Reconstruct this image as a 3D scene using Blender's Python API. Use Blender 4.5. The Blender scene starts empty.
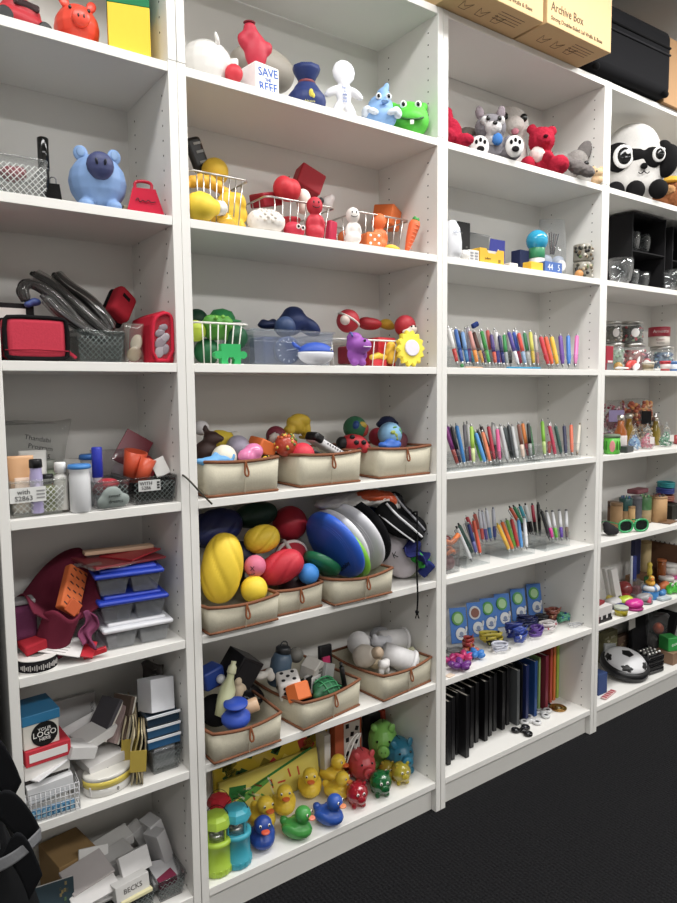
import bpy, bmesh, math, random
from mathutils import Vector as V, Matrix as Mx, Euler
random.seed(7)
sc = bpy.context.scene
C = sc.collection
PI = math.pi
# ---------------------------------------------------------------- camera
CAM = V((0.17308, -1.45875, 1.30606)); YAW, PIT, ROL, FPX = 0.62325, 0.089366, -0.010076, 682.096
_fw = V((math.sin(YAW)*math.cos(PIT), math.cos(YAW)*math.cos(PIT), -math.sin(PIT)))
_r0 = V((math.cos(YAW), -math.sin(YAW), 0)); _u0 = _r0.cross(_fw)
_R = math.cos(ROL)*_r0 + math.sin(ROL)*_u0; _U = -math.sin(ROL)*_r0 + math.cos(ROL)*_u0
cd = bpy.data.cameras.new('camera'); cam = bpy.data.objects.new('camera', cd); C.objects.link(cam)
cd.sensor_fit = 'HORIZONTAL'; cd.sensor_width = 36; cd.lens = FPX*36/677; cd.clip_start = 0.02
m = Mx.Identity(4)
for i in range(3):
    m[i][0], m[i][1], m[i][2], m[i][3] = _R[i], _U[i], -_fw[i], CAM[i]
cam.matrix_world = m
sc.camera = cam
# ---------------------------------------------------------------- world, ceiling lights, exposure
w = bpy.data.worlds.new('world'); sc.world = w; w.use_nodes = True
w.node_tree.nodes['Background'].inputs[0].default_value = (1, 0.98, 0.95, 1)
w.node_tree.nodes['Background'].inputs[1].default_value = 0.35
def area(x, y, z, sx, sy, e):
    l = bpy.data.lights.new('ceiling_lamp', 'AREA'); l.shape = 'RECTANGLE'; l.size = sx; l.size_y = sy; l.energy = e
    l.color = (1.0, 0.99, 0.972)
    o = bpy.data.objects.new('ceiling_lamp', l); C.objects.link(o); o.location = (x, y, z)
for x, e in ((0.35, 16), (1.9, 22), (3.4, 23)):
    area(x, -0.62, 2.735, 1.2, 0.28, e)
for x, e in ((-0.3, 22), (1.6, 30), (3.4, 32)):
    area(x, -2.6, 2.735, 1.2, 0.3, e)
vs = sc.view_settings
vs.view_transform = 'Standard'; vs.look = 'None'; vs.gamma = 1; vs.use_curve_mapping = False; vs.exposure = 0.25
# ---------------------------------------------------------------- pixel -> place helpers
SH = {1: 2.016, 2: 1.692, 3: 1.371, 4: 1.056, 5: 0.7327, 6: 0.4145, 7: 0.0976}
def ray(u, v): return _fw + _R*((u-338.5)/FPX) - _U*((v-451.5)/FPX)
def W(u, v, y):
    "point at depth y behind the bookcase fronts seen at (u, v)"
    d = ray(u, v); return CAM + d*((y-CAM.y)/d.y)
def S(u, k, y, dz=0.0):
    "point on shelf k at depth y in image column u"
    z = SH[k]+dz; n = _R - _fw*((u-338.5)/FPX)
    return V((CAM.x - (n.y*(y-CAM.y)+n.z*(z-CAM.z))/n.x, y, z))
def pm(p): return (V(p)-CAM).dot(_fw)/FPX
def face(p): return -math.degrees(math.atan2(p[0]-CAM.x, p[1]-CAM.y))
# ---------------------------------------------------------------- materials
def lin(h):
    h = h.lstrip('#'); c = [int(h[i:i+2], 16)/255 for i in (0, 2, 4)]
    c = [x/12.92 if x <= .04045 else ((x+.055)/1.055)**2.4 for x in c]; g = .2126*c[0]+.7152*c[1]+.0722*c[2]
    return [x*.92+g*.08 for x in c]
_mats = {}
KIND = {  # roughness, bump strength, noise scale, colour variation, specular
    'pl': (.35, 0, 30, .03, .45), 'fo': (.5, .05, 90, .05, .35), 'gl': (.12, 0, 20, .02, .5), 'fa': (.9, .25, 260, .10, .15),
    'pa': (.7, .03, 60, .03, .25), 'me': (.28, 0, 40, .03, .5), 'fu': (.95, .8, 170, .22, .1), 'sa': (.3, .1, 40, .1, .5), 'la': (.38, .0, 8, .02, .4)}
def M(hexc, k='pl'):
    key = (hexc, k)
    if key in _mats: return _mats[key]
    m = bpy.data.materials.new('%s_%s' % (k, hexc.strip('#'))); m.use_nodes = True; nt = m.node_tree; N = nt.nodes; L = nt.links
    b = N['Principled BSDF']; c = lin(hexc); _mats[key] = m; m.diffuse_color = (*c, 1)
    if k in ('cl', 'je', 'gs', 'ac'):
        N.remove(b); out = N['Material Output']
        t = N.new('ShaderNodeBsdfTransparent'); t.inputs[0].default_value = (*([x*.22+.775 for x in c] if k != 'je' else c), 1)
        g = N.new('ShaderNodeBsdfGlossy'); g.inputs['Roughness'].default_value = .08; g.inputs[0].default_value = (1, 1, 1, 1)
        lw = N.new('ShaderNodeLayerWeight'); lw.inputs[0].default_value = .35
        mp = N.new('ShaderNodeMath'); mp.operation = 'MULTIPLY'; L.new(lw.outputs['Facing'], mp.inputs[0]); mp.inputs[1].default_value = {'cl': .32, 'je': .3, 'gs': .34, 'ac': .2}[k]
        mx = N.new('ShaderNodeMixShader'); L.new(mp.outputs[0], mx.inputs[0])
        if k == 'je':
            p = N.new('ShaderNodeBsdfPrincipled'); p.inputs['Base Color'].default_value = (*c, 1); p.inputs['Roughness'].default_value = .1
            m2 = N.new('ShaderNodeMixShader'); m2.inputs[0].default_value = .5; L.new(t.outputs[0], m2.inputs[1]); L.new(p.outputs[0], m2.inputs[2])
            L.new(m2.outputs[0], mx.inputs[1])
        else:
            d = N.new('ShaderNodeBsdfDiffuse'); d.inputs[0].default_value = (*[min(1, x*1.0+.05) for x in c], 1)
            m2 = N.new('ShaderNodeMixShader'); m2.inputs[0].default_value = .1 if k == 'cl' else .02; L.new(t.outputs[0], m2.inputs[1]); L.new(d.outputs[0], m2.inputs[2])
            L.new(m2.outputs[0], mx.inputs[1])
        L.new(g.outputs[0], mx.inputs[2]); L.new(mx.outputs[0], out.inputs[0])
        return m
    ro, bu, ns, cv, sp = KIND[k]
    b.inputs['Roughness'].default_value = ro; b.inputs['Specular IOR Level'].default_value = sp
    if k == 'me': b.inputs['Metallic'].default_value = 1
    tc = N.new('ShaderNodeTexCoord'); no = N.new('ShaderNodeTexNoise'); no.inputs['Scale'].default_value = ns; no.inputs['Detail'].default_value = 3
    L.new(tc.outputs['Object'], no.inputs['Vector'])
    mr = N.new('ShaderNodeMapRange'); mr.inputs['To Min'].default_value = 1-cv; mr.inputs['To Max'].default_value = 1+cv
    L.new(no.outputs['Fac'], mr.inputs['Value'])
    mx = N.new('ShaderNodeMix'); mx.data_type = 'RGBA'; mx.blend_type = 'MULTIPLY'; mx.inputs['Factor'].default_value = 1
    mx.inputs['A'].default_value = (*c, 1); L.new(mr.outputs[0], mx.inputs['B']); L.new(mx.outputs['Result'], b.inputs['Base Color'])
    if bu:
        bp = N.new('ShaderNodeBump'); bp.inputs['Strength'].default_value = bu; bp.inputs['Distance'].default_value = .002
        L.new(no.outputs['Fac'], bp.inputs['Height']); L.new(bp.outputs[0], b.inputs['Normal'])
    return m
# ---------------------------------------------------------------- mesh builder
def RM(R):
    if R is None: return Mx.Identity(3)
    if isinstance(R, (int, float)): R = (0, 0, R)
    if isinstance(R, Mx): return R.to_3x3()
    return Euler([math.radians(a) for a in R]).to_matrix()
def along(a, b):
    "rotation taking +Z to the direction a->b"
    return (V(b)-V(a)).to_track_quat('Z', 'Y').to_matrix()
_tmp = None
class B:
    def __init__(s): s.v = []; s.f = []; s.mi = []; s.sm = []; s.mats = []
    def slot(s, m):
        if m not in s.mats: s.mats.append(m)
        return s.mats.index(m)
    def add(s, vs, fs, m, sm=True, c=(0, 0, 0), R=None):
        n = len(s.v); k = s.slot(m); c = V(c)
        if R is None: s.v += [V(p)+c for p in vs]
        else:
            r = RM(R); s.v += [r @ V(p)+c for p in vs]
        for f in fs: s.f.append([n+i for i in f]); s.mi.append(k); s.sm.append(sm)
        return s
    def box(s, c, d, m, R=None, bev=0, seg=2):
        x, y, z = d[0]/2, d[1]/2, d[2]/2
        vs = [(-x, -y, -z), (x, -y, -z), (x, y, -z), (-x, y, -z), (-x, -y, z), (x, -y, z), (x, y, z), (-x, y, z)]
        fs = [(0, 3, 2, 1), (4, 5, 6, 7), (0, 1, 5, 4), (1, 2, 6, 5), (2, 3, 7, 6), (3, 0, 4, 7)]
        if bev:
            bm = bmesh.new(); q = [bm.verts.new(p) for p in vs]
            for f in fs: bm.faces.new([q[i] for i in f])
            bmesh.ops.bevel(bm, geom=bm.edges[:], offset=min(bev, .49*min(d)), segments=seg, profile=.5, affect='EDGES')
            bm.verts.index_update(); vs = [v.co.copy() for v in bm.verts]; fs = [[v.index for v in f.verts] for f in bm.faces]; bm.free()
        s.add(vs, fs, m, bool(bev), c, R)
        if bev:
            ar = []
            for f in fs:
                n = V((0, 0, 0)); p = [V(vs[i]) for i in f]
                for i in range(1, len(p)-1): n += (p[i]-p[0]).cross(p[i+1]-p[0])
                n.normalize(); ar.append(max(abs(n.x), abs(n.y), abs(n.z)) > .9999)
            n = len(s.sm)-len(fs)
            for i, a in enumerate(ar):
                if a: s.sm[n+i] = False
        return s
    def rings(s, rings, m, closed=False, caps=True, sm=True, c=(0, 0, 0), R=None):
        n = len(rings[0]); vs = [p for r in rings for p in r]; fs = []; k = len(rings)
        for i in range(k if closed else k-1):
            a = i*n; b = ((i+1) % k)*n
            for j in range(n): q = (j+1) % n; fs.append((a+j, a+q, b+q, b+j))
        if caps and not closed:
            fs.append(tuple(range(n))[::-1]); fs.append(tuple((k-1)*n+j for j in range(n)))
        return s.add(vs, fs, m, sm, c, R)
    def lathe(s, prof, m, c=(0, 0, 0), R=None, seg=24, sm=True):
        return s.rings([[(max(r, 1e-5)*math.cos(2*PI*j/seg), max(r, 1e-5)*math.sin(2*PI*j/seg), z) for j in range(seg)] for r, z in prof], m, c=c, R=R, sm=sm)
    def cyl(s, c, r, h, m, R=None, seg=24, bev=0):
        if bev: p = [(r-bev, 0), (r, bev), (r, h-bev), (r-bev, h)]
        else: p = [(r, 0), (r, h)]
        n = len(s.sm); s.lathe(p, m, c, R, seg)
        s.sm[-2:] = [False, False]
        return s
    def ell(s, c, r, m, R=None, seg=20):
        if isinstance(r, (int, float)): r = (r, r, r)
        h = max(6, seg//2)
        return s.rings([[(r[0]*math.sin(PI*i/h)*math.cos(2*PI*j/seg), r[1]*math.sin(PI*i/h)*math.sin(2*PI*j/seg), -r[2]*math.cos(PI*i/h)) for j in range(seg)] if 0 < i < h else
                        [(1e-5*math.cos(2*PI*j/seg), 1e-5*math.sin(2*PI*j/seg), -r[2] if i == 0 else r[2]) for j in range(seg)] for i in range(h+1)], m, c=c, R=R)
    def tube(s, pts, r, m, seg=8, closed=False, c=(0, 0, 0), R=None, smooth=0):
        P = [V(p) for p in pts]
        for _ in range(smooth):
            Q = [] if closed else [P[0]]
            n = len(P)
            for i in range(n if closed else n-1):
                a, b = P[i], P[(i+1) % n]; Q += [a*.75+b*.25, a*.25+b*.75]
            if not closed: Q.append(P[-1])
            P = Q
        n = len(P); rr = r if isinstance(r, (list, tuple)) else None
        rings = []; nv = None
        for i in range(n):
            t = (P[(i+1) % n]-P[i-1]) if closed else (P[min(i+1, n-1)]-P[max(i-1, 0)])
            if t.length < 1e-9: t = V((0, 0, 1))
            t.normalize()
            if nv is None: nv = t.orthogonal().normalized()
            nv = (nv - t*nv.dot(t))
            nv = nv.normalized() if nv.length > 1e-6 else t.orthogonal().normalized()
            b = t.cross(nv)
            q = rr[min(len(rr)-1, round(i*(len(rr)-1)/max(1, n-1)))] if rr else r
            rings.append([P[i]+nv*(q*math.cos(2*PI*j/seg))+b*(q*math.sin(2*PI*j/seg)) for j in range(seg)])
        return s.rings(rings, m, closed=closed, c=c, R=R)
    def prism(s, poly, h, m, c=(0, 0, 0), R=None, sm=False, bev=0):
        "polygon in local XY extruded along +Z; R=(90,0,0) stands it up facing -Y"
        n = len(poly)
        if bev:
            cx = sum(p[0] for p in poly)/n; cy = sum(p[1] for p in poly)/n
            def ins(q): return [(x-(x-cx)/max(1e-6, math.hypot(x-cx, y-cy))*q, y-(y-cy)/max(1e-6, math.hypot(x-cx, y-cy))*q) for x, y in poly]
            i = ins(bev); return s.rings([[(x, y, 0) for x, y in i], [(x, y, bev) for x, y in poly], [(x, y, h-bev) for x, y in poly], [(x, y, h) for x, y in i]], m, sm=sm, c=c, R=R)
        return s.rings([[(x, y, 0) for x, y in poly], [(x, y, h) for x, y in poly]], m, sm=sm, c=c, R=R)
    def sheet(s, fn, nu, nv, th, m, c=(0, 0, 0), R=None, sm=True):
        "a thin solid following fn(u,v), u,v in 0..1"
        P = [[V(fn(i/nu, j/nv)) for j in range(nv+1)] for i in range(nu+1)]
        vs = []; n2 = nv+1
        for sg in (.5, -.5):
            for i in range(nu+1):
                for j in range(nv+1):
                    a = P[min(i+1, nu)][j]-P[max(i-1, 0)][j]; b = P[i][min(j+1, nv)]-P[i][max(j-1, 0)]
                    n = a.cross(b); n = n.normalized() if n.length > 1e-12 else V((0, 0, 1))
                    vs.append(P[i][j]+n*th*sg)
        o = (nu+1)*n2; fs = []
        for i in range(nu):
            for j in range(nv):
                a = i*n2+j; fs.append((a, a+n2, a+n2+1, a+1)); fs.append((o+a, o+a+1, o+a+n2+1, o+a+n2))
        for i in range(nu):
            for j in (0, nv):
                a = i*n2+j; q = (a, o+a, o+a+n2, a+n2); fs.append(q if j == 0 else q[::-1])
        for j in range(nv):
            for i in (0, nu):
                a = i*n2+j; q = (a, a+1, o+a+1, o+a); fs.append(q if i == 0 else q[::-1])
        return s.add(vs, fs, m, sm, c, R)
    def text(s, t, size, m, c=(0, 0, 0), R=(90, 0, 0), ext=.0004, al='CENTER', sx=1.0):
        cu = bpy.data.curves.new('t', 'FONT'); cu.body = t; cu.size = size; cu.extrude = ext; cu.align_x = al; cu.align_y = 'CENTER'; cu.resolution_u = 2
        o = bpy.data.objects.new('t', cu); me = o.to_mesh()
        s.add([V((v.co.x*sx, v.co.y, v.co.z)) for v in me.vertices], [tuple(p.vertices) for p in me.polygons], m, False, c, R)
        o.to_mesh_clear(); bpy.data.objects.remove(o); bpy.data.curves.remove(cu)
        return s
    def blob(s, ells, m, vox=.004, it=6, fuzz=0, c=(0, 0, 0), R=None):
        "one smooth skin over many ellipsoids (c, r[, R])"
        global _tmp
        if _tmp is None: _tmp = bpy.data.scenes.new('tmp')
        b = B()
        for e in ells: b.ell(e[0], e[1], m, e[2] if len(e) > 2 else None, 16)
        me = bpy.data.meshes.new('t'); me.from_pydata([tuple(v) for v in b.v], [], b.f)
        o = bpy.data.objects.new('t', me); _tmp.collection.objects.link(o)
        r = o.modifiers.new('r', 'REMESH'); r.mode = 'VOXEL'; r.voxel_size = vox
        q = o.modifiers.new('s', 'SMOOTH'); q.iterations = it; q.factor = .5
        _tmp.view_layers[0].update(); dg = _tmp.view_layers[0].depsgraph; e = o.evaluated_get(dg); me2 = e.to_mesh()
        vs = [v.co.copy() for v in me2.vertices]; fs = [tuple(p.vertices) for p in me2.polygons]
        if fuzz: vs = [v.co + v.normal*random.uniform(-fuzz*.4, fuzz) for v in me2.vertices]
        e.to_mesh_clear(); bpy.data.objects.remove(o); bpy.data.meshes.remove(me)
        return s.add(vs, fs, m, True, c, R)
    def build(s, name, parent=None, loc=None, rot=None):
        me = bpy.data.meshes.new(name); me.from_pydata([tuple(v) for v in s.v], [], s.f)
        for m in s.mats: me.materials.append(m)
        me.polygons.foreach_set('material_index', s.mi); me.polygons.foreach_set('use_smooth', s.sm); me.update()
        o = bpy.data.objects.new(name, me); C.objects.link(o)
        if parent: o.parent = parent
        if loc is not None: o.location = loc
        if rot is not None:
            o.rotation_euler = RM(rot).to_euler()
        return o
def tag(o, label, cat, group=None):
    o['label'] = label; o['category'] = cat
    if group: o['group'] = group
    return o
def thing(name, label, cat, loc, rot=0, group=None):
    o = bpy.data.objects.new(name, None); C.objects.link(o); o.empty_display_size = .02
    o.location = loc; o.rotation_euler = RM(rot).to_euler()
    return tag(o, label, cat, group)
def one(b, name, label, cat, loc, rot=0, group=None):
    "a thing that is a single mesh"
    o = b.build(name, None, loc, rot)
    return tag(o, label, cat, group)
def struct(o): o['kind'] = 'structure'; return o
# ================================================================ the room
def carpet():
    m = bpy.data.materials.new('carpet'); m.use_nodes = True; nt = m.node_tree; N = nt.nodes; L = nt.links; b = N['Principled BSDF']
    b.inputs['Roughness'].default_value = .95; b.inputs['Specular IOR Level'].default_value = .1
    tc = N.new('ShaderNodeTexCoord'); no = N.new('ShaderNodeTexNoise'); no.inputs['Scale'].default_value = 180; no.inputs['Detail'].default_value = 4
    mp = N.new('ShaderNodeMapping'); mp.inputs['Rotation'].default_value = (0, 0, .0); L.new(tc.outputs['Object'], mp.inputs[0])
    wv = N.new('ShaderNodeTexWave'); wv.inputs['Scale'].default_value = 26; wv.inputs['Distortion'].default_value = 1.5; wv.inputs['Detail Scale'].default_value = 8
    L.new(mp.outputs[0], wv.inputs[0]); L.new(tc.outputs['Object'], no.inputs['Vector'])
    mu = N.new('ShaderNodeMath'); mu.operation = 'MULTIPLY'; mu.inputs[1].default_value = .16; L.new(wv.outputs['Fac'], mu.inputs[0])
    ad = N.new('ShaderNodeMath'); L.new(no.outputs['Fac'], ad.inputs[0]); L.new(mu.outputs[0], ad.inputs[1])
    cr = N.new('ShaderNodeValToRGB'); cr.color_ramp.elements[0].position = .35; cr.color_ramp.elements[0].color = (.0035, .0035, .004, 1)
    cr.color_ramp.elements[1].position = .95; cr.color_ramp.elements[1].color = (.022, .022, .024, 1)
    L.new(ad.outputs[0], cr.inputs[0]); L.new(cr.outputs[0], b.inputs['Base Color'])
    bp = N.new('ShaderNodeBump'); bp.inputs['Strength'].default_value = .8; bp.inputs['Distance'].default_value = .004; L.new(ad.outputs[0], bp.inputs['Height']); L.new(bp.outputs[0], b.inputs['Normal'])
    return m
X0, X1, Y0, Y1, ZC = -1.6, 4.6, -4.2, .30, 2.76
WALLM = M('#d2d0cc', 'pa')
struct(B().box(((X0+X1)/2, (Y0+Y1)/2, -.05), (X1-X0+.2, Y1-Y0+.2, .1), carpet()).build('floor'))
struct(B().box(((X0+X1)/2, (Y0+Y1)/2, ZC+.05), (X1-X0+.2, Y1-Y0+.2, .1), M('#c9c8c5', 'pa')).build('ceiling'))
struct(B().box(((X0+X1)/2, Y1+.05, ZC/2), (X1-X0+.2, .1, ZC), WALLM).build('wall_back'))
struct(B().box(((X0+X1)/2, Y0-.05, ZC/2), (X1-X0+.2, .1, ZC), WALLM).build('wall_front'))
struct(B().box((X0-.05, (Y0+Y1)/2, ZC/2), (.1, Y1-Y0, ZC), WALLM).build('wall_left'))
struct(B().box((X1+.05, (Y0+Y1)/2, ZC/2), (.1, Y1-Y0, ZC), WALLM).build('wall_right'))
# ---------------------------------------------------------------- bookcases
WH = M('#e9e7e2', 'la'); HOLE = M('#4a463f', 'pa')
D = .275; TH = .02
def side(b, x, z0, z1, inner):
    b.box((x, D/2, (z0+z1)/2), (TH, D, z1-z0), WH, bev=.001, seg=1)
    s = 1 if inner > 0 else -1
    z = z0+.07
    while z < z1-.03:
        for y in (.04, .215):
            b.cyl((x+s*(TH/2-.0002), y, z), .0024, .0006, HOLE, R=(0, 90*s, 0), seg=6)
        z += .032
def bookcase(x0, x1, label, xlabel):
    t = thing('bookcase', label, 'bookcase', (0, 0, 0)); t.location = (x0, 0, 0)
    w = x1-x0
    for x, inn in ((TH/2, 1), (w-TH/2, -1)):
        b = B(); side(b, x, 0, 2.02, inn); b.build('side_panel', t)
    for k in range(1, 8):
        b = B(); b.box((w/2, .001+(D-.012)/2, SH[k]-.0006-TH/2), (w-2*TH-.0004, D-.012, TH), WH, bev=.001, seg=1)
        b.build('shelf' if 1 < k < 7 else ('top_board' if k == 1 else 'bottom_board'), t)
    B().box((w/2, .03, (SH[7]-TH)/2), (w-2*TH-.0004, .018, SH[7]-TH), WH).build('plinth', t)
    B().box((w/2, D-.0075, 1.01+.04), (w-2*TH, .005, 1.93), M('#e2e0db', 'la')).build('back_panel', t)
    t = thing('bookcase_extension', xlabel, 'bookcase', (x0, 0, 2.0208))
    for x, inn in ((TH/2, 1), (w-TH/2, -1)):
        b = B(); side(b, x, 0, .35, inn); b.build('side_panel', t)
    B().box((w/2, .001+(D-.012)/2, .34), (w-2*TH-.0004, D-.012, TH), WH, bev=.001, seg=1).build('top_board', t)
    B().box((w/2, D-.0075, .165), (w-2*TH, .005, .33), M('#e2e0db', 'la')).build('back_panel', t)
bookcase(.402, .7995, 'narrow white bookcase at the end of the row, stuffed with boxes and pouches', 'narrow white height extension on the bookcase with the orange piggy bank')
bookcase(.8005, 1.5995, 'white bookcase holding the canvas bins and the rubber ducks', 'white height extension on the bookcase, holding the white piggy bank and blue drop toy')
bookcase(1.6005, 2.3985, 'white bookcase holding the three shelves of pens and the black notebooks', 'white height extension with the teddies, under the archive boxes')
bookcase(2.3995, 3.1985, 'white bookcase holding glass mugs, candy jars and the football disc', 'white height extension holding the panda plush, under the black suitcase')
# ================================================================ builders for kinds that repeat
def sph(label, P, r, col, k='fo', name='stress_ball', cat='stress ball', group=None):
    return one(B().ell((0, 0, 0), r, M(col, k), seg=24), name, label, cat, P, 0, group)
def crate(name, label, cat, P, d, col, rot=0, k='pa', bev=.0015, group=None, base=True):
    "a closed box; P is the middle of its underside"
    b = B(); b.box((0, 0, d[2]/2 if base else 0), d, M(col, k), bev=bev)
    return one(b, name, label, cat, P, rot, group)
def eyes(t, pts, r, white=None, R=None):
    for p in pts:
        b = B()
        if white: b.ell(p, (r, r*.5, r*1.1), M(white, 'gl'), R, 12); b.ell((p[0], p[1]-r*.35, p[2]), (r*.55, r*.4, r*.65), M('#0a0a0a', 'gl'), R, 10)
        else: b.ell(p, (r, r*.6, r*1.15), M('#0c0c0c', 'gl'), R, 12)
        b.build('eye', t)
def piggy(label, P, s, rz, col, snout=None, k='pl', slot=True, name='piggy_bank', cat='piggy bank', tall=1.0, big_ear=1.0, nostril='#40201c', eye=True, grp=None):
    "s = body length; faces -Y"
    t = thing(name, label, cat, P, rz, grp); m = M(col, k); h = .40*s*tall
    b = B(); el = [((0, 0, .08*s+h*.95), (.38*s, .48*s, h))]
    for x in (-.2, .2):
        for y in (-.26, .26): el.append(((x*s, y*s, .09*s), (.11*s, .12*s, .10*s)))
    b.blob(el, m, .022*s, 5); b.build('body', t)
    zf = .08*s+h*.98
    b = B(); b.lathe([(.10*s, 0), (.145*s, .02*s), (.15*s, .12*s), (.13*s, .145*s), (0, .145*s)], M(snout or col, k), (0, -.43*s, zf-.02*s), (90, 0, 0), 20)
    for x in (-.045, .045): b.ell((x*s, -.572*s, zf-.015*s), (.02*s, .012*s, .035*s), M(nostril, k), None, 8)
    b.build('snout', t)
    for x in (-1, 1):
        b = B(); b.blob([((x*.22*s, -.22*s, zf+h*.82), (.085*s*big_ear, .04*s, .115*s*big_ear), (-15, x*25, 0)), ((x*.2*s, -.21*s, zf+h*.66), (.06*s, .04*s, .06*s))], m, .016*s, 3); b.build('ear', t)
    if eye: eyes(t, [(-.15*s, -.40*s, zf+.17*s), (.15*s, -.40*s, zf+.17*s)], .03*s)
    if slot: B().box((0, .02*s, .08*s+h*1.93), (.015*s, .2*s, .02*s), M('#141414')).build('coin_slot', t)
    B().tube([(0, .46*s, zf), (.03*s, .52*s, zf+.05*s), (-.02*s, .54*s, zf+.02*s), (.02*s, .55*s, zf+.07*s)], .015*s, m, 6, smooth=2).build('tail', t)
    return t
def duck(label, P, s, rz, col, beak, k='pl'):
    "s = body length nose to tail; faces -Y"
    t = thing('rubber_duck', label, 'rubber duck', P, rz, 'rubber ducks on the bottom shelf'); m = M(col, k)
    b = B(); b.blob([((0, 0, .25*s), (.34*s, .46*s, .25*s)), ((0, .40*s, .36*s), (.12*s, .14*s, .12*s), (40, 0, 0)), ((0, -.16*s, .50*s), (.15*s, .15*s, .16*s)), ((0, -.2*s, .70*s), (.235*s, .235*s, .23*s)),
                    ((.26*s, .08*s, .30*s), (.10*s, .26*s, .16*s)), ((-.26*s, .08*s, .30*s), (.10*s, .26*s, .16*s))], m, .022*s, 5); b.build('body', t)
    b = B(); b.blob([((0, -.47*s, .66*s), (.12*s, .10*s, .035*s), (12, 0, 0)), ((0, -.44*s, .63*s), (.09*s, .08*s, .03*s), (-10, 0, 0)), ((0, -.40*s, .66*s), (.08*s, .06*s, .05*s))], M(beak, k), .014*s, 3); b.build('beak', t)
    for x in (-1, 1):
        b = B(); b.ell((x*.115*s, -.395*s, .775*s), (.035*s, .025*s, .045*s), M('#f4f0e4', 'gl'), None, 10); b.ell((x*.118*s, -.415*s, .775*s), (.022*s, .018*s, .028*s), M('#111111', 'gl'), None, 10); b.build('eye', t)
    return t
def wire_basket(label, P, w, d, h, rz=0, col='#c9c6c0', nx=9, ny=5, k='me'):
    t = thing('wire_basket', label, 'wire basket', P, rz, 'wire baskets of squeeze toys'); m = M(col, k); r = .0016; i = .012
    top = [(-w/2, -d/2, h), (w/2, -d/2, h), (w/2, d/2, h), (-w/2, d/2, h)]
    B().tube([p for q in range(4) for p in (V(top[q]).lerp(V(top[q-1]), .06), V(top[q]).lerp(V(top[(q+1) % 4]), .06))], .0026, m, 8, True).build('rim', t)
    b = B(); bt = [(-w/2+i, -d/2+i, r), (w/2-i, -d/2+i, r), (w/2-i, d/2-i, r), (-w/2+i, d/2-i, r)]
    b.tube(bt, r, m, 6, True)
    for q in range(1, nx):
        x = -w/2+w*q/nx; xb = x*(1-2*i/w); b.tube([(x, -d/2, h), (xb, -d/2+i, r), (xb, d/2-i, r), (x, d/2, h)], r, m, 6)
    for q in range(1, ny):
        y = -d/2+d*q/ny; yb = y*(1-2*i/d); b.tube([(-w/2, y, h), (-w/2+i, yb, r), (w/2-i, yb, r), (w/2, y, h)], r, m, 6)
    b.build('wire_mesh', t)
    return t
CANVAS = '#d0c9b3'; TRIM = '#84553c'
def canvas_bin(label, P, w, d, h, rz=0, sag=.006, group='canvas bins'):
    "P is the middle of the front bottom edge"
    t = thing('canvas_bin', label, 'storage bin', P, rz, group); m = M(CANVAS, 'fa'); tr = M(TRIM, 'fa')
    n = 8
    def loop(z, off, dip):
        pts = []; W2 = w/2+off; a, e = -off, d+off
        cs = [(-W2, a), (W2, a), (W2, e), (-W2, e)]
        for q in range(4):
            p0 = cs[q]; p1 = cs[(q+1) % 4]; L = math.hypot(p1[0]-p0[0], p1[1]-p0[1])
            for j in range(n):
                u = j/n; bow = math.sin(PI*u)*dip
                nx, ny = (p1[1]-p0[1])/L, -(p1[0]-p0[0])/L
                pts.append(V((p0[0]+(p1[0]-p0[0])*u+nx*bow, p0[1]+(p1[1]-p0[1])*u+ny*bow, z-math.sin(PI*u)*abs(dip)*.7)))
        return pts
    b = B(); b.rings([loop(.001, 0, 0), loop(h*.5, .002, sag*.6), loop(h, .004, sag), loop(h-.0005, .001, sag), loop(h*.5, -.001, sag*.6), loop(.004, -.003, 0)], m)
    b.build('body', t)
    B().tube(loop(h-.002, .003, sag), .0042, tr, 8, True).build('top_trim', t)
    b = B(); b.tube(loop(.0035, .0012, 0), .0032, tr, 6, True); b.build('base_piping', t)
    y = -.008-sag
    B().tube([(0, y+.002, h-.006), (-.003, y, h-.02), (-.006, y-.003, h-.036), (0, y-.005, h-.043), (.006, y-.003, h-.036), (.003, y, h-.02), (0, y+.002, h-.008)], .0024, M('#8a5130', 'fa'), 6, smooth=1).build('leather_loop', t)
    b = B(); b.box((0, -.0015-sag*.55, h*.45), (.0012, .0015, h*.8), M('#b6ae99', 'fa')); b.build('seam', t)
    return t
def lattice_basket(label, P, w, d, h, rz=0, col='#cfd2d0', k='cl', grp=None, name='plastic_basket', step=.012, label_strip=None):
    t = thing(name, label, 'basket', P, rz, grp); m = M(col, k); i = .008
    def lp(z, o): return [(-w/2+o, -d/2+o, z), (w/2-o, -d/2+o, z), (w/2-o, d/2-o, z), (-w/2+o, d/2-o, z)]
    B().rings([lp(0, i), lp(h, 0), lp(h, .002), lp(.003, i+.002)], m, sm=False).build('body', t)
    B().tube([p for q in range(4) for p in (V(lp(h, 0)[q]).lerp(V(lp(h, 0)[q-1]), .05), V(lp(h, 0)[q]).lerp(V(lp(h, 0)[(q+1) % 4]), .05))], .0028, m, 6, True).build('rim', t)
    dk = M('#d9dcda' if k == 'cl' and lin(col)[0] > .3 else '#6d7674', 'pl'); b = B()
    def strip(p, q): b.tube([p, q], .0007, dk, 4)
    hh = h*.72; n = int(w/step)
    for q in range(-int(hh/step), n):
        for sgn in (1, -1):
            a0 = q*step; a1 = a0+hh
            u0, u1 = max(0, a0), min(w-.004, a1)
            if u1-u0 < .004: continue
            z0, z1 = .008+(u0-a0), .008+(u1-a0)
            x0, x1 = u0-w/2+.002, u1-w/2+.002
            if sgn < 0: x0, x1 = -x0, -x1
            strip((x0*.95, -d/2+i*(1-z0/h)-.001, z0), (x1*.95, -d/2+i*(1-z1/h)-.001, z1))
    b.build('lattice', t)
    return t
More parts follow.
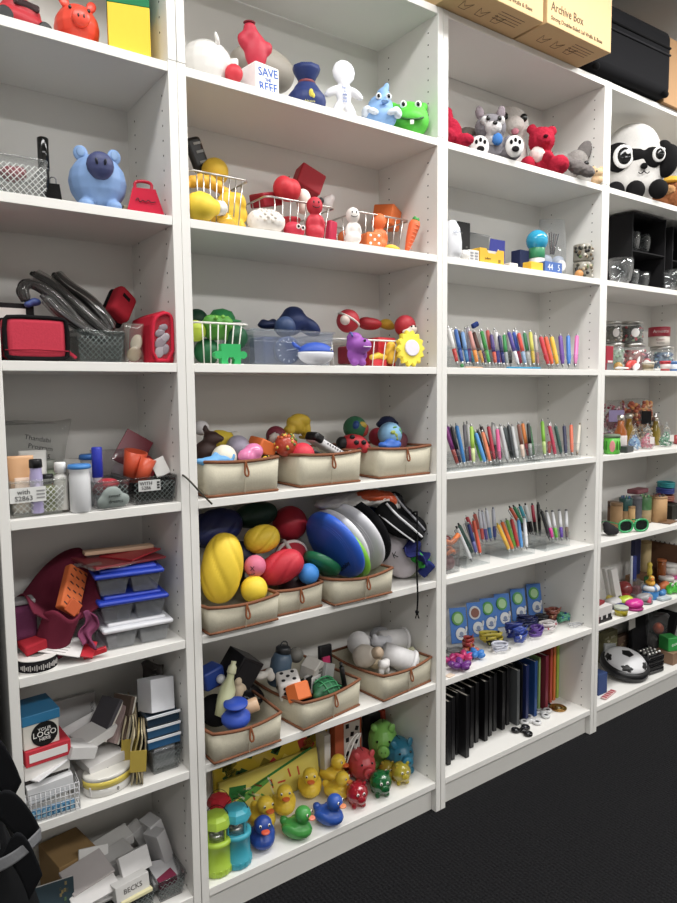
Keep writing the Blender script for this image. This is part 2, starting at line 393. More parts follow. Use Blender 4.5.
def football(label, P, L, r, rot, col, k='fo', groove=.10, n=5, twist=2.2, name='foam_football'):
    "long axis along local Z, spiral grooves"
    t = thing(name, label, 'football', P, rot, 'foam footballs'); nu, nv = 40, 60
    rings = []
    for i in range(nu+1):
        a = PI*i/nu; z = -math.cos(a)*L/2; rr = r*math.sin(a)**.82 if 0 < i < nu else 1e-5
        rings.append([((rr*(1-groove*max(0, math.cos(n*(2*PI*j/nv)+twist*n*z/L))**6*math.sin(a)**.5))*math.cos(2*PI*j/nv), (rr*(1-groove*max(0, math.cos(n*(2*PI*j/nv)+twist*n*z/L))**6*math.sin(a)**.5))*math.sin(2*PI*j/nv), z) for j in range(nv)])
    B().rings(rings, M(col, k)).build('body', t)
    b = B(); b.lathe([(0, L/2-.001), (r*.14, L/2-.004), (r*.15, L/2-.008)], M(col, 'gl'), seg=12); b.build('valve_cap', t)
    return t
def frisbee(label, P, r, rot, col, k='pl'):
    "disc in the local XY plane, domed side +Z"
    t = thing('flying_disc', label, 'frisbee', P, rot, 'flying discs in the third ball bin'); m = M(col, k)
    B().lathe([(r*q, -.016*q**2.6) for q in (0, .2, .4, .55, .65, .75, .85, .92)]+[(r*.97, -.018), (r*.995, -.024), (r, -.031), (r*.97, -.033), (r*.95, -.026), (r*.90, -.018), (r*.6, -.008), (0, -.003)], m, seg=48).build('disc', t)
    b = B()
    for q in (.66, .72, .78): b.lathe([(r*q, -.0166*q**2.6), (r*(q+.012), .0004-.016*q**2.6), (r*(q+.024), -.0168*(q+.024)**2.6)], m, seg=48)
    b.build('grip_rings', t)
    return t
def bulb(label, P, s, rot, col='#f2cf10', tip='#e9e6df', name='light_bulb_toy'):
    "light-bulb shape: glass towards -Z, screw cap towards +Z"
    t = thing(name, label, 'stress toy', P, rot); m = M(col, 'fo')
    B().lathe([(0, -.5*s), (.16*s, -.47*s), (.30*s, -.34*s), (.35*s, -.15*s), (.30*s, .05*s), (.20*s, .2*s), (.165*s, .3*s)], m).build('bulb', t)
    b = B(); b.lathe([(.165*s, .29*s), (.175*s, .33*s), (.16*s, .36*s), (.175*s, .40*s), (.16*s, .43*s), (.17*s, .47*s), (.12*s, .53*s), (0, .55*s)], M(tip, 'fo')); b.build('cap', t)
    return t
def figure(label, P, s, rz, col, smile=True, name='stress_figure', k='fo', rot=None):
    "standing squeeze man, s tall"
    t = thing(name, label, 'stress toy', P, rot or rz); m = M(col, k)
    B().blob([((0, 0, .16*s), (.24*s, .20*s, .19*s)), ((0, 0, .40*s), (.17*s, .15*s, .2*s)), ((0, 0, .78*s), (.2*s, .19*s, .22*s)), ((-.17*s, -.06*s, .4*s), (.06*s, .07*s, .17*s), (0, 15, 0)), ((.17*s, -.06*s, .4*s), (.06*s, .07*s, .17*s), (0, -15, 0))], m, .03*s, 4).build('body', t)
    if smile:
        b = B(); d = M('#1b1412')
        for x in (-.06, .06): b.ell((x*s, -.185*s, .83*s), (.018*s, .012*s, .03*s), d, None, 8)
        b.tube([(-.09*s, -.178*s, .74*s), (-.04*s, -.195*s, .70*s), (.04*s, -.195*s, .70*s), (.09*s, -.178*s, .74*s)], .01*s, d, 6, smooth=1); b.build('face', t)
    return t
PENN = {}
def pen(P0, P1, label, body, grip=None, metal='#c4c4c4', r=.0066, grp=None, cap=None, stylus=None, kind='pl', wav=0, tw=0):
    "pen from its tip P0 to its button P1"
    P0, P1 = V(P0), V(P1); L = (P1-P0).length
    t = thing('pen', label, 'pen', P0, 0, grp); q = along(P0, P1) @ RM((0, 0, 20+tw)); t.rotation_euler = q.to_euler()
    g0 = .42*L
    b = B(); prof = [(r*.78, .10*L), (r*(.9-wav), .18*L), (r*(1+wav), .3*L), (r, g0)]
    if grip: B().lathe(prof, M(grip, 'pl'), seg=10).build('grip', t); b.lathe([(r, g0), (r*1.02, .6*L), (r*.97, .9*L), (r*.85, .93*L)], M(body, kind), seg=10)
    else: b.lathe(prof+[(r*1.02, .6*L), (r*.97, .9*L), (r*.85, .93*L)], M(body, kind), seg=10)
    b.build('barrel', t)
    B().lathe([(.0006, 0), (.0012, .012*L), (r*.45, .05*L), (r*.8, .105*L)], M(metal, 'me' if metal[1:3] != '11' else 'pl'), seg=10).build('tip', t)
    if stylus: B().lathe([(r*.7, .925*L), (r*.8, .95*L), (r*.7, .985*L), (0, L)], M(stylus, 'pl'), seg=10).build('stylus_tip', t)
    else: B().lathe([(r*.5, .925*L), (r*.5, .99*L), (r*.3, L)], M(cap or metal, 'pl' if cap else 'me'), seg=8).build('button', t)
    b = B(); cm = M(cap or metal, 'pl' if cap else 'me'); b.tube([(0, -r*.6, .915*L), (0, -r*1.7, .90*L), (0, -r*1.65, .68*L), (0, -r*1.2, .65*L)], .0011, cm, 5); b.build('clip', t)
    return t
def bagpaper(fn): return fn
# ================================================================ placing helpers
def span(u0, u1, k, y):
    a, b = S(u0, k, y), S(u1, k, y); return (a+b)/2, b.x-a.x
def ht(u, v, y, k): return W(u, v, y).z-SH[k]
def fbox(name, label, cat, u0, u1, v, k, y, d, col, kind='pa', bev=.0015, group=None, deco=None):
    p, w = span(u0, u1, k, y); h = ht((u0+u1)/2, v, y, k)
    b = B(); b.box((0, d/2, h/2), (w, d, h), M(col, kind), bev=bev)
    if deco: deco(b, w, d, h)
    return one(b, name, label, cat, p, 0, group)
def slab(name, label, cat, P, d, rot, col, kind='pa', bev=.001, group=None, deco=None):
    "box centred on P with any rotation"
    b = B(); b.box((0, 0, 0), d, M(col, kind), bev=bev)
    if deco: deco(b, *d)
    return one(b, name, label, cat, P, rot, group)
def blobthing(name, label, cat, P, ells, col, k='fo', rot=0, vox=.004, it=5, fuzz=0, group=None):
    b = B(); b.blob(ells, M(col, k), vox, it, fuzz); return one(b, name, label, cat, P, rot, group)
def cloth(name, label, cat, P, w, d, h, col, kind='fa', rot=0, seed=1, th=.002, amp=.3, group=None, fold=3):
    "a rumpled sheet or bag: w across, d deep, h crumple"
    rnd = random.Random(seed); ph = [rnd.uniform(0, 6.28) for _ in range(8)]; fr = [rnd.uniform(.7, 1.6)*fold for _ in range(8)]
    def fn(u, v):
        x, y = (u-.5)*w, (v-.5)*d
        z = h*(.5+.5*math.sin(fr[0]*u*2+ph[0]+1.3*math.sin(fr[1]*v+ph[1])))*(.6+.4*math.sin(fr[2]*v*2+ph[2])) + h*.25*math.sin(fr[3]*3*u+ph[3])*math.sin(fr[4]*3*v+ph[4])
        return (x+amp*h*math.sin(fr[5]*v*2+ph[5]), y+amp*h*math.sin(fr[6]*u*2+ph[6]), z)
    b = B(); b.sheet(fn, 26, 26, th, M(col, kind)); return one(b, name, label, cat, P, rot, group)
def bag(name, label, cat, P, w, h, t, col, kind='cl', rot=0, seed=1, group=None, inside=None, knot=False):
    "a filled, crinkled bag standing on P, facing -Y"
    rnd = random.Random(seed); ph = [rnd.uniform(0, 6.28) for _ in range(6)]
    nz, na = 12, 20; rings = []
    for i in range(nz+1):
        q = i/nz; f = (math.sin(min(1, q*3+.12)*PI/2))*(1-.85*q**2.2); sx = 1-.12*math.sin(q*PI)+(.1*q)
        rings.append([(w/2*sx*math.copysign(abs(math.cos(a))**.7, math.cos(a))*(1+.05*math.sin(4*a+5*q+ph[0])), t/2*max(.03, f)*math.copysign(abs(math.sin(a))**.8, math.sin(a))*(1+.18*math.sin(5*a+7*q+ph[1])), h*q+h*.03*math.sin(3*a+ph[2])*q) for a in [2*PI*j/na for j in range(na)]])
    tt = thing(name, label, cat, P, rot, group)
    B().rings(rings, M(col, kind)).build('bag_skin', tt)
    if inside:
        b = B()
        for c, r, colr in inside: b.ell(c, r, M(colr, 'pl'), (rnd.uniform(-30, 30), rnd.uniform(-30, 30), rnd.uniform(-60, 60)), 12)
        b.build('contents', tt)
    return tt
# ================================================================ narrow bookcase at the end
# ---- shelf 1
p = S(12, 1, .07); t = thing('toy_car', 'red squeeze car with dark windows beside the orange piggy bank', 'toy car', p, 15)
B().blob([((0, 0, .026), (.07, .034, .022)), ((.008, 0, .048), (.04, .030, .024)), ((-.045, 0, .024), (.03, .033, .02))], M('#b32430', 'fo'), .004).build('body', t)
for x in (-.04, .04):
    for y in (-.031, .031): B().cyl((x, y-.005*(1 if y < 0 else -1)-.003, .015), .015, .008, M('#191919'), (-90, 0, 0), 16, .002).build('wheel', t)
b = B(); b.box((.008, 0, .053), (.05, .062, .014), M('#3a2a2c', 'gl'), bev=.004); b.build('windows', t)
piggy('orange-red piggy bank, brightest on the top shelf, left of the yellow box', S(78, 1, .10), .122, face(S(78, 1, .10))+8, '#e8452c', nostril='#3a1410')
p, wd = span(114, 154, 1, .02); t = thing('display_box', 'tall yellow box with a green upper half beside the side panel', 'box', p+V((-.004, .012, 0)), -17)
B().box((0, .05, .054), (wd, .1, .108), M('#ecc914', 'pa'), bev=.001).build('lower_half', t); B().box((0, .05, .1585), (wd, .1, .1), M('#0c7a4b', 'pa'), bev=.001).build('upper_half', t)
# ---- shelf 2
a, b_ = V((.424, .03, SH[2])), S(49, 2, .03); bp = V(((a.x+b_.x)/2, .115, SH[2]))
lattice_basket('clear grey lattice basket on the shelf with the blue piggy bank', bp, b_.x-a.x, .17, .078, col='#b9bcbb')
for i, (x, y, z, r) in enumerate(((.0, -.05, .02, .017), (-.03, -.03, .02, .017), (.03, -.04, .021, .017))):
    sph('clear plastic trinket ball in the grey basket beside the black lipstick tube', bp+V((x, y, z)), r, '#d6d6d2', 'cl', 'plastic_ball', 'trinket ball', 'clear balls in the grey basket')
blobthing('plush_heart', 'dark red lump lying on top of the clear balls in the grey basket', 'trinket', bp+V((-.005, -.035, .056)), [((0, 0, 0), (.024, .018, .016)), ((.015, 0, .004), (.015, .015, .014))], '#8e1f33', vox=.003)
p = S(46, 2, .125); t = thing('lipstick_tube', 'tall black glossy tube standing behind the grey basket', 'tube', p)
B().cyl((0, 0, 0), .0105, .09, M('#161616', 'gl'), bev=.001).build('base', t); B().cyl((0, 0, .0905), .0115, .064, M('#0e0e0e', 'gl'), bev=.0015).build('cap', t)
B().cyl((0, 0, .088), .0118, .003, M('#9a9a98', 'me')).build('ring', t)
p = S(54, 2, .055); t = thing('bag_tag', 'small black tag with a wire loop between the basket and the blue piggy bank', 'tag', p, -10)
B().prism([(-.017, 0), (.017, 0), (.012, .042), (-.008, .042)], .012, M('#141414', 'fa'), (0, .006, .0), (90, 0, 0)).build('body', t)
B().tube([(-.006, 0, .04), (-.006, 0, .056), (.006, 0, .056), (.006, 0, .04)], .0012, M('#77777a', 'me'), 6, smooth=1).build('wire_loop', t)
def pig2(label, P, s, rz, col, sn):
    t = thing('piggy_bank', label, 'piggy bank', P, rz); m = M(col, 'fo')
    el = [((0, 0, .45*s), (.43*s, .45*s, .42*s))]+[((x*s, y*s, .07*s), (.12*s, .13*s, .09*s)) for x in (-.2, .2) for y in (-.24, .22)]
    B().blob(el, m, .02*s, 5).build('body', t)
    b = B(); b.blob([((0, -.42*s, .60*s), (.20*s, .13*s, .20*s)), ((0, -.40*s, .52*s), (.16*s, .12*s, .14*s))], M(sn, 'fo'), .015*s, 4)
    for x in (-.06, .06): b.ell((x*s, -.545*s, .62*s), (.022*s, .02*s, .05*s), M('#1a1f33'), (10, x*200, 0), 10)
    b.build('snout', t)
    for x in (-1, 1):
        b = B(); b.blob([((x*.24*s, -.1*s, .84*s), (.11*s, .05*s, .13*s), (-10, x*20, x*15)), ((x*.21*s, -.06*s, .72*s), (.08*s, .06*s, .08*s))], m, .014*s, 4)
        b.ell((x*.245*s, -.148*s, .85*s), (.06*s, .012*s, .08*s), M('#7a9ac4', 'fo'), (-10, x*20, x*15), 12); b.build('ear', t)
    B().box((0, .1*s, .865*s), (.02*s, .16*s, .02*s), M('#1c2233')).build('coin_slot', t)
    return t
p = S(99, 2, .085); pig2('light blue piggy bank with a dark slate-blue snout', p, .142, face(p)+6, '#7d9fd0', '#3f4670')
p = S(147, 2, .05); t = thing('cowbell', 'red cowbell with black script beside the blue piggy bank', 'cowbell', p, -12)
def frus(w0, d0, w1, d1, h): return [[(-w0, -d0, 0), (w0, -d0, 0), (w0, d0, 0), (-w0, d0, 0)], [(-w0*.97, -d0*.97, .004), (w0*.97, -d0*.97, .004), (w0*.97, d0*.97, .004), (-w0*.97, d0*.97, .004)], [(-w1, -d1, h), (w1, -d1, h), (w1, d1, h), (-w1, d1, h)]]
b = B(); b.rings(frus(.037, .022, .022, .012, .052), M('#c3203c', 'gl'), sm=False)
b.tube([(-.018, -.0195, .026), (-.014, -.0185, .033), (-.01, -.0205, .022), (-.005, -.0195, .029), (0, -.0205, .023), (.006, -.0195, .03), (.011, -.0205, .024), (.02, -.0195, .027)], .0009, M('#1a0a0c'), 5, smooth=2); b.build('body', t)
t.scale = (1.1, 1.1, 1.14); B().tube([(-.016, 0, .051), (-.017, 0, .068), (.017, 0, .068), (.016, 0, .051)], .0032, M('#c3203c', 'gl'), 8, smooth=2).build('handle', t)
p = S(127, 2, .13); crate('card_stack', 'small cream stack of cards behind the blue piggy bank', 'cards', p, (.035, .05, .035), '#d8cfa8', 5)
# ---- shelf 3
p, wd = span(4, 71, 3, .012); t = thing('first_aid_pouch', 'red zip pouch with black binding lying at the end of the shelf', 'pouch', p); h = .09
b = B(); b.box((0, .035, h/2), (wd-.012, .068, h-.006), M('#c4364a', 'fa'), bev=.012, seg=4); b.tube([(-.06, -.0005, .02), (0, -.002, .022), (.06, -.0005, .02)], .0012, M('#9c2436', 'fa'), 5); b.build('body', t)
for y in (.004, .066): B().tube([(-wd/2+.012, y, .004), (wd/2-.012, y, .004), (wd/2-.004, y, .012), (wd/2-.004, y, h-.012), (wd/2-.012, y, h-.004), (-wd/2+.012, y, h-.004), (-wd/2+.004, y, h-.012), (-wd/2+.004, y, .012)], .0045, M('#141214', 'fa'), 8, True, smooth=1).build('binding', t)
b = B(); b.box((wd/2-.003, .035, h*.5), (.006, .05, h*.75), M('#17161a', 'fa'), bev=.002)
for i in range(7): b.box((wd/2+.0005, .035, .018+i*.009), (.002, .03, .0025), M('#84848a', 'pl'))
b.build('zip', t)
B().box((wd/2+.008, .02, .014), (.022, .006, .007), M('#b83046', 'fa'), (0, 40, -20), .002).build('pull_tab', t)
p, wd = span(0, 43, 3, .105); p.x = .425+wd/2; t = thing('black_box', 'flat black box with a white label behind the red pouch', 'box', p); h = ht(20, 303, .105, 3)
B().box((0, .07, h/2), (wd, .13, h), M('#1b1a1c', 'pa'), bev=.002).build('body', t); B().box((-.006, .0035, h-.024), (wd-.022, .003, .026), M('#dedbd6', 'pa')).build('label_strip', t)
bp, wd = span(78, 127, 3, .012); bp.y = .105
lattice_basket('dark smoky lattice basket full of packaged cables', bp, wd, .18, .064, col='#6f7d7a', k='cl')
def cable_pack(label, pts, seed, r=.012):
    rnd = random.Random(seed); P = [W(*q) for q in pts]; o = P[0]; P = [q-o for q in P]
    t = thing('cable_pack', label, 'cable', o, 0, 'bagged cables over the dark basket'); up = V((0, -.2, .9))
    for k in range(6):
        off = V((rnd.uniform(-r, r), rnd.uniform(-r, r), rnd.uniform(-r, r)*.7)); B().tube([q+off*(1 if 0 < i < len(P)-1 else .5) for i, q in enumerate(P)], .0048, M('#161515' if k % 2 else '#2c2a29', 'pl'), 6, smooth=2).build('cable', t)
    n = len(P)
    B().tube(P, [r*.4]+[r*1.15]*(n-1)+[r*.7], M('#8a8884', 'cl'), 10, smooth=2).build('bag_skin', t)
    return t
cable_pack('uppermost bagged black cable reaching up to the back panel over the dark basket', [(34, 274, .16), (50, 283, .14), (75, 305, .11), (100, 328, .08), (112, 338, .07)], 2, .013)
cable_pack('looped bagged black cable drooping left over the red zip pouch', [(26, 300, .10), (22, 288, .11), (30, 282, .12), (48, 290, .10), (66, 308, .08), (84, 330, .06)], 3, .010)
cable_pack('bagged black cable with silvery crinkles at the right of the cable heap', [(55, 274, .18), (66, 286, .16), (86, 298, .13), (100, 312, .10), (112, 330, .08)], 4, .014)
cable_pack('lowest bagged grey cable across the front of the dark basket', [(44, 297, .085), (58, 312, .07), (72, 322, .06), (90, 334, .05), (106, 340, .05)], 5, .011)
blobthing('blue_plug', 'small blue plug poking out above the black box', 'plug', W(35, 302, .1), [((0, 0, 0), (.013, .01, .009)), ((-.014, 0, -.006), (.009, .009, .007))], '#3c4f8c', 'pl', vox=.003)
p = W(121, 305, .13); t = thing('hard_case', 'red hard case with black edge leaning above the dark basket', 'case', p, (-15, 38, 20))
B().box((0, 0, 0), (.056, .035, .078), M('#a5202f', 'fa'), bev=.012, seg=4).build('front_shell', t); B().box((.003, .020, -.002), (.060, .02, .082), M('#161417', 'fa'), bev=.009, seg=3).build('back_shell', t)
B().box((-.006, -.018, .012), (.022, .002, .01), M('#1a1012', 'fa'), bev=.001).build('handle_slot', t)
p, wd = span(127, 142, 3, .05); bag('clear_bag', 'small clear bag with beige sachets between the dark basket and the red wash bag', 'bag', p, .04, .085, .04, '#cfc9c0', 'cl', -25, 4, None, [((0, 0, .02), (.017, .006, .018), '#b8a98c'), ((.005, .004, .045), (.015, .005, .02), '#c9bfa8')])
p, wd = span(151, 176, 3, .008); t = thing('wash_bag', 'red roll-top wash bag with a clear window at the end of the shelf', 'bag', p, 0); h = .116; wd *= .98
sil = [(-wd/2, 0), (wd/2, 0), (wd/2, h*.85), (wd*.42, h*.97), (wd*.15, h), (-wd*.25, h*.9), (-wd*.42, h*.72)]
B().prism(sil, .15, M('#b5172f', 'fa'), (0, .155, 0), (90, 0, 0), bev=.008, sm=False).build('body', t)
ins = [(x*.78, h*.08+z*.82) for x, z in sil]
B().prism(ins, .002, M('#b9a9aa', 'gs'), (0, .0055, 0), (90, 0, 0)).build('window', t)
b = B()
for xx, zz, rr in ((-.006, .025, .011), (.007, .03, .009), (-.003, .045, .012), (.006, .055, .010), (-.004, .066, .009), (.004, .078, .008)): b.ell((xx, .004, zz), (rr, .002, rr*1.4), M(['#8d8088', '#a39aa0', '#6f656c'][int(zz*1000) % 3], 'gl'), (0, zz*900, 0), 10)
b.build('contents', t)
B().tube([(x*.86, .004, h*.05+z*.90) for x, z in sil], .0042, M('#c81f3a', 'fa'), 8, True, smooth=1).build('piping', t)
# ---- shelf 4
bp, wd = span(12, 68, 4, .012); bp.y = .085
t = lattice_basket('clear lattice basket of cosmetics at the end of the shelf', bp, wd, .14, .073, col='#d8dad4')
b = B(); b.box((-.022, -.0745, .047), (.068, .0015, .03), M('#d9d9d6', 'pa')); b.text('with', .014, M('#4b4b4b'), (-.03, -.0757, .053)); b.text('S2863', .014, M('#4b4b4b'), (-.03, -.0757, .040))
for i in range(3): b.box((.002, -.0757, .040+i*.007), (.016, .0006, .003), M('#8f8f8f'))
b.build('label_strip', t)
def tube_tube(label, u, v0, v1, y, w, body, capc, k=4, lean=0, lab=None):
    p = S(u, k, y); z1 = W(u, v0, y).z-SH[k]; z0 = .006
    t = thing('squeeze_tube', label, 'tube', p+V((0, 0, z0)), (0, lean, face(p)*.6), 'cosmetics in the clear basket'); h = z1-z0
    def rg(z, a, c): return [(a*math.cos(2*PI*j/20), c*math.sin(2*PI*j/20), z) for j in range(20)]
    B().cyl((0, 0, 0), w*.42, .022, M(capc), bev=.002).build('cap', t)
    B().rings([rg(.0225, w*.42, w*.42), rg(.035, w*.46, w*.44), rg(h*.6, w*.48, w*.28), rg(h*.95, w*.5, .003), rg(h, w*.5, .0025)], M(body, 'pl')).build('body', t)
    if lab: B().sheet(lambda a, c: ((a-.5)*w*.55, -w*.42+.20*w*c-.003, .04+(h*.62-.04)*c), 6, 4, .0008, M(lab, 'pa')).build('label_panel', t)
    return t
tube_tube('orange squeeze tube with a cream label in the clear basket', 20, 456, 0, .06, .050, '#dba878', '#e7d9c8', lab='#ecd2bd')
tube_tube('white squeeze tube with a red mark behind the orange tube', 36, 450, 0, .10, .055, '#e4e2dd', '#e8e6e1', lab='#b43a44')
def bottle(label, u, v0, y, r, body, capc, capfrac=.22, k=4, kind='pl', neck=.5, name='bottle', band=None, z0=.006, grp='cosmetics in the clear basket', z=None):
    p = S(u, k, y); H = (W(u, v0, y).z-SH[k])-z0; t = thing(name, label, 'bottle', p+V((0, 0, z0)), 0, grp); hb = H*(1-capfrac)
    B().lathe([(r*.9, 0), (r, r*.12), (r, hb*.82), (r*.9, hb*.9), (r*neck, hb*.96), (r*neck, hb)], M(body, kind)).build('body', t)
    B().lathe([(r*neck*1.02, hb), (r*max(neck*1.15, .8), hb+.001), (r*max(neck*1.1, .78), H-.002), (r*max(neck, .7), H)], M(capc)).build('cap', t)
    if band: B().lathe([(r*1.004, hb*.25), (r*1.012, hb*.26), (r*1.012, hb*.7), (r*1.004, hb*.71)], M(band, 'pa')).build('label_band', t)
    return t
bottle('slim lavender bottle with a black cap at the front of the clear basket', 38, 459, .028, .0125, '#a9a0c9', '#141316', .16, neck=.9, band='#c3bcd8')
bottle('yellow-green bottle with a black cap in the clear basket', 49, 474, .04, .0155, '#a9b45e', '#17181a', .26, kind='je', neck=.6)
bottle('white bottle with a white flip cap in the clear basket', 62, 462, .04, .0145, '#dedcd6', '#f0efec', .22, neck=.6)
bottle('grey-green jar with a red lid mark behind the white flip-cap bottle', 53, 459, .12, .02, '#7f8a72', '#8c8f85', .2, neck=.85, band='#a33b2b')
bottle('white plastic canister with a bright blue lid, at the shelf edge beside the basket', 81, 464, .02, .0215, '#d7d8da', '#3f86cf', .09, neck=.98, z0=0, grp=None, name='wipes_canister')
bottle('second blue-lidded canister, half hidden behind the first', 87, 454, .095, .022, '#cfd0d4', '#2a66ad', .10, neck=.98, z0=0, grp=None, name='wipes_canister')
bottle('dark brown bottle wedged between the clear basket and the white canister', 73.5, 473, .05, .0095, '#3d3236', '#5b5558', .15, z0=0, grp=None)
p = S(36, 4, .205); t = bag('clear_bag', 'big clear bag printed with programme lettering, behind the cosmetics basket', 'bag', p, .150, .185, .055, '#c9cac6', 'cl', 0, 9, None, [((-.05, 0, .04), (.018, .016, .035), '#cfd6d8'), ((-.055, 0, .08), (.014, .012, .02), '#5a9ab8')])
b = B()
for i, s in enumerate(('Thandabi', 'Program', '2015')): b.text(s, .0155, M('#26262a'), (.004+.005*i, -.030, .148-.020*i), (90, 12, 0))
b.box((.028, -.028, .087), (.095, .001, .016), M('#4a4c84', 'pl'), (0, 27, 0)); b.build('printing', t)
p = S(79, 4, .18); bag('clear_bag', 'white crumpled bag behind the blue-lidded canisters', 'bag', p, .06, .098, .05, '#c9c7c2', 'pa', 10, 3)
p = S(111, 4, .16); bag('clear_bag', 'frosted clear pouch standing behind the blue spray cap', 'bag', p, .09, .115, .045, '#c9bfc3', 'cl', -5, 5, None, [((-.01, 0, .03), (.03, .012, .028), '#a9989f'), ((.015, .0, .06), (.022, .01, .025), '#bdb4bb')])
bottle('clear spray bottle with a tall royal-blue cap in the grey basket', 99, 447, .045, .0105, '#cfcbd8', '#2a37b0', .52, kind='cl', neck=.95, grp=None, name='spray_bottle')
bp, wd = span(95, 131, 4, .015); bp.y = .075; lattice_basket('smoky grey basket behind the grey cloud toy', bp, wd, .115, .058, col='#7d8684')
p = W(114, 496, .006); t = thing('cloud_toy', 'grey heart-shaped cloud toy with lettering propped on the grey basket', 'stress toy', V((p.x, .004, SH[4]+.026)), (12, 0, 6))
B().blob([((-.006, 0, .004), (.024, .009, .022)), ((.018, 0, -.008), (.018, .008, .016)), ((-.020, 0, -.008), (.018, .008, .017)), ((0, 0, -.012), (.03, .008, .012))], M('#8d9793', 'fo'), .003).build('body', t)
b = B(); b.text('sweet', .011, M('#4b524f'), (-.004, -.0095, .007)); b.text('dreams', .011, M('#4b524f'), (0, -.0095, -.006)); b.build('lettering', t)
blobthing('red_purse', 'bright red soft purse inside the smoky grey basket', 'purse', W(112, 484, .07), [((0, 0, 0), (.03, .025, .014)), ((-.02, 0, -.01), (.015, .02, .014))], '#c73340', 'pl', vox=.004)
bp, wd = span(135, 179, 4, .02); bp.y = .09; t = lattice_basket('black basket of gadgets with a white label strip, against the side panel', bp, wd, .15, .060, col='#2a2c2d', k='cl')
b = B(); b.box((-.014, -.0768, .043), (.05, .0015, .024), M('#c9c9c7', 'pa')); b.text('WITH', .011, M('#3b3b3b'), (-.022, -.078, .048)); b.text('5286', .011, M('#3b3b3b'), (-.022, -.078, .038))
for i in range(3): b.box((.006, -.078, .037+i*.006), (.006, .0006, .004), M('#2a2a2a'))
b.build('label_strip', t)
def cone(label, P, h, r0, r1, rot, col): 
    t = thing('foam_cup', label, 'cup', P, rot, 'orange cups over the black basket')
    B().lathe([(r0, 0), (r1, h), (r1*.86, h), (r0*.8, .006)], M(col, 'pl')).build('body', t); return t
cone('wider orange cup with faint yellow print, tipped over the grey basket', W(130, 481, .10), .072, .016, .027, (12, 10, 0), '#d8512b')
cone('narrow orange cup leaning against the wider orange cup', W(140, 483, .07), .060, .0135, .018, (5, 20, 0), '#dc5733')
slab('card_folder', 'dark red folder leaning against the side panel behind the orange cups', 'folder', W(156, 450, .15), (.07, .006, .085), (-18, 32, -12), '#8a2b3c', 'pl')
slab('card_folder', 'crimson folded card in front of the dark red folder', 'folder', W(151, 467, .115), (.05, .005, .06), (-30, 45, -5), '#a52b3a', 'pl')
p = S(131, 4, .21); t = thing('bottle', 'black-capped bottle behind the wider orange cup', 'bottle', p); B().cyl((0, 0, 0), .018, .095, M('#5d2730', 'pl'), bev=.003).build('body', t); B().cyl((0, 0, .095), .0165, .03, M('#17171b'), bev=.002).build('cap', t)
slab('swing_tag', 'white card tag standing on the black gadget basket', 'tag', W(172, 466, .06), (.036, .0015, .042), (-15, -18, 10), '#eae8e4', 'pa', bev=0)
for i, (u, v, y) in enumerate(((150, 486, .06), (160, 484, .07), (168, 488, .05))):
    t = thing('gadget', ['small steel gadget at the left in the black basket', 'small steel gadget in the middle of the black basket', 'small steel gadget under the white tag in the black basket'][i], 'gadget', W(u, v, y), (20*i, 30-20*i, 15*i), 'gadgets in the black basket')
    B().box((0, 0, 0), (.028, .012, .012), M('#5c625f', 'me'), bev=.002).build('body', t); B().tube([(-.012, 0, .004), (-.02, 0, .016), (0, 0, .022), (.014, 0, .008)], .0012, M('#a9aca9', 'me'), 5, smooth=2).build('wire', t)
b = B(); b.tube([W(176, 474, .05), W(182, 474, -.004), W(190, 481, -.012), W(199, 491, -.012), W(208, 500, -.01), W(212, 504, -.008)], .0022, M('#3e3a2e', 'pl'), 6, smooth=2)
one(b, 'charging_cord', 'thin dark cord hanging from the black basket across the bookcase edge', 'cord', (0, 0, 0))
# ---- shelf 5: pouches, ribbon spool and the stack of lunch boxes
def lunchbox(label, P, w, d, h, lid, rz):
    t = thing('lunch_box', label, 'food container', P, rz, 'stack of two-compartment containers'); cl = M('#d6d9de', 'cl')
    for s in (-1, 1):
        b = B(); x = s*w*.245
        def lp(z, o): return [(x+(-w*.235+o), -d/2+.006+o, z), (x+(w*.235-o), -d/2+.006+o, z), (x+(w*.235-o), d/2-.006-o, z), (x+(-w*.235+o), d/2-.006-o, z)]
        b.rings([lp(.0005, .008), lp(h*.66, 0), lp(h*.66, .0015), lp(.002, .009)], cl, sm=False); b.build('compartment', t)
    b = B(); b.box((0, 0, h*.76), (w+.008, d+.006, h*.18), M(lid, 'pl'), bev=.006, seg=3); b.box((0, 0, h*.90), (w-.02, d-.022, h*.16), M(lid, 'pl'), bev=.006, seg=3); b.build('lid', t)
    return t
p = S(129, 5, .118)
for i, (lb, c) in enumerate((('white-lidded clear container, at the bottom of the stack of three', '#dcdde2'), ('blue-lidded clear container in the middle of the stack of three', '#2440b4'), ('blue-lidded clear container on top, under the red cards', '#2644b8'))):
    lunchbox(lb, p+V((-.004*i, .002*i, .061*i+.0004)), .152-.003*i, .185, .0605, c, -4-2*i)
tz = p.z+.184
slab('card_stack', 'red cards in a clear sleeve on the topmost blue-lidded container', 'cards', V((p.x-.03, p.y, tz+.004)), (.17, .14, .006), (0, 1, 8), '#8e3038', 'pl')
slab('card_stack', 'brighter red card lying across the sleeve of red cards', 'cards', V((p.x+.005, p.y-.01, tz+.012)), (.10, .10, .004), (0, -3, 30), '#b02a34', 'pl')
slab('wooden_slat', 'pale wooden slat on top of the red cards', 'slat', V((p.x-.01, p.y+.02, tz+.0195)), (.16, .03, .009), (0, 1, -4), '#c9a98c', 'pa', .002)
cloth('clear_sleeve', 'crinkled clear sleeve sticking out under the red cards', 'sleeve', V((p.x-.05, p.y-.03, tz+.004)), .12, .10, .006, '#cbbfbb', 'cl', 20, 3, .001)
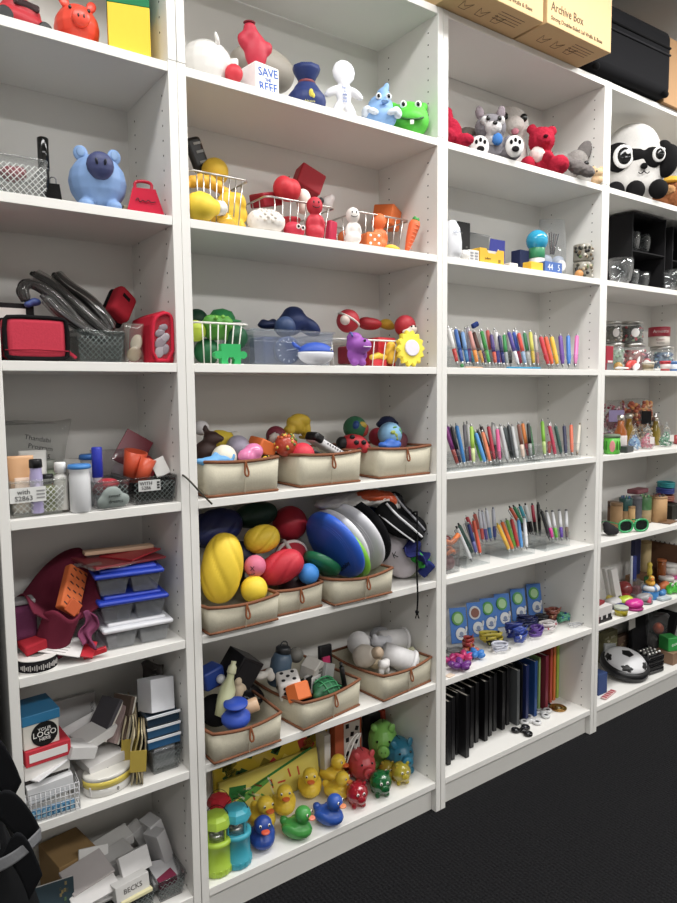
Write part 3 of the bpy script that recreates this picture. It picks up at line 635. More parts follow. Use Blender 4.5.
cloth('felt_pouch', 'large maroon felt pouch draped over the heap beside the lunch boxes', 'pouch', W(52, 598, .11)+V((0, 0, -.02)), .16, .17, .10, '#6b2236', 'fa', 20, 5, .004, .25, fold=1.3)
b = B(); b.sheet(lambda u, v: ((u-.5)*.07+.03*v, -.03*math.sin(u*2.6), (v-.5)*.09+.012*math.sin(u*6)), 12, 10, .004, M('#6f2438', 'fa'))
one(b, 'felt_flap', 'hanging maroon flap standing under the felt pouch', 'pouch', W(48, 630, .06), (15, 0, -10))
p = W(72, 590, .07); b = B(); t = thing('gift_bag', 'orange patterned gift bag with dark dashes, tipped over the maroon pouch', 'bag', p, (-30, 38, 15))
b.box((0, 0, 0), (.052, .02, .105), M('#c9622c', 'pa'), bev=.004)
for i in range(3):
    for j in range(6): b.box((-.016+.016*i+.004*(j % 2), -.0102, -.042+.017*j), (.010, .0006, .003), M('#3a2320'), (0, 20, 0))
b.build('body', t); B().box((.004, -.012, -.045), (.03, .006, .03), M('#c0572a', 'pa'), (25, 10, 0), .002).build('folded_flap', t)
p = S(26, 5, .09); p.x = .452; t = thing('velvet_pouch', 'purple pouch at the far end of the shelf over the ribbon spool', 'pouch', p+V((0, 0, .055)), 0); b = B(); b.box((0, 0, .035), (.05, .05, .075), M('#6b3354', 'fa'), bev=.012, seg=3); b.build('body', t); B().box((0, 0, .079), (.046, .04, .01), M('#8d8a8c', 'fa'), bev=.003).build('rim', t)
slab('red_strap', 'bright red strap folded above the ribbon spool', 'strap', V((.462, .06, SH[5]+.046)), (.046, .05, .022), (8, -10, 8), '#b52735', 'fa', .004)
p = S(36, 5, .043); p.x = .466; t = thing('ribbon_spool', 'white spool of black printed ribbon at the shelf edge', 'ribbon', p, 0)
B().cyl((0, 0, 0), .041, .002, M('#e2dfdb', 'pa'), seg=32).build('flange', t); B().cyl((0, 0, .026), .041, .002, M('#dedbd6', 'pa'), seg=32).build('flange', t)
b = B(); b.cyl((0, 0, .0022), .040, .0236, M('#1d1b1d', 'fa'), seg=32)
for i in range(22):
    a = math.radians(-150+i*6); b.box((.0402*math.cos(a), .0402*math.sin(a), .012), (.0022, .0012, .006+.003*(i % 3)), M('#b9b4b0'), (0, 0, math.degrees(a)+90))
b.build('ribbon', t)
b = B(); b.cyl((0, 0, .0282), .016, .0006, M('#8f8b88', 'pa')); b.build('hub_sticker', t)
p = W(62, 645, .045); t = thing('care_card', 'white printed card with a red end lying on the pouches at the shelf edge', 'card', p, (22, 14, -24))
b = B(); b.box((0, 0, 0), (.085, .058, .002), M('#dcd8d6', 'pa'))
for i in range(6): b.box((-.006, .018-.008*i, .0012), (.05-.006*(i % 3), .0014, .0004), M('#8d8987'))
b.build('card', t); B().box((.056, .0, -.001), (.026, .05, .004), M('#bb2230', 'pl'), bev=.001).build('red_end', t)
slab('key_fob', 'cream-edged red booklet at the tip of the white printed card', 'booklet', W(95, 655, .02), (.05, .012, .012), (0, -14, -20), '#c42733', 'pl', .002)
cloth('satin_pouch', 'small mauve satin pouch leaning on the lowest lunch box', 'pouch', W(88, 630, .04), .03, .07, .02, '#7d3c5c', 'fa', (70, 15, -10), 8, .003)
bag('clear_bag', 'thin clear bag beside the stack of lunch boxes', 'bag', S(103, 5, .06), .05, .085, .02, '#a99aae', 'cl', -25, 6)
slab('blue_ribbon', 'scrap of blue ribbon under the white printed card', 'ribbon', W(66, 664, .03), (.06, .02, .004), (0, 0, 15), '#2c3a8c', 'fa')
# ---- shelf 6: stationery
p, wd = span(20, 54, 6, .035); p.x = .424+.045; t = thing('note_cube', 'white note cube box with a blue lid and round black logo', 'box', V((.468, .045, SH[6]+.143)), 4)
B().box((0, .045, .026), (.072, .09, .052), M('#ddd9cf', 'pa'), bev=.001).build('box', t); B().box((0, .045, .0635), (.078, .096, .022), M('#2f7fae', 'pl'), bev=.002).build('lid', t)
b = B(); b.cyl((.006, -.0002, .026), .027, .0012, M('#151515', 'pa'), (90, 0, 0), 32)
for s, z, q in (('YOUR', .037, .010), ('LOGO', .0265, .017), ('HERE', .0155, .010)): b.text(s, q, M('#f1efea'), (.006, -.0018, z))
b.build('logo_sticker', t)
for i, (c, h, lb) in enumerate((('#dad7d3', .045, 'lowest white book under the logo box'), ('#34302f', .031, 'black book in the pile under the logo box'), ('#dcd9d5', .031, 'white pad between the black book and the red box'), ('#c22f3d', .034, 'red and white box directly under the logo box'))):
    z = SH[6]+[0, .0454, .0768, .1082][i]; b = B(); b.box((0, .055, h/2), (.092, .11, h), M(c, 'pa'), bev=.001)
    if i == 3: b.box((0, -.0004, h/2), (.078, .001, h*.5), M('#dfdbd8', 'pa'))
    one(b, 'book', lb, 'book', V((.470+.003*i, .05-.004*i, z)), -3+2*i)
p = S(78, 6, .235); t = thing('notebook', 'large grey-white notebook standing against the back panel', 'notebook', p+V((0, 0, .002)), (-5, 0, 0)); B().box((0, 0, .072), (.098, .012, .142), M('#c9c7c6', 'pa'), bev=.001).build('cover', t)
b = B(); b.text('NOTEBOOK', .010, M('#5b5a5c'), (.040, -.0066, .095), (90, -90, 0)); b.build('lettering', t)
slab('white_pad', 'white pad slanting in front of the large notebook', 'pad', W(80, 726, .16), (.09, .006, .03), (-30, -16, 0), '#d4d2d1')
def wb(label, u, v, y, d, rot, col='#d9d7d4', name='white_box', cat='box', deco=None): return slab(name, label, cat, W(u, v, y), d, rot, col, 'pa', .001, None, deco)
wb('white carton at the top of the pile beside the dark booklets', 94, 735, .10, (.085, .07, .022), (0, -12, 12))
wb('grey wedge of white carton below the top carton', 78, 746, .075, (.06, .06, .026), (0, 20, 10), '#c8c6c4')
wb('white stack of cards in the middle of the stationery shelf', 100, 757, .09, (.085, .08, .022), (0, -6, 8), '#d6d3d0')
wb('white patterned carton resting behind the yellow-banded tin', 98, 774, .085, (.09, .09, .022), (0, -5, 6), '#cfccc9', deco=lambda b, w, d, h: [b.box((-w*.4+i*.012, -d/2-.0003, (i % 3-1)*.004), (.007, .0008, .002), M('#8e8b89')) for i in range(7)])
wb('white flat box at the very bottom of the pile', 98, 786, .11, (.09, .09, .018), (0, -2, 4), '#c6c3c0')
for i, (u, v, c, lb) in enumerate(((104, 718, '#4d4b50', 'dark grey booklet with a yellow edge leaning over the white cartons'), (114, 720, '#a58f8c', 'pinkish booklet leaning beside the dark grey booklet'), (121, 716, '#5c4c42', 'brown booklet with white pages leaning by the kraft bag'))):
    slab('booklet', lb, 'booklet', W(u, v, .12-.01*i), (.013, .07, .095), (-8, 40-9*i, 15), c, 'pa', .001, 'booklets leaning over the cartons', (lambda b, w, d, h: b.box((w*.35, 0, 0), (.004, d+.001, h+.001), M('#c9b43c' if w == .013 and 0 else '#d9d4c8'))))
for i, (u, v, y, c, h, lb) in enumerate(((133, 742, .09, '#a99d82', .15, 'yellowish kraft bag bundle standing beside the white drawers'), (139, 752, .06, '#b7a468', .13, 'front yellow-edged bundle of paper bags beside the drawers'), (124, 726, .15, '#8a8078', .15, 'back brownish bundle of bags behind the leaning booklets'))):
    q = S(u, 6, y); t = thing('paper_bag_bundle', lb, 'paper bags', q, (0, 4, -20), 'bundles of paper bags')
    b = B()
    for j in range(4): b.sheet(lambda a, e, j=j: (-.013+.008*j+.004*math.sin(7*e+j), (a-.5)*.085, e*h*(.9+.03*j)+.003*math.sin(9*a+j)+.002), 8, 8, .003, M(['#b3a789', c, '#c9bd9a', '#9d8f72'][j], 'pa'))
    b.build('bags', t); B().box((0, -.044, h*.45), (.036, .0015, .05), M('#b9a03c' if i != 2 else '#6e6258', 'pa')).build('band', t)
p, wd = span(150, 183, 6, .03); dw = .075; bp = V((p.x, .08, SH[6]))
lattice_basket('grey lattice basket of white cards under the blue drawers', bp, dw, .11, .058, col='#85898b')
slab('card_stack', 'white cards filling the grey lattice basket under the drawers', 'cards', bp+V((0, 0, .033)), (.05, .08, .05), 0, '#c3c3c6')
for i in range(3):
    t = thing('drawer_tray', ['lowest blue tray with a white edge above the lattice basket', 'middle blue tray in the small stack', 'top dark tray with white scribbles under the white box'][i], 'tray', V((p.x-.002, .08, SH[6]+.062+.0275*i)), -2, 'stack of blue trays')
    B().box((0, 0, .0125), (.078, .105, .020), M(['#2e5c86', '#2d5578', '#243444'][i], 'gl'), bev=.002).build('tray', t); B().box((0, -.053, .0245), (.080, .004, .005), M('#dfe2e6')).build('white_edge', t)
wb('white box tilted on top of the blue trays', 160, 694, .07, (.062, .062, .075), (-14, 8, 10), '#d7d8dd')
t = thing('zip_bag', 'dark crinkled foil bag leaning against the side panel', 'bag', W(173, 682, .13), (-4, -9, -50))
B().sheet(lambda u, v: ((u-.5)*.06, .006*math.sin(9*v+4*u), (v-.5)*.115+.008*math.sin(5*u)), 10, 14, .004, M('#3f3b37', 'sa')).build('foil', t)
b = B()
for i in range(7): b.tube([(-.02+.012*(i % 4), -.007, -.045+.014*i), (.005+.004*i-.014, -.008, -.036+.013*i)], .0012, M('#77716a', 'sa'), 5)
b.build('print', t)
p = S(64, 6, .06); t = thing('wire_tray', 'white wire basket of papers at the shelf edge, blue base', 'basket', V((.478, .068, SH[6])), -4, None); wv, dv, hv = .105, .13, .062
b = B()
for i in range(12):
    x = -wv/2+wv*i/11; b.tube([(x, -dv/2, hv), (x, -dv/2, .004), (x, dv/2, .004), (x, dv/2, hv)], .0011, M('#c9c9cb'), 5)
for i in range(6):
    z = .006+hv*.92*i/5; b.tube([(-wv/2, -dv/2, z), (wv/2, -dv/2, z), (wv/2, dv/2, z), (-wv/2, dv/2, z)], .0010, M('#c9c9cb'), 5, True)
b.build('wire_mesh', t)
b = B(); b.box((0, -.052, .012), (.09, .012, .018), M('#3f7fa8', 'pl'), bev=.002)
for i in range(8):
    for j in range(2): b.cyl((-.039+.011*i, -.0582, .008+.009*j), .0035, .0012, M('#8fc1dc'), (90, 0, 0), 8)
b.build('blue_keys', t)
slab('paper_stack', 'white folded papers piled in the wire basket', 'paper', V((.478, .066, SH[6]+.053)), (.092, .1, .035), (4, -3, 0), '#d5d5d6')
slab('folded_leaflet', 'white folded leaflet on top of the papers in the wire basket', 'paper', V((.484, .05, SH[6]+.083)), (.085, .07, .004), (-14, -12, 20), '#e2e2e3')
p = S(108, 6, .055); t = thing('mint_tin', 'oval white tin with a yellow band and black script, at the shelf edge', 'tin', p, 14)
def oval(a, c, z, n=36): return [(a*math.cos(2*PI*j/n), c*math.sin(2*PI*j/n), z) for j in range(n)]
b = B(); b.rings([oval(.054, .04, 0), oval(.056, .042, .003), oval(.056, .042, .02)], M('#cfcdc8', 'gl')); b.text('0', .012, M('#47433c'), (.0, -.0425, .010)); b.build('base', t)
B().rings([oval(.057, .043, .0202), oval(.057, .043, .036)], M('#d9c34a', 'gl')).build('yellow_band', t)
b = B(); b.rings([oval(.057, .043, .0362), oval(.056, .042, .044), oval(.053, .039, .045)], M('#dedbd2', 'gl')); b.text('Zephyr', .022, M('#2a2622'), (.004, .006, .0455), (0, 0, 0), .0003); b.build('lid', t)
# ---- shelf 7: card boxes
p = S(50, 7, .10); t = thing('brochure', 'dark blue photo brochure leaning at the end of the lowest shelf', 'brochure', V((.467, .05, SH[7]+.063)), (-26, 14, 14)); b = B(); b.box((0, 0, 0), (.09, .006, .13), M('#23343c', 'pa'))
rnd = random.Random(5)
for i in range(40): b.box((rnd.uniform(-.036, -.0), -.0034, rnd.uniform(-.06, .0)), (.006, .0006, .006), M(rnd.choice(['#2f6f93', '#4c8fb0', '#1f4f6a'])), (0, rnd.uniform(0, 90), 0))
for i in range(12): b.box((rnd.uniform(.0, .036), -.0034, rnd.uniform(-.02, .06)), (.005, .0006, .007), M(rnd.choice(['#3f5a30', '#6b5a2c', '#232b20'])))
b.build('cover', t); B().box((0, .006, 0), (.092, .005, .132), M('#cfcdc9', 'pa')).build('pages', t)
p = S(75, 7, .2); crate('carton', 'plain brown cardboard carton at the back of the lowest shelf', 'carton', V((p.x-.012, .19, SH[7])), (.095, .12, .115), '#9a7b4e', 10)
rnd = random.Random(11)
def cards(label, u, v, y, d, rot, c='#cfcdca', txt=None):
    t = thing('card_box', label, 'box', W(u, v, y), rot, 'white card boxes on the lowest shelf'); B().box((0, 0, 0), d, M(c, 'pa'), bev=.0012).build('body', t)
    if txt:
        b = B(); b.text(txt, min(.016, d[2]*.5), M('#5d5a58'), (0, -d[1]/2-.0004, 0)); b.build('lettering', t)
cards('white card box with grey lettering behind the square grey card', 113, 846, .17, (.09, .05, .026), (8, -10, 6), txt='Your Here')
cards('grey card box below the lettered box on the lowest shelf', 116, 858, .14, (.075, .06, .05), (5, -6, 10), '#bab8b6')
cards('square grey-white card standing in the middle of the lowest shelf', 134, 862, .07, (.072, .02, .05), (-28, -2, 6), '#d0cecd')
cards('white box with a red mark under the square card', 128, 884, .045, (.082, .05, .035), (-10, 0, 8), '#c9c7c4', txt='BECKS')
cards('tall white box leaning back at the right of the lowest shelf', 158, 836, .15, (.034, .06, .085), (-8, -14, 10), '#d3d2d3')
cards('tall white rounded box next to the side panel', 169, 840, .13, (.03, .05, .095), (-8, -12, 25), '#c2c1c2')
cards('small white box standing behind the leaning tall boxes', 141, 836, .19, (.034, .04, .06), (0, -25, 10), '#cbc9c7')
cards('wide white carton sloping into the dark basket on the lowest shelf', 163, 872, .09, (.07, .06, .026), (24, 12, 0), '#c4c3c5')
cards('yellow-edged white pad below the red-marked box', 134, 893, .03, (.075, .04, .008), (-4, 0, 6), '#dbd3a5')
cards('grey square coaster stack at the left of the lowest shelf', 88, 876, .085, (.10, .075, .008), (16, -6, 10), '#b3acab')
cards('second coaster sheet under the grey square coasters', 89, 884, .075, (.105, .075, .008), (18, -3, 6), '#d3d0ce')
cards('lowest coaster sheet with curved edge', 90, 893, .065, (.105, .07, .008), (20, 0, 2), '#c6c3c1')
cards('striped white booklet behind the coasters', 92, 858, .14, (.07, .008, .05), (-25, 10, 0), '#d2d0cd')
bp = V((S(133, 7, .05).x, .075, SH[7])); lattice_basket('dark green-grey basket at the front of the lowest shelf', bp, .085, .12, .045, col='#5d6663')
bp = V((.735, .08, SH[7])); lattice_basket('dark basket with magenta print against the side panel of the lowest shelf', bp, .07, .12, .055, col='#4c5152')
slab('magenta_card', 'magenta printed card inside the dark basket by the side panel', 'card', bp+V((-.004, -.02, .03)), (.045, .05, .02), (0, 0, 5), '#8d2f4e')
bp = V((S(95, 7, .05).x, .07, SH[7])); lattice_basket('white lattice basket under the coaster sheets', bp, .12, .11, .05, col='#cdcfcf')
# ---- black bag in the corner
rnd = random.Random(3); t = thing('tote_bag', 'slumped black bag with a grey lining, hanging in the lower corner by the bookcase', 'bag', (.292, -.13, 0), 0)
rings = []
for i in range(26):
    q = i/25; z = .001+.84*q; R0 = .125*(1-.45*q)+.012*math.sin(6*q); rings.append([((R0*(1+.16*math.sin(3*a+5*q)+.07*math.sin(7*a-9*q)))*math.cos(a)-.03*q, .8*(R0*(1+.16*math.sin(3*a+5*q)+.07*math.sin(7*a-9*q)))*math.sin(a)-.01*q, z+.02*math.sin(2*a+3)*q) for a in [2*PI*j/40 for j in range(40)]])
B().rings(rings, M('#17181a', 'fa')).build('body', t)
for k, (z, x, w_) in enumerate(((.60, .062, .10), (.70, .045, .08), (.52, .075, .07))):
    b = B(); b.sheet(lambda u, v: ((u-.5)*w_+.02*v+.0*k, -.085-.03*math.sin(u*3)-.02*v, .05*v-.05*(u-.5)**2*8+.012*math.sin(6*u)), 12, 8, .003, M('#1b1c1f', 'fa'), (x-.02, 0, z)); b.build('flap', t)
b = B(); b.sheet(lambda u, v: ((u-.5)*.10, -.10-.02*math.sin(u*3), .022*v+.03*u), 10, 6, .002, M('#7a7b7e', 'fa'), (.06, -.012, .505)); b.build('lining', t)
b = B(); b.sheet(lambda u, v: ((u-.5)*.09, -.10-.02*math.sin(u*3), .02*v-.055*u), 10, 6, .002, M('#9a9b9d', 'fa'), (.0, -.012, .60)); b.build('lining', t)
t = thing('black_cabinet', 'tall dark cabinet just past the end of the narrow bookcase', 'cabinet', (.19, .02, 0)); B().box((0, .12, .875), (.38, .24, 1.75), M('#17181a', 'pl'), bev=.002).build('body', t); B().box((0, -.009, .875), (.376, .016, 1.73), M('#1c1d1f', 'pl'), bev=.002).build('door', t)
# ================================================================ bookcase of canvas bins and ducks
# ---- shelf 1: big squeeze toys
p = S(206, 1, .10); piggy('white glossy piggy bank at the end of the top shelf, above the yellow toys', p, .135, 62, '#e4e2de', k='gl', tall=1.05, eye=False, nostril='#b9b5af', slot=False)
sph('red ball between the white piggy bank and the white reef cube', W(234, 75, .06), .0215, '#d2313f')
p = S(259, 1, .065); t = thing('promo_cube', 'white foam cube with blue reef lettering under the red shirt toy', 'cube', p, 8); hc = .072
b = B(); b.box((0, 0, hc/2), (hc, hc, hc), M('#eceae8', 'fo'), bev=.004); b.build('cube', t)
b = B(); bl = M('#2a62c0', 'pa')
for s, z, q in (('SAVE', .052, .027), ('THE', .0355, .010), ('REEF', .019, .027)): b.text(s, q, bl, (.001, -hc/2-.0005, z), (90, -6, 0))
b.build('lettering', t)
p = W(256, 62, .075); t = thing('shirt_toy', 'red foam shirt-shaped toy standing on the white cube', 'stress toy', V((p.x, p.y, SH[1]+hc+.001)), -10)
B().blob([((0, 0, .045), (.030, .02, .046)), ((-.012, 0, .078), (.024, .018, .022)), ((.026, 0, .055), (.016, .015, .02), (0, 40, 0)), ((-.03, 0, .062), (.014, .014, .022), (0, -30, 0)), ((-.014, 0, .096), (.017, .015, .014))], M('#c12a40', 'fo'), .004).build('body', t)
B().lathe([(.012, .0), (.015, .003), (.011, .003)], M('#7e1426', 'fo'), (-.015, 0, .1055), seg=16).build('collar', t)
p = S(262, 1, .19); football('grey-white rugby ball behind the red shirt toy', W(262, 70, .19), .185, .056, (0, 90, 0), '#9d968a', groove=0)
p = S(307, 1, .085); t = thing('money_sack', 'navy money sack toy tied at the neck with a gold emblem', 'stress toy', p, face(p)*.7)
B().blob([((0, 0, .038), (.052, .044, .038)), ((0, 0, .06), (.036, .03, .03)), ((0, 0, .086), (.02, .018, .016))], M('#28386f', 'fo'), .004).build('body', t)
B().lathe([(.018, .084), (.023, .092), (.034, .112), (.037, .122), (.030, .117), (.0, .112)], M('#28386f', 'fo'), seg=9).build('neck_frill', t); B().lathe([(.0195, .080), (.0235, .084), (.0195, .089)], M('#8d4a52', 'fo')).build('tie', t)
b = B(); b.ell((0.004, -.043, .044), (.006, .003, .010), M('#d9c94a', 'pa'), (10, 0, 0), 12); b.ell((.010, -.043, .038), (.004, .002, .006), M('#d9c94a', 'pa'), None, 10); b.text('Advance', .008, M('#c9c46a'), (0, -.0455, .023)); b.build('emblem', t)
p = S(328, 1, .2); blobthing('hat_toy', 'small dark toy with a pink head half hidden behind the navy sack', 'stress toy', p, [((0, 0, .02), (.018, .016, .022)), ((0, 0, .05), (.014, .014, .016)), ((0, 0, .068), (.017, .017, .006)), ((0, 0, .076), (.011, .011, .01))], '#4a3a40', vox=.004)
p = S(344, 1, .055); t = thing('person_cutout', 'white flat foam person with blue writing on its chest', 'stress toy', p, face(p)*.55); m = M('#e6e6ea', 'fo')
def flat(b, el, y): 
    for c, r, R in el: b.append(((c[0], y, c[1]), (r[0], .011, r[1]), (0, R, 0)))
L_ = []; flat(L_, [((0, .114), (.032, .033), 0), ((0, .055), (.021, .03), 0), ((-.032, .064), (.026, .011), -32), ((.032, .064), (.026, .011), 32), ((-.018, .016), (.014, .03), 22), ((.018, .016), (.014, .03), -22), ((0, .084), (.012, .012), 0)], 0)
B().blob([((a, b_, c+.006), r, R) for (a, b_, c), r, R in L_], m, .0035).build('body', t)
b = B()
for i in range(5): b.text(['have', 'a', 'safe', 'day', 'out'][i], .0085, M('#4f74b8'), (0, -.0118, .078-.0085*i))
b.build('lettering', t)
p = S(379, 1, .06); t = thing('water_drop_toy', 'pale blue water-drop toy with eyes and folded arms', 'stress toy', p, face(p)*.75); m = M('#84aee0', 'fo')
B().blob([((0, 0, .038), (.05, .042, .038)), ((.004, 0, .066), (.036, .032, .032)), ((.012, 0, .095), (.02, .019, .024)), ((.020, 0, .118), (.009, .009, .016), (0, 20, 0))], m, .004).build('body', t)
for x in (-1, 1): B().blob([((x*.042+.004, -.022, .045), (.014, .01, .018), (0, x*-30, 0)), ((x*.026+.004, -.040, .040), (.017, .009, .009), (0, x*-20, 0))], M('#d9e2ee', 'fo'), .003).build('arm', t)
eyes(t, [(-.006, -.030, .083), (.022, -.030, .083)], .0085, '#eef2f6')
B().blob([((.010, -.042, .066), (.012, .01, .007))], m, .003).build('nose', t)
p = S(412, 1, .06); t = thing('lizard_ball', 'bright green grinning animal ball at the end of the top shelf', 'stress toy', p, face(p)*.8); m = M('#4ecb2c', 'fo')
B().blob([((0, 0, .04), (.047, .045, .040)), ((0, -.034, .034), (.03, .022, .022)), ((-.034, .004, .072), (.012, .008, .012)), ((.034, .004, .072), (.012, .008, .012))], m, .004).build('body', t)
eyes(t, [(-.016, -.036, .062), (.016, -.036, .062)], .008, '#eef4ea')
b = B(); b.tube([(-.026, -.045, .032), (-.012, -.056, .024), (.012, -.056, .024), (.026, -.045, .032)], .0025, M('#1e6a16'), 6, smooth=2); b.box((0, -.056, .018), (.008, .004, .008), M('#f0f0e6')); b.build('mouth', t); t.scale = (1.28, 1.28, 1.28)
# ---- shelf 2: wire baskets by colour
def wb_at(label, u0, u1, sh, y, d, h, **kw):
    p, w_ = span(u0, u1, sh, y); return wire_basket(label, p+V((0, d/2, 0)), w_, d, h, **kw), p, w_
wb_at('wire basket of yellow squeeze toys', 191, 250, 2, .05, .19, .122)
wb_at('wire basket of red squeeze toys', 267, 336, 2, .06, .18, .098)
wb_at('wire basket of orange squeeze toys', 358, 410, 2, .06, .18, .100, nx=7)
def Z(u, k, y, z): return S(u, k, y)+V((0, 0, z))
sph('yellow ball on top of the yellow basket', W(215, 172, .16), .034, '#ecc21c')
blobthing('banana_toy', 'yellow-orange banana toy lying along the basket rim', 'stress toy', W(205, 186, .12), [((-.055+.022*i, 0, .012-.0016*(i-2.5)**2*2), (.019-.002*abs(i-2.5), .018, .018-.0018*abs(i-2.5))) for i in range(6)], '#f0b31c')
b = B(); b.box((0, 0, 0), (.045, .02, .085), M('#1d1b1b', 'pl'), bev=.012, seg=3)
for z in (-.02, .005, .025): b.box((.006, -.0105, z), (.02, .001, .006), M('#8c8c8a'))
one(b, 'black_mitt', 'black vented toy standing behind the yellow basket', 'stress toy', W(197, 155, .19), (0, -22, 0))
bulb('yellow light-bulb toy with a white screw cap in front of the yellow basket', Z(206, 2, .022, .034), .098, (0, 84, 6))
blobthing('taxi_toy', 'glossy yellow car toy at the shelf edge under the bulb cap', 'stress toy', Z(227, 2, .04, .003), [((0, 0, .012), (.03, .018, .012)), ((.0, 0, .022), (.018, .016, .010))], '#e8b416', 'gl', 20, .003)
blobthing('sheep_toy', 'knobbly yellow animal toy inside the yellow basket, right of the bulb', 'stress toy', Z(234, 2, .11, .003), [((0, 0, .055), (.036, .03, .05)), ((.016, -.012, .082), (.024, .02, .02)), ((.032, -.01, .05), (.014, .013, .022)), ((-.01, -.02, .018), (.018, .014, .018)), ((.02, -.02, .016), (.016, .013, .016)), ((.03, -.02, .074), (.009, .008, .01))], '#eec41a')
sph('dark yellow ball low in the yellow basket behind the bulb', Z(212, 2, .14, .045), .036, '#dca912')
p = S(266, 2, .035); t = thing('brain_toy', 'white dimpled brain-like toy in front of the red basket', 'stress toy', p, -12)
b = B(); b.blob([((-.018, 0, .028), (.03, .027, .027)), ((.018, 0, .027), (.032, .027, .026)), ((0, 0, .03), (.035, .027, .026))], M('#ece5dd', 'fo'), .003)
b.build('body', t); b = B()
for i in range(6):
    for j in range(5):
        a = math.radians(-60+24*i+(j % 2)*10); e = math.radians(-5+17*j); b.ell((.046*math.cos(e)*math.sin(a), -.0275*math.cos(e)*math.cos(a), .028+.0265*math.sin(e)), (.0045, .003, .0045), M('#e2d9cf', 'fo'), None, 8)
b.build('bumps', t)
p = W(287, 189, .10); t = thing('apple_toy', 'red apple toy on top of the red basket', 'stress toy', p, (0, 8, 0)); B().blob([((-.012, 0, 0), (.026, .03, .030)), ((.012, 0, 0), (.026, .03, .030)), ((0, 0, -.008), (.026, .028, .024))], M('#cf2a36', 'fo'), .0035, 4).build('body', t); B().tube([(0, 0, .024), (.003, 0, .034)], .002, M('#6b2a1c'), 6).build('stem', t)
slab('house_toy', 'large crimson box toy tilted behind the red apple', 'stress toy', W(308, 182, .16), (.075, .05, .062), (-8, 24, -10), '#b3202e', 'fo', .004)
slab('box_toy', 'dark red box toy in the corner of the red basket', 'stress toy', W(266, 200, .15), (.065, .06, .035), (6, -14, 8), '#a01d2c', 'fo', .004)
blobthing('egg_toy', 'cream egg-headed toy between the apple and the crimson box', 'stress toy', W(303, 201, .11), [((0, 0, .006), (.022, .021, .026)), ((0, 0, -.018), (.018, .018, .018))], '#eadfd2')
t = thing('mug_toy', 'red mug toy under the apple in the red basket', 'stress toy', Z(291, 2, .10, .022), (0, 0, 0)); B().lathe([(.02, 0), (.024, .003), (.024, .034), (.027, .038), (.024, .042), (.0, .040)], M('#c32633', 'fo')).build('body', t)
p = Z(293, 2, .04, 0); t = thing('bug_ball', 'small red creature ball with white eyes at the shelf edge', 'stress toy', p, -25); B().blob([((0, 0, .02), (.024, .021, .02)), ((.02, -.004, .016), (.010, .012, .014))], M('#cf2b45', 'fo'), .003).build('body', t)
eyes(t, [(.012, -.019, .024), (.024, -.014, .022)], .006, '#f0e8e4')
figure('red smiling figure in the red basket, leaning slightly left', Z(315, 2, .04, .001), .108, -20, '#c92a3c')
slab('star_toy', 'pink-red flat toy standing at the corner of the red basket', 'stress toy', Z(330, 2, .12, .042), (.03, .03, .075), (0, 6, 10), '#c61f48', 'fo', .006)
blobthing('cow_toy', 'black and white patched toy behind the red figure', 'stress toy', W(327, 203, .15), [((0, 0, 0), (.018, .016, .02)), ((.008, -.008, .012), (.012, .012, .012))], '#d8d2cf')
b = B(); b.ell((0, 0, 0), (.009, .006, .010), M('#1b1a1c', 'fo')); one(b, 'cow_patch', 'black bobble on the patched toy', 'stress toy', W(321, 201, .13))
figure('white smiling figure in front of the orange basket', Z(353, 2, .03, 0), .096, -22, '#ebe5df')
slab('cube_toy', 'orange cube toy at the back of the orange basket', 'stress toy', W(391, 219, .17), (.066, .066, .062), (6, 10, 28), '#e5722a', 'fo', .004)
figure('orange squeeze figure leaning back in the orange basket', Z(381, 2, .055, .001), .105, -10, '#ea6f30', False)
p = Z(372, 2, .045, 0); t = thing('dice_toy', 'orange dice with white dots beside the white figure', 'dice', p, -18); B().box((0, 0, .022), (.046, .044, .043), M('#ec7a36', 'fo'), bev=.007, seg=3).build('cube', t)
b = B()
for x, z in ((-.012, .012), (.012, .012), (0, .022), (-.012, .033), (.012, .033)): b.ell((x, -.0222, z), (.004, .0012, .004), M('#f4efe6'), None, 10)
for x, y in ((-.01, -.008), (.01, .01)): b.ell((x, y, .0437), (.004, .004, .001), M('#f4efe6'), None, 10)
b.build('dots', t)
sph('dark orange ball behind the white figure', Z(346, 2, .17, .05), .026, '#c5602a')
sph('orange ball low behind the dice', Z(366, 2, .14, .04), .028, '#d2662c')
blobthing('lemon_toy', 'small yellow lemon at the edge of the orange basket', 'stress toy', Z(391, 2, .045, .011), [((0, 0, 0), (.021, .014, .0105)), ((.022, 0, 0), (.006, .006, .005))], '#f0bb1c', rot=-15, vox=.003)
p = Z(406, 2, .05, .004); t = thing('carrot_toy', 'orange carrot with green top leaning at the shelf end', 'stress toy', p, (4, 18, 0)); b = B(); b.lathe([(.002, 0), (.007, .012), (.013, .045), (.017, .085), (.014, .096), (.0, .1)], M('#ee6a34', 'fo'))
for i in range(7): b.tube([(-.008, -.010-.0008*i, .016+.011*i), (0, -.012-.0011*i, .0165+.011*i), (.008, -.010-.0008*i, .016+.011*i)], .0012, M('#f4926a', 'fo'), 5)
b.build('root', t); B().blob([((0, 0, .1), (.012, .012, .007)), ((.006, 0, .106), (.005, .008, .006)), ((-.006, 0, .105), (.005, .007, .006))], M('#3d9a4a', 'fo'), .003).build('leafy_top', t)
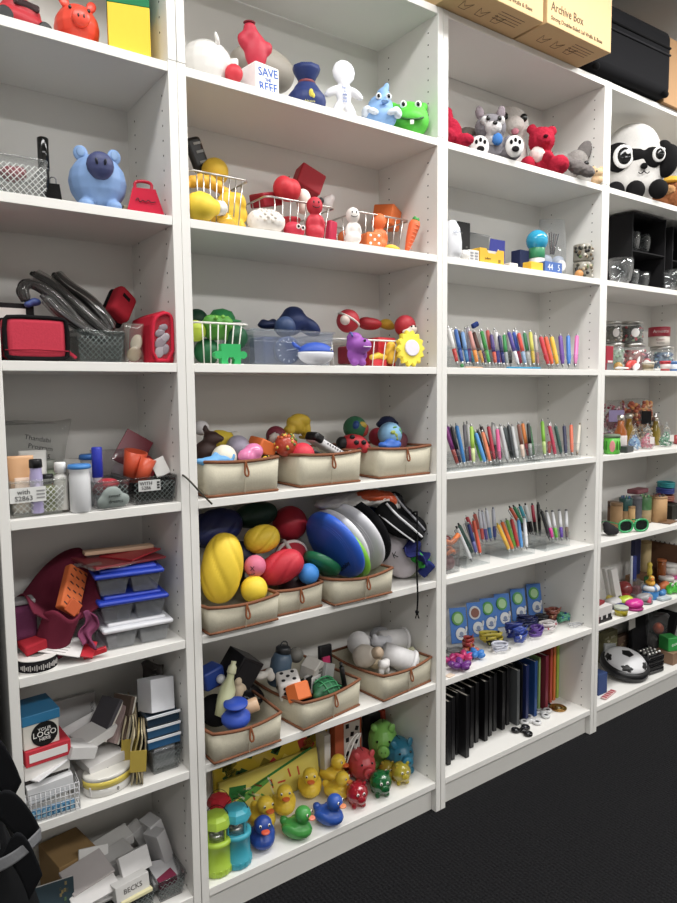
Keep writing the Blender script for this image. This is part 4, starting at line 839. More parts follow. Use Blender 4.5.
# ---- shelf 3: green, blue and red baskets
wb_at('white wire basket of green squeeze toys', 195, 250, 3, .05, .19, .098, col='#e1ded6', k='pl', nx=7)
wb_at('white wire basket of red and yellow squeeze toys', 339, 418, 3, .05, .17, .074, col='#e6e3db', k='pl', nx=7)
sph('dark green ball at the corner of the green basket', Z(241, 3, .085, .070), .0305, '#1f5a38')
sph('dark green ball low in the green basket, behind the puzzle piece', Z(208, 3, .11, .034), .033, '#1e6b40')
sph('lime yellow ball at the end of the green basket', Z(196, 3, .10, .082), .026, '#b2c428')
b = B(); b.blob([((0, 0, 0), (.038, .034, .032)), ((.02, -.02, .008), (.02, .018, .02)), ((-.02, -.018, .01), (.02, .018, .02)), ((.028, -.01, -.022), (.012, .012, .014))], M('#4a8f2a', 'fo'), .004)
for i in range(14): a = i*2.4; b.ell((.03*math.cos(a), -.02+.02*math.sin(a), .012+.012*math.sin(i)), .005, M('#6bab36', 'fo'), None, 8)
one(b, 'frog_toy', 'leafy green knobbly toy on top of the green basket', 'stress toy', W(216, 328, .11), (0, 0, 0))
b = B(); b.lathe([(.034, 0), (.033, .012), (.024, .026), (0, .032)], M('#2a9450', 'fo')); b.ell((.01, -.02, .004), (.034, .026, .004), M('#2a9450', 'fo')); one(b, 'cap_toy', 'green cap toy behind the leafy green toy', 'cap', W(222, 321, .16), (10, 0, 0))
sph('very dark green ball behind the lime yellow ball', W(197, 320, .17), .028, '#16402c')
p = S(230, 3, .022); t = thing('puzzle_piece', 'bright green jigsaw-piece toy standing in front of the green basket', 'stress toy', p, -6)
pz = [(-.024, 0), (-.007, 0), (-.009, .010), (-.005, .016), (.005, .016), (.009, .010), (.007, 0), (.024, 0), (.024, .014), (.032, .012), (.040, .018), (.040, .026), (.032, .031), (.024, .029), (.024, .047), (-.024, .047), (-.024, .029), (-.032, .031), (-.040, .026), (-.040, .018), (-.032, .012), (-.024, .014)]
B().prism(pz, .02, M('#17b25c', 'fo'), (0, .01, 0), (90, 0, 0)).build('body', t)
p, wd = span(254, 334, 3, .05); t = thing('clear_tub', 'clear plastic tub of navy squeeze toys', 'tub', p+V((0, .09, 0))); m = M('#c4cede', 'cl')
def lp(w, d, z): return [(-w/2, -d/2, z), (w/2, -d/2, z), (w/2, d/2, z), (-w/2, d/2, z)]
B().rings([lp(wd*.93, .16, 0), lp(wd, .18, .088), lp(wd-.004, .176, .088), lp(wd*.93-.004, .156, .003)], m, sm=False).build('body', t)
b = B(); b.tube(lp(wd+.004, .184, .088), .0028, m, 6, True); b.tube(lp(wd*.985, .177, .060), .0012, m, 6, True); b.build('rim', t)
bb = W(290, 320, .14)
b = B(); b.blob([((0, 0, 0), (.045, .04, .03)), ((0, 0, .022), (.03, .028, .02)), ((.045, -.005, -.012), (.04, .03, .022), (0, 30, 0)), ((-.02, 0, -.02), (.04, .035, .02))], M('#20305f', 'fo'), .005); one(b, 'rocket_toy', 'navy humped toy piled highest in the clear tub', 'stress toy', W(297, 322, .14))
sph('slate blue ball peeking over the front of the clear tub', W(285, 327, .09), .028, '#2e4268')
blobthing('navy_bear', 'dark navy lump at the end of the clear tub', 'stress toy', W(268, 325, .14), [((0, 0, 0), (.03, .025, .012)), ((.016, 0, .008), (.012, .012, .01)), ((-.014, 0, .006), (.01, .01, .01))], '#1f2c52')
slab('navy_block', 'navy block inside the clear tub behind the clock toy', 'stress toy', Z(270, 3, .125, .04), (.085, .07, .07), (0, 0, 5), '#2b3c66', 'fo', .006)
p = Z(289, 3, .066, .040); t = thing('clock_toy', 'navy clock-face toy seen through the front of the clear tub', 'clock', p, (0, 0, -8)); B().cyl((0, .008, 0), .036, .018, M('#3a4e7c', 'fo'), (90, 0, 0), 28, .003).build('face', t)
b = B(); wh = M('#dfe6f0')
for i in range(12): a = i*PI/6; b.box((.028*math.sin(a), -.0105, .028*math.cos(a)), (.0022, .0008, .006), wh, (0, math.degrees(a), 0))
b.box((.007, -.0108, .002), (.026, .0008, .002), wh, (0, -8, 0)); b.build('dial', t)
p = S(316, 3, .018); t = thing('whale_toy', 'blue whale toy with a white belly at the shelf edge', 'stress toy', p, -14)
def half(c, r, z0, z1, m): return B().lathe([(max(1e-5, r*math.sqrt(max(0, 1-(z/r)**2))), z) for z in [z0+(z1-z0)*i/10 for i in range(11)]], m, seg=28)
b = half(0, .03, -.03, .004, M('#e6e6ee', 'fo')); b.v = [V((v.x*1.62, v.y*.9, v.z+.030)) for v in b.v]; b.build('belly', t)
b = half(0, .03, .0045, .03, M('#2f55b8', 'fo')); b.v = [V((v.x*1.62, v.y*.9, v.z+.030)) for v in b.v]; b.build('back', t)
eyes(t, [(.036, -.018, .040)], .004, '#e9eef6'); B().blob([((-.05, 0, .046), (.014, .01, .005), (0, 25, 0)), ((-.056, .008, .054), (.01, .008, .004), (0, 40, 30))], M('#2f55b8', 'fo'), .003).build('tail_fin', t)
p = W(348, 321, .11); t = thing('santa_ball', 'red ball with a white band and face over the left of the red basket', 'stress ball', p, (10, 30, 0)); B().ell((0, 0, 0), .033, M('#b32633', 'fo'), seg=28).build('ball', t)
B().tube([(.0332*math.cos(a), .0332*math.sin(a), .004) for a in [2*PI*i/28 for i in range(28)]], .003, M('#d9cfc6', 'fo'), 8, True).build('white_band', t); B().ell((-.018, -.018, -.008), (.016, .014, .014), M('#d8c6ba', 'fo')).build('face', t)
blobthing('red_hat', 'dark red beanie-shaped toy between the two red balls', 'stress toy', W(370, 324, .12), [((0, 0, 0), (.04, .03, .018)), ((-.015, 0, .004), (.026, .024, .016))], '#a61f2b')
p = W(405, 326, .09); t = thing('santa_ball', 'red ball with a pale bearded face over the right of the red basket', 'stress ball', p, (0, 0, -20)); B().ell((0, 0, 0), .032, M('#b82a36', 'fo'), seg=28).build('ball', t); B().blob([((.012, -.024, -.012), (.018, .012, .014)), ((.0, -.026, -.02), (.02, .01, .01))], M('#e0d3c9', 'fo'), .003).build('beard', t)
b = B(); b.ell((.008, -.033, -.004), .003, M('#201818')); b.ell((.02, -.0305, -.004), .003, M('#201818')); b.build('eye', t)
p = S(357, 3, .03); t = thing('hippo_toy', 'purple hippo toy with blue stripes standing before the red basket', 'stress toy', p, -8); m = M('#9a4fb0', 'fo')
B().blob([((0, 0, .055), (.030, .030, .024)), ((.012, -.018, .054), (.022, .02, .02)), ((-.006, .002, .075), (.022, .022, .016)), ((-.002, .004, .026), (.022, .02, .024)), ((-.012, -.008, .008), (.012, .013, .01)), ((.012, -.008, .008), (.012, .013, .01)), ((-.022, 0, .03), (.008, .008, .014)), ((.022, -.004, .03), (.008, .008, .014))], m, .0035).build('body', t)
eyes(t, [(.006, -.034, .066)], .004, None); b = B(); b.tube([(.0, -.037, .05), (.012, -.040, .049), (.028, -.030, .051)], .0012, M('#f0e6f2'), 5, smooth=1); b.build('mouth', t)
b = B()
for i in range(3): b.tube([(-.022+.010*i, -.016, .079-.002*i), (-.018+.010*i, .0, .0905-.003*i), (-.016+.010*i, .014, .084)], .003, M('#5a63a8', 'fo'), 6, smooth=1)
b.build('stripes', t)
p = S(410, 3, .03); t = thing('flower_toy', 'bright yellow sunflower toy with a white centre at the shelf end', 'stress toy', p+V((0, 0, .049)), (-6, 0, -12)); ye = M('#f4e02a', 'fo')
fl = []
for i in range(56): a = 2*PI*i/56; r = .047*(1+.09*math.cos(14*a)); fl.append((r*.9*math.cos(a), r*1.05*math.sin(a)))
B().prism(fl, .02, ye, (0, .01, 0), (90, 0, 0), bev=.004).build('petals', t); B().cyl((0, -.0095, 0), .0235, .006, M('#e6dfea', 'fo'), (90, 0, 0), 28, .002).build('centre', t)
slab('red_block', 'bright red block inside the red basket behind the flower', 'stress toy', Z(384, 3, .12, .045), (.07, .06, .085), (0, 0, 4), '#c4222e', 'fo', .004)
blobthing('chick_toy', 'yellow rounded toy in the red basket next to the flower', 'stress toy', Z(392, 3, .075, .005), [((0, 0, .03), (.022, .02, .026)), ((0, 0, .055), (.016, .016, .016))], '#eebd1e')
blobthing('banana_toy', 'small yellow banana toy lying in the red basket', 'stress toy', Z(378, 3, .07, .034), [((-.02+.01*i, 0, -.003*abs(i-2)), (.011, .010, .009)) for i in range(5)], '#f0c524', vox=.003)
slab('red_card', 'flat red block low in the front of the red basket', 'stress toy', Z(378, 3, .075, .013), (.05, .02, .022), (0, 0, 0), '#d2323c', 'fo', .003)
blobthing('cheese_toy', 'yellow wedge sticking up between the red beanie and the right ball', 'stress toy', W(386, 324, .16), [((0, 0, 0), (.024, .02, .016)), ((.014, 0, -.008), (.02, .02, .01))], '#e2b41c')
slab('dark_block', 'dark wine-coloured block at the end of the red basket behind the hippo', 'stress toy', Z(347, 3, .115, .034), (.03, .05, .05), (0, 0, 6), '#7d1c2a', 'fo', .005)
# ---- shelf 4: three canvas bins
def bin_at(label, u0, u1, k, y, d, h, rz=0, **kw):
    p, w_ = span(u0, u1, k, y); return canvas_bin(label, p, w_, d, h, rz, **kw)
bin_at('canvas bin at the end of its shelf, under the pink heart and blue dolphin', 209, 277, 4, .010, .22, .088)
bin_at('canvas bin in the middle of its shelf, under the long white plane toy', 301, 359, 4, .014, .22, .088)
bin_at('canvas bin nearest the pens, under the globe ball', 383, 432, 4, .020, .22, .088)
blobthing('brown_dog_toy', 'dark brown animal toy at the end of the first small-toy bin', 'stress toy', W(206, 452, .10), [((0, 0, 0), (.03, .028, .03)), ((.012, -.01, .034), (.022, .02, .018)), ((.030, -.018, .032), (.012, .011, .009)), ((.0, .0, .056), (.008, .006, .012)), ((.002, -.01, -.034), (.03, .028, .02))], '#3e2a26')
blobthing('white_cap_toy', 'white rounded toy in the corner above the brown animal toy', 'stress toy', W(201, 428, .17), [((0, 0, 0), (.022, .022, .02))], '#d9d6d8')
bulb('yellow bulb toy with a white cap lying behind the cream ball', W(223, 440, .15), .085, (0, 78, -10), '#d8bc1a', '#d6d2c8')
sph('cream ball behind the blue dolphin', W(224, 457, .065), .031, '#e4decb')
blobthing('dolphin_toy', 'light blue dolphin toy on the rim of the first small-toy bin', 'stress toy', W(217, 461, .030), [((-.018, 0, 0), (.03, .016, .012)), ((.010, 0, .001), (.026, .014, .012)), ((-.002, 0, .012), (.010, .005, .012), (0, -30, 0)), ((-.045, 0, .003), (.014, .009, .007)), ((.034, 0, -.004), (.012, .008, .007)), ((.042, 0, .006), (.006, .006, .012), (0, 25, 0))], '#62a3d8', vox=.0035)
sph('pale lilac ball behind the pink heart', W(238, 447, .12), .031, '#b1acc0')
blobthing('heart_toy', 'glossy pink heart toy on the rim of the first small-toy bin', 'stress toy', W(250, 455, .05), [((.010, 0, .008), (.026, .024, .022)), ((-.012, -.004, -.004), (.024, .022, .022)), ((.006, 0, -.01), (.022, .02, .02))], '#e27fb0', 'gl')
slab('wedge_toy', 'orange block toy tilted behind the pink heart', 'stress toy', W(262, 447, .10), (.062, .05, .038), (8, 22, 18), '#dd6f2a', 'fo', .005)
t = thing('bee_toy', 'yellow and black striped bee toy beside the pink heart', 'stress toy', W(268, 460, .055), (0, 5, 15)); B().ell((0, 0, 0), (.02, .012, .012), M('#e6c11e', 'fo')).build('body', t); b = B()
for x in (-.008, .002, .011): b.tube([(x, .0121*math.cos(a), .0121*math.sin(a)) for a in [2*PI*i/12 for i in range(12)]], .002, M('#1b1a18', 'fo'), 5, True)
b.build('stripes', t)
sph('orange ball filling the first small-toy bin under the bulb toy', W(228, 470, .15), .036, '#b7472a')
sph('red and green patterned fish ball at the corner of the middle bin', W(286, 445, .075), .031, '#b9432c', 'sa')
b = B(); rnd = random.Random(2)
for i in range(26): a = rnd.uniform(2.6, 5.6); e = rnd.uniform(-.5, 1.2); b.ell((.031*math.cos(e)*math.cos(a), .031*math.cos(e)*math.sin(a), .031*math.sin(e)), .0042, M(rnd.choice(['#d8b43a', '#5f7a3c', '#d36a3a']), 'fo'), None, 6)
one(b, 'scaly_cover', 'studded netting over the patterned fish ball', 'netting', W(286, 445, .075))
sph('maroon and white ball behind the patterned fish ball', W(276, 436, .16), .028, '#7a2c3c')
blobthing('plush_tuft', 'whitish fluffy toy between the first bin and the fish ball', 'stress toy', W(275, 440, .11), [((0, 0, 0), (.018, .014, .02))], '#cfc6bf', 'fu', fuzz=.002)
sph('bright pinkish red ball low at the rim of the middle bin', W(302, 455, .045), .032, '#d93246')
t = thing('boot_toy', 'mustard yellow boot toy sticking up at the back of the middle bin', 'stress toy', W(298, 424, .17), (0, 12, 10)); B().blob([((-.01, 0, -.006), (.032, .024, .02), (0, 30, 0)), ((.008, 0, .014), (.034, .024, .017)), ((.030, 0, -.008), (.014, .02, .028), (0, -15, 0)), ((-.03, 0, -.024), (.016, .02, .014))], M('#cfae1c', 'fo'), .004).build('body', t); B().box((.034, 0, -.034), (.024, .03, .008), M('#b89716', 'fo'), bev=.003).build('sole', t)
t = thing('plane_toy', 'long white plane-shaped toy with a black nose lying across the middle bin', 'stress toy', W(325, 446, .09), (0, 26, 12)); B().box((0, 0, 0), (.13, .04, .022), M('#dcdadb', 'fo'), bev=.008, seg=3).build('body', t); B().box((-.052, -.004, .004), (.036, .046, .024), M('#151416', 'pl'), bev=.008, seg=3).build('nose', t)
b = B()
for i in range(7): b.box((-.012+.011*i, -.0206, .003), (.0045, .001, .005), M('#6f7076'))
b.box((.02, 0, .0112), (.07, .012, .001), M('#8e9094')); b.build('windows', t)
slab('black_block', 'black wedge toy under the white plane toy', 'stress toy', W(318, 456, .06), (.07, .03, .02), (0, 24, 10), '#1c1b1d', 'pl', .005)
blobthing('white_sock_toy', 'white flat toy on the rim at the right of the middle bin', 'stress toy', W(346, 455, .05), [((0, 0, 0), (.036, .02, .009)), ((.02, 0, .004), (.018, .016, .008))], '#d6d0c6', vox=.0035)
t = thing('ladybird_toy', 'red ladybird toy with black spots at the left of the globe bin', 'stress toy', W(354, 443, .10), (8, 8, -25)); B().blob([((0, 0, 0), (.042, .032, .026)), ((.03, -.01, -.008), (.02, .02, .016))], M('#b51f2a', 'fo'), .004).build('body', t); B().ell((-.036, -.008, -.002), (.018, .02, .018), M('#171517', 'fo')).build('head', t)
b = B()
for c in ((.0, -.030, .008), (.022, -.026, .010), (-.012, -.02, .02), (.012, -.028, -.012), (.036, -.02, -.004)): b.ell(c, (.008, .005, .007), M('#171517', 'fo'), None, 12)
b.build('spots', t)
t = thing('map_ball', 'green, blue and yellow ball with a pale rim behind the ladybird toy', 'stress ball', W(355, 428, .17), (0, 20, 0)); B().ell((0, 0, 0), .036, M('#2f6b4a', 'fo')).build('ball', t); b = B(); b.ell((.004, -.026, .012), (.016, .011, .01), M('#c4a838', 'fo')); b.ell((-.018, -.024, .004), (.01, .012, .014), M('#2a4c8c', 'fo')); b.ell((.02, -.022, 0), (.012, .012, .02), M('#a83a34', 'fo')); b.build('patches', t)
t = thing('globe_ball', 'light blue globe ball with green and yellow land on the globe bin', 'globe', W(390, 434, .095), (0, -10, 0)); B().ell((0, 0, 0), .0362, M('#7fb0d4', 'fo'), seg=28).build('ball', t)
b = B(); b.blob([((-.012, -.0305, .010), (.011, .005, .007)), ((-.004, -.0325, .0), (.007, .005, .008)), ((-.002, -.0315, -.011), (.005, .005, .008))], M('#9aa844', 'fo'), .003, 3); b.blob([((.014, -.0285, .010), (.007, .005, .008), (0, 20, 0)), ((.018, -.0275, .001), (.006, .005, .007)), ((.0, -.026, .022), (.010, .006, .004))], M('#5f9a54', 'fo'), .003, 3); b.build('land', t)
blobthing('blue_car_toy', 'royal blue toy in front of the globe ball', 'stress toy', W(390, 446, .045), [((0, 0, 0), (.038, .02, .012)), ((.0, 0, .012), (.018, .016, .010)), ((.026, 0, .004), (.012, .016, .012)), ((-.028, 0, .004), (.012, .016, .010))], '#2f62b8')
blobthing('navy_cap_toy', 'navy cap-like toy behind the globe ball', 'stress toy', W(389, 424, .18), [((0, 0, 0), (.04, .03, .016)), ((0, 0, .012), (.026, .024, .014))], '#20284a')
football('maroon and white ball at the right end of the globe bin', W(411, 441, .12), .085, .031, (0, 62, 10), '#7d4552', groove=.04)
b = B(); b.tube([(.0262*math.cos(a), .0262*math.sin(a), 0) for a in [2*PI*i/20 for i in range(20)]], .005, M('#d9d3cf', 'fo'), 6, True); one(b, 'white_ring', 'white band beside the maroon ball in the globe bin', 'stress toy', W(408, 448, .085), (0, 62, 10))
sph('crimson ball hidden behind the globe ball', W(379, 437, .15), .028, '#a32a3c')
# ---- shelf 5: balls and flying discs
bin_at('canvas bin under the big yellow football', 207, 274, 5, -.012, .24, .070, sag=.008)
bin_at('narrow canvas bin in the middle under the red spiral football', 276, 321, 5, .010, .22, .070, sag=.006)
bin_at('canvas bin of flying discs sticking out past the shelf edge', 335, 391, 5, -.012, .24, .076, sag=.012)
football('big yellow spiral football standing in the first ball bin', W(222, 568, .06), .175, .052, (4, 8, 20), '#f0cd12')
football('navy spiral football at the back corner above the yellow one', W(216, 527, .185), .16, .05, (0, 84, 12), '#232a58')
football('dark green football at the back under the shelf', W(256, 515, .20), .13, .036, (0, 86, 0), '#173528', groove=.03)
sph('large crimson ball at the back between the green football and the discs', W(290, 524, .175), .050, '#b02236', name='foam_ball', cat='ball')
football('small yellow spiral football on its side, above the pink ball', W(261, 538, .10), .095, .037, (0, 80, -15), '#e6c414')
sph('pink ball with a small black mark between the yellow and red footballs', W(255, 566, .045), .028, '#d96f8e', name='foam_ball', cat='ball')
b = B(); b.text('X', .016, M('#3a1c28'), (0, 0, 0), (90, 0, -40)); b.tube([(-.010, 0, -.012), (0, -.001, -.014), (.008, 0, -.012)], .0012, M('#3a1c28'), 5); one(b, 'ball_print', 'dark print on the side of the pink ball', 'print', W(255, 566, .045)+V((-.019, -.0208, 0)))
sph('yellow ball low in the first ball bin, in front of the others', W(254, 589, .03), .034, '#f0d014', name='foam_ball', cat='ball')
football('red spiral football lying over the narrow middle bin', W(281, 567, .055), .125, .042, (18, 62, -15), '#cf2f40')
t = thing('foam_ball', 'red and white panelled ball behind the red spiral football', 'ball', W(291, 557, .11), (20, 30, 0)); B().ell((0, 0, 0), .045, M('#bd2c3c', 'fo'), seg=28).build('ball', t)
b = B()
for q in (0, 90): 
    r = RM((q, 35, 0)); b.tube([r @ V((.0445*math.cos(a), .0445*math.sin(a), 0)) for a in [2*PI*i/28 for i in range(28)]], .006, M('#e2d6d2', 'fo'), 6, True)
b.build('white_bands', t)
sph('sky blue ball at the rim of the narrow middle bin', W(309, 573, .04), .028, '#3f8fe0', name='foam_ball', cat='ball')
sph('dark blue ball under the small yellow football', W(243, 556, .13), .04, '#1c2340', name='foam_ball', cat='ball')
sph('black ball low at the back of the first ball bin', W(232, 574, .17), .045, '#20222a', name='foam_ball', cat='ball')
sph('dark ball filling the bottom of the narrow middle bin', W(296, 588, .10), .04, '#3a2026', name='foam_ball', cat='ball')
def disc(label, u, v, y, r, col, yaw, tilt, k='pl'):
    return frisbee(label, W(u, v, y), r, (90-tilt, 0, yaw), col, k)
YA, TI = -84, -25
disc('royal blue flying disc with black print, nearest in the disc bin', 328, 550, .05, .105, '#2c62d2', YA, TI)
b = B(); b.text('Mandalay', .018, M('#10183a'), (0, 0, 0), (0, 0, 0), .0003, sx=1.2)
o = one(b, 'disc_print', 'small black lettering on the royal blue disc', 'print', (0, 0, 0)); q = RM((90-TI, 0, YA)); o.location = W(328, 550, .05)+q @ V((.035, -.05, -.003)); o.rotation_euler = (q @ RM((0, 0, 35))).to_euler()
for q, (lb, u, v, y, r, c, kd) in enumerate((('lime green flying disc just showing behind the royal blue one', 339, 556, .065, .088, '#7cc22c', 'pl'), ('white flying disc right behind the lime green one', 338, 546, .085, .106, '#dcdce0', 'pl'), ('second white flying disc, larger, behind the first', 348, 541, .105, .114, '#d4d4d9', 'pl'), ('black fabric flying disc behind the white discs', 355, 535, .130, .122, '#131316', 'fa'), ('blue flying disc tucked behind the black one', 368, 527, .160, .095, '#1f4c8e', 'pl'), ('teal green flying disc peeking out beside the gloves', 376, 529, .150, .088, '#1f8a6c', 'pl'))): disc(lb, u, v, y, r, c, YA+2*q, TI, kd)
disc('dark green flying disc low at the front of the disc bin', 316, 570, .06, .055, '#17704a', -75, -50)
t = thing('plastic_carrier_bag', 'white plastic carrier bag with an orange print stuffed above the discs', 'bag', W(362, 501, .12), (0, 4, -8))
B().blob([((-.09, 0, -.002), (.06, .04, .014), (0, -10, 0)), ((-.02, .01, .002), (.07, .05, .022)), ((.05, 0, .006), (.06, .045, .024)), ((.10, .0, -.008), (.04, .035, .024), (0, 30, 0))], M('#d8d3cf', 'sa'), .006, 2, .004).build('bag_skin', t)
B().blob([((.03, -.012, .016), (.06, .038, .018)), ((.082, -.014, .006), (.03, .03, .022), (0, 30, 0))], M('#d8592a', 'sa'), .006, 2, .003).build('orange_print', t)
blobthing('yellow_strap', 'yellow and black strap ends at the far top corner of the ball shelf', 'strap', W(408, 494, .17), [((0, 0, 0), (.014, .012, .028), (0, 20, 0)), ((.014, 0, -.01), (.012, .01, .018))], '#b89a2a', 'fa', vox=.004)
p = W(405, 566, .10); football('white rugby ball with a black letter standing beside the disc bin', V((p.x, .105, SH[5]+.072)), .17, .056, (-14, -32, 10), '#c4bcc2', groove=0)
b = B(); b.text('K', .026, M('#1c1a1c'), (0, 0, 0), (90, 0, 0)); one(b, 'ball_letter', 'black letter on the white rugby ball', 'print', V((p.x-.047, .054, SH[5]+.082)), (-8, -20, -42))
def shoe(label, P, rot, col):
    t = thing('glove', label, 'glove', P, rot, 'black and white sports gloves'); B().blob([((0, 0, 0), (.05, .022, .026)), ((.04, 0, .004), (.03, .02, .02)), ((-.035, 0, .01), (.026, .02, .03))], M('#19191b', 'fa'), .0045).build('body', t)
    b = B(); b.tube([(-.05, -.014, .03), (-.02, -.024, .02), (.02, -.026, .014), (.06, -.016, .006)], .0028, M(col, 'fa'), 6, smooth=2); b.tube([(-.05, -.012, .0), (-.01, -.026, -.006), (.05, -.02, -.012)], .002, M(col, 'fa'), 6, smooth=2); b.build('piping', t); t.scale = (1.3, 1.3, 1.3); return t
shoe('black sports glove with white piping above the rugby ball', W(397, 524, .05), (0, 32, -30), '#cfcfd2')
shoe('second black sports glove with grey piping, farther back and higher', W(407, 514, .09), (0, 38, -30), '#9c9ca2')
shoe('black padded glove stuffed beside the black disc', W(392, 545, .12), (0, 60, -20), '#b9b9bd')
cloth('baseball_cap', 'navy folded cap hanging over the right end of the ball shelf', 'cap', W(424, 549, .04), .085, .10, .035, '#252a60', 'fa', (25, 38, -20), 6, .004, .2)
t = thing('green_strap', 'bright green band with a navy lining at the shelf end beside the upright', 'strap', W(431, 556, .035), (10, 42, -25)); B().tube([(.026*math.cos(a), .014*math.sin(a), .012*math.sin(2*a)) for a in [2*PI*i/16 for i in range(14)]], .010, M('#2f9a3a', 'fa'), 8, smooth=1).build('band', t); B().box((.03, 0, -.006), (.03, .02, .05), M('#27306c', 'fa'), bev=.006).build('buckle', t)
bag('clear_bag', 'clear bag with olive cloth between the rugby ball and the navy cap', 'bag', S(421, 5, .085), .07, .11, .06, '#c6cabf', 'cl', -20, 13, None, [((-.01, 0, .05), (.018, .014, .05), '#8c8f62'), ((.012, .004, .04), (.012, .012, .04), '#a9aa86')])
cp = [W(417, 512, .0), W(417.5, 540, -.012), W(416.5, 570, -.014), W(418, 596, -.012), W(417, 612, -.012)]
b = B(); b.tube(cp, .0028, M('#141416', 'fa'), 6, smooth=2); b.tube([cp[-1], cp[-1]+V((-.006, 0, -.018))], .002, M('#141416', 'fa'), 6); b.tube([cp[-1], cp[-1]+V((.007, 0, -.02))], .002, M('#141416', 'fa'), 6); b.ell(cp[-1], .006, M('#141416', 'fa'), None, 8)
b.tube([W(409, 520, .08), W(413, 512, .03), W(417, 512, .0)], .0028, M('#141416', 'fa'), 6, smooth=2)
one(b, 'drawstring_cord', 'black drawstring hanging down over the shelf below the gloves', 'cord', (0, 0, 0))
# ---- shelf 6: canvas bins of gadgets and white toys
canvas_bin('canvas bin holding the blue toy and the black cup, sticking out at the shelf edge', span(207, 273, 6, -.012)[0], span(207, 273, 6, -.012)[1], .24, .080, 0, .010)
canvas_bin('canvas bin holding the dice and the orange house', span(303, 352, 6, .03)[0]+V((-.0, -.014, 0)), .205, .235, .080, 8, .008)
canvas_bin('canvas bin full of white cups and bulbs', span(385, 431, 6, .03)[0]+V((-.02, -.02, 0)), .20, .235, .080, 6, .008)
t = thing('black_box', 'black square box standing tilted in the bin of the blue toy', 'box', W(241, 668, .13), (12, 32, 14)); B().box((0, 0, 0), (.078, .07, .078), M('#17161a', 'pl'), bev=.002).build('body', t); B().box((.0, -.0355, .0), (.068, .0015, .068), M('#1e1d20', 'pa')).build('lid', t)
slab('blue_block', 'blue toy block at the end corner of the bin, with a white knob', 'stress toy', W(210, 676, .12), (.06, .05, .05), (0, -10, 10), '#22408e', 'pl', .006)
sph('white knob beside the blue toy block', W(221, 679, .09), .012, '#c9cbcf', 'pl', 'white_bead', 'bead')
t = thing('glow_bottle', 'pale green translucent bottle leaning in the bin of the blue toy', 'bottle', W(228, 697, .06), (-10, 22, 0)); B().lathe([(.0, -.06), (.018, -.056), (.021, -.02), (.021, .01), (.010, .034), (.009, .048)], M('#c3c69a', 'pl')).build('body', t); B().lathe([(.010, .046), (.012, .05), (.011, .064), (.006, .07), (.007, .078)], M('#d6d6ae', 'pl')).build('spout', t)
t = thing('blue_alien_toy', 'bright blue round toy with a flat top and red collar at the bin rim', 'stress toy', W(236, 715, .03), (6, -4, 10)); B().lathe([(0, -.024), (.026, -.020), (.036, -.006), (.036, .006), (.024, .018), (.012, .023)], M('#2f50b4', 'fo')).build('body', t); B().lathe([(.010, .022), (.012, .025), (.010, .029)], M('#b5302f', 'fo')).build('collar', t); B().lathe([(.010, .029), (.014, .033), (.030, .036), (.030, .040), (0, .039)], M('#2a4aac', 'fo')).build('flat_top', t)
t = thing('beige_plug', 'beige cylinder plug beside the bright blue toy', 'plug', W(249, 706, .05), (0, 75, -20)); B().cyl((0, 0, -.025), .018, .05, M('#c9a684', 'pl'), bev=.003).build('body', t); B().cyl((0, 0, -.04), .010, .016, M('#b8947a', 'pl')).build('stub', t)
t = thing('black_bowl', 'black round case at the back of the bin of the blue toy', 'case', W(252, 695, .12), (18, 24, 0)); B().lathe([(.0, -.02), (.03, -.02), (.042, 0), (.042, .016), (.036, .016), (.032, .0), (0, -.006)], M('#141316', 'pl')).build('body', t); B().tube([(.0425*math.cos(a), .0425*math.sin(a), .012) for a in [2*PI*i/28 for i in range(28)]], .0025, M('#242326', 'gl'), 6, True).build('rim', t)
blobthing('black_pouch', 'black lumpy pouch low in the bin of the blue toy', 'pouch', W(216, 712, .09), [((0, 0, 0), (.04, .05, .04)), ((.03, .02, -.01), (.05, .05, .03))], '#18171a', 'fa', vox=.006)
blobthing('cream_bear', 'small cream figure between the black box and the glow bottle', 'stress toy', W(238, 690, .09), [((0, 0, 0), (.016, .014, .022)), ((0, 0, .026), (.012, .012, .012)), ((.016, 0, .006), (.007, .007, .014), (0, -30, 0))], '#d2bfa2', vox=.003)
t = thing('dice_toy', 'large white dice with black dots in the middle bin', 'dice', W(287, 687, .075), (16, -6, -22)); m = M('#dcd8d4', 'fo'); B().box((0, 0, 0), (.062, .062, .062), m, bev=.010, seg=3).build('cube', t)
b = B(); k_ = M('#161416')
for x, z in ((-.014, -.016), (-.014, 0), (-.014, .016), (.014, -.016), (.014, 0), (.014, .016)): b.ell((x, -.0312, z), (.0055, .0015, .0055), k_, None, 12)
for x, y in ((-.015, -.015), (.015, -.015), (-.015, .015), (.015, .015), (0, 0)): b.ell((x, y, .0312), (.0055, .0055, .0015), k_, None, 12)
for y, z in ((-.014, .012), (.014, -.012)): b.ell((-.0312, y, z), (.0015, .0055, .0055), k_, None, 12)
b.build('dots', t)
hp = [(-.03, -.022), (.03, -.022), (.03, .012), (0, .032), (-.03, .012)]
t = thing('house_toy', 'orange house-shaped toy with a dark window at the front of the middle bin', 'stress toy', W(297, 693, .035), (62, 12, 20)); B().prism(hp, .045, M('#e2702c', 'fo'), (0, .022, 0), (90, 0, 0), bev=.003).build('body', t); B().box((.008, -.0235, -.008), (.014, .002, .014), M('#3a2a26'), bev=.0005).build('window', t)
t = thing('house_toy', 'pale grey house-shaped toy with a small window grid behind the dice', 'stress toy', W(313, 668, .11), (10, 0, 24)); B().prism(hp, .05, M('#c3bfb8', 'fo'), (0, .025, 0), (90, 0, 0), bev=.003).build('body', t); b = B()
for x in (-.005, .005):
    for z in (-.004, .006): b.box((x, -.0255, z), (.007, .001, .007), M('#6b6862'))
b.build('window', t)
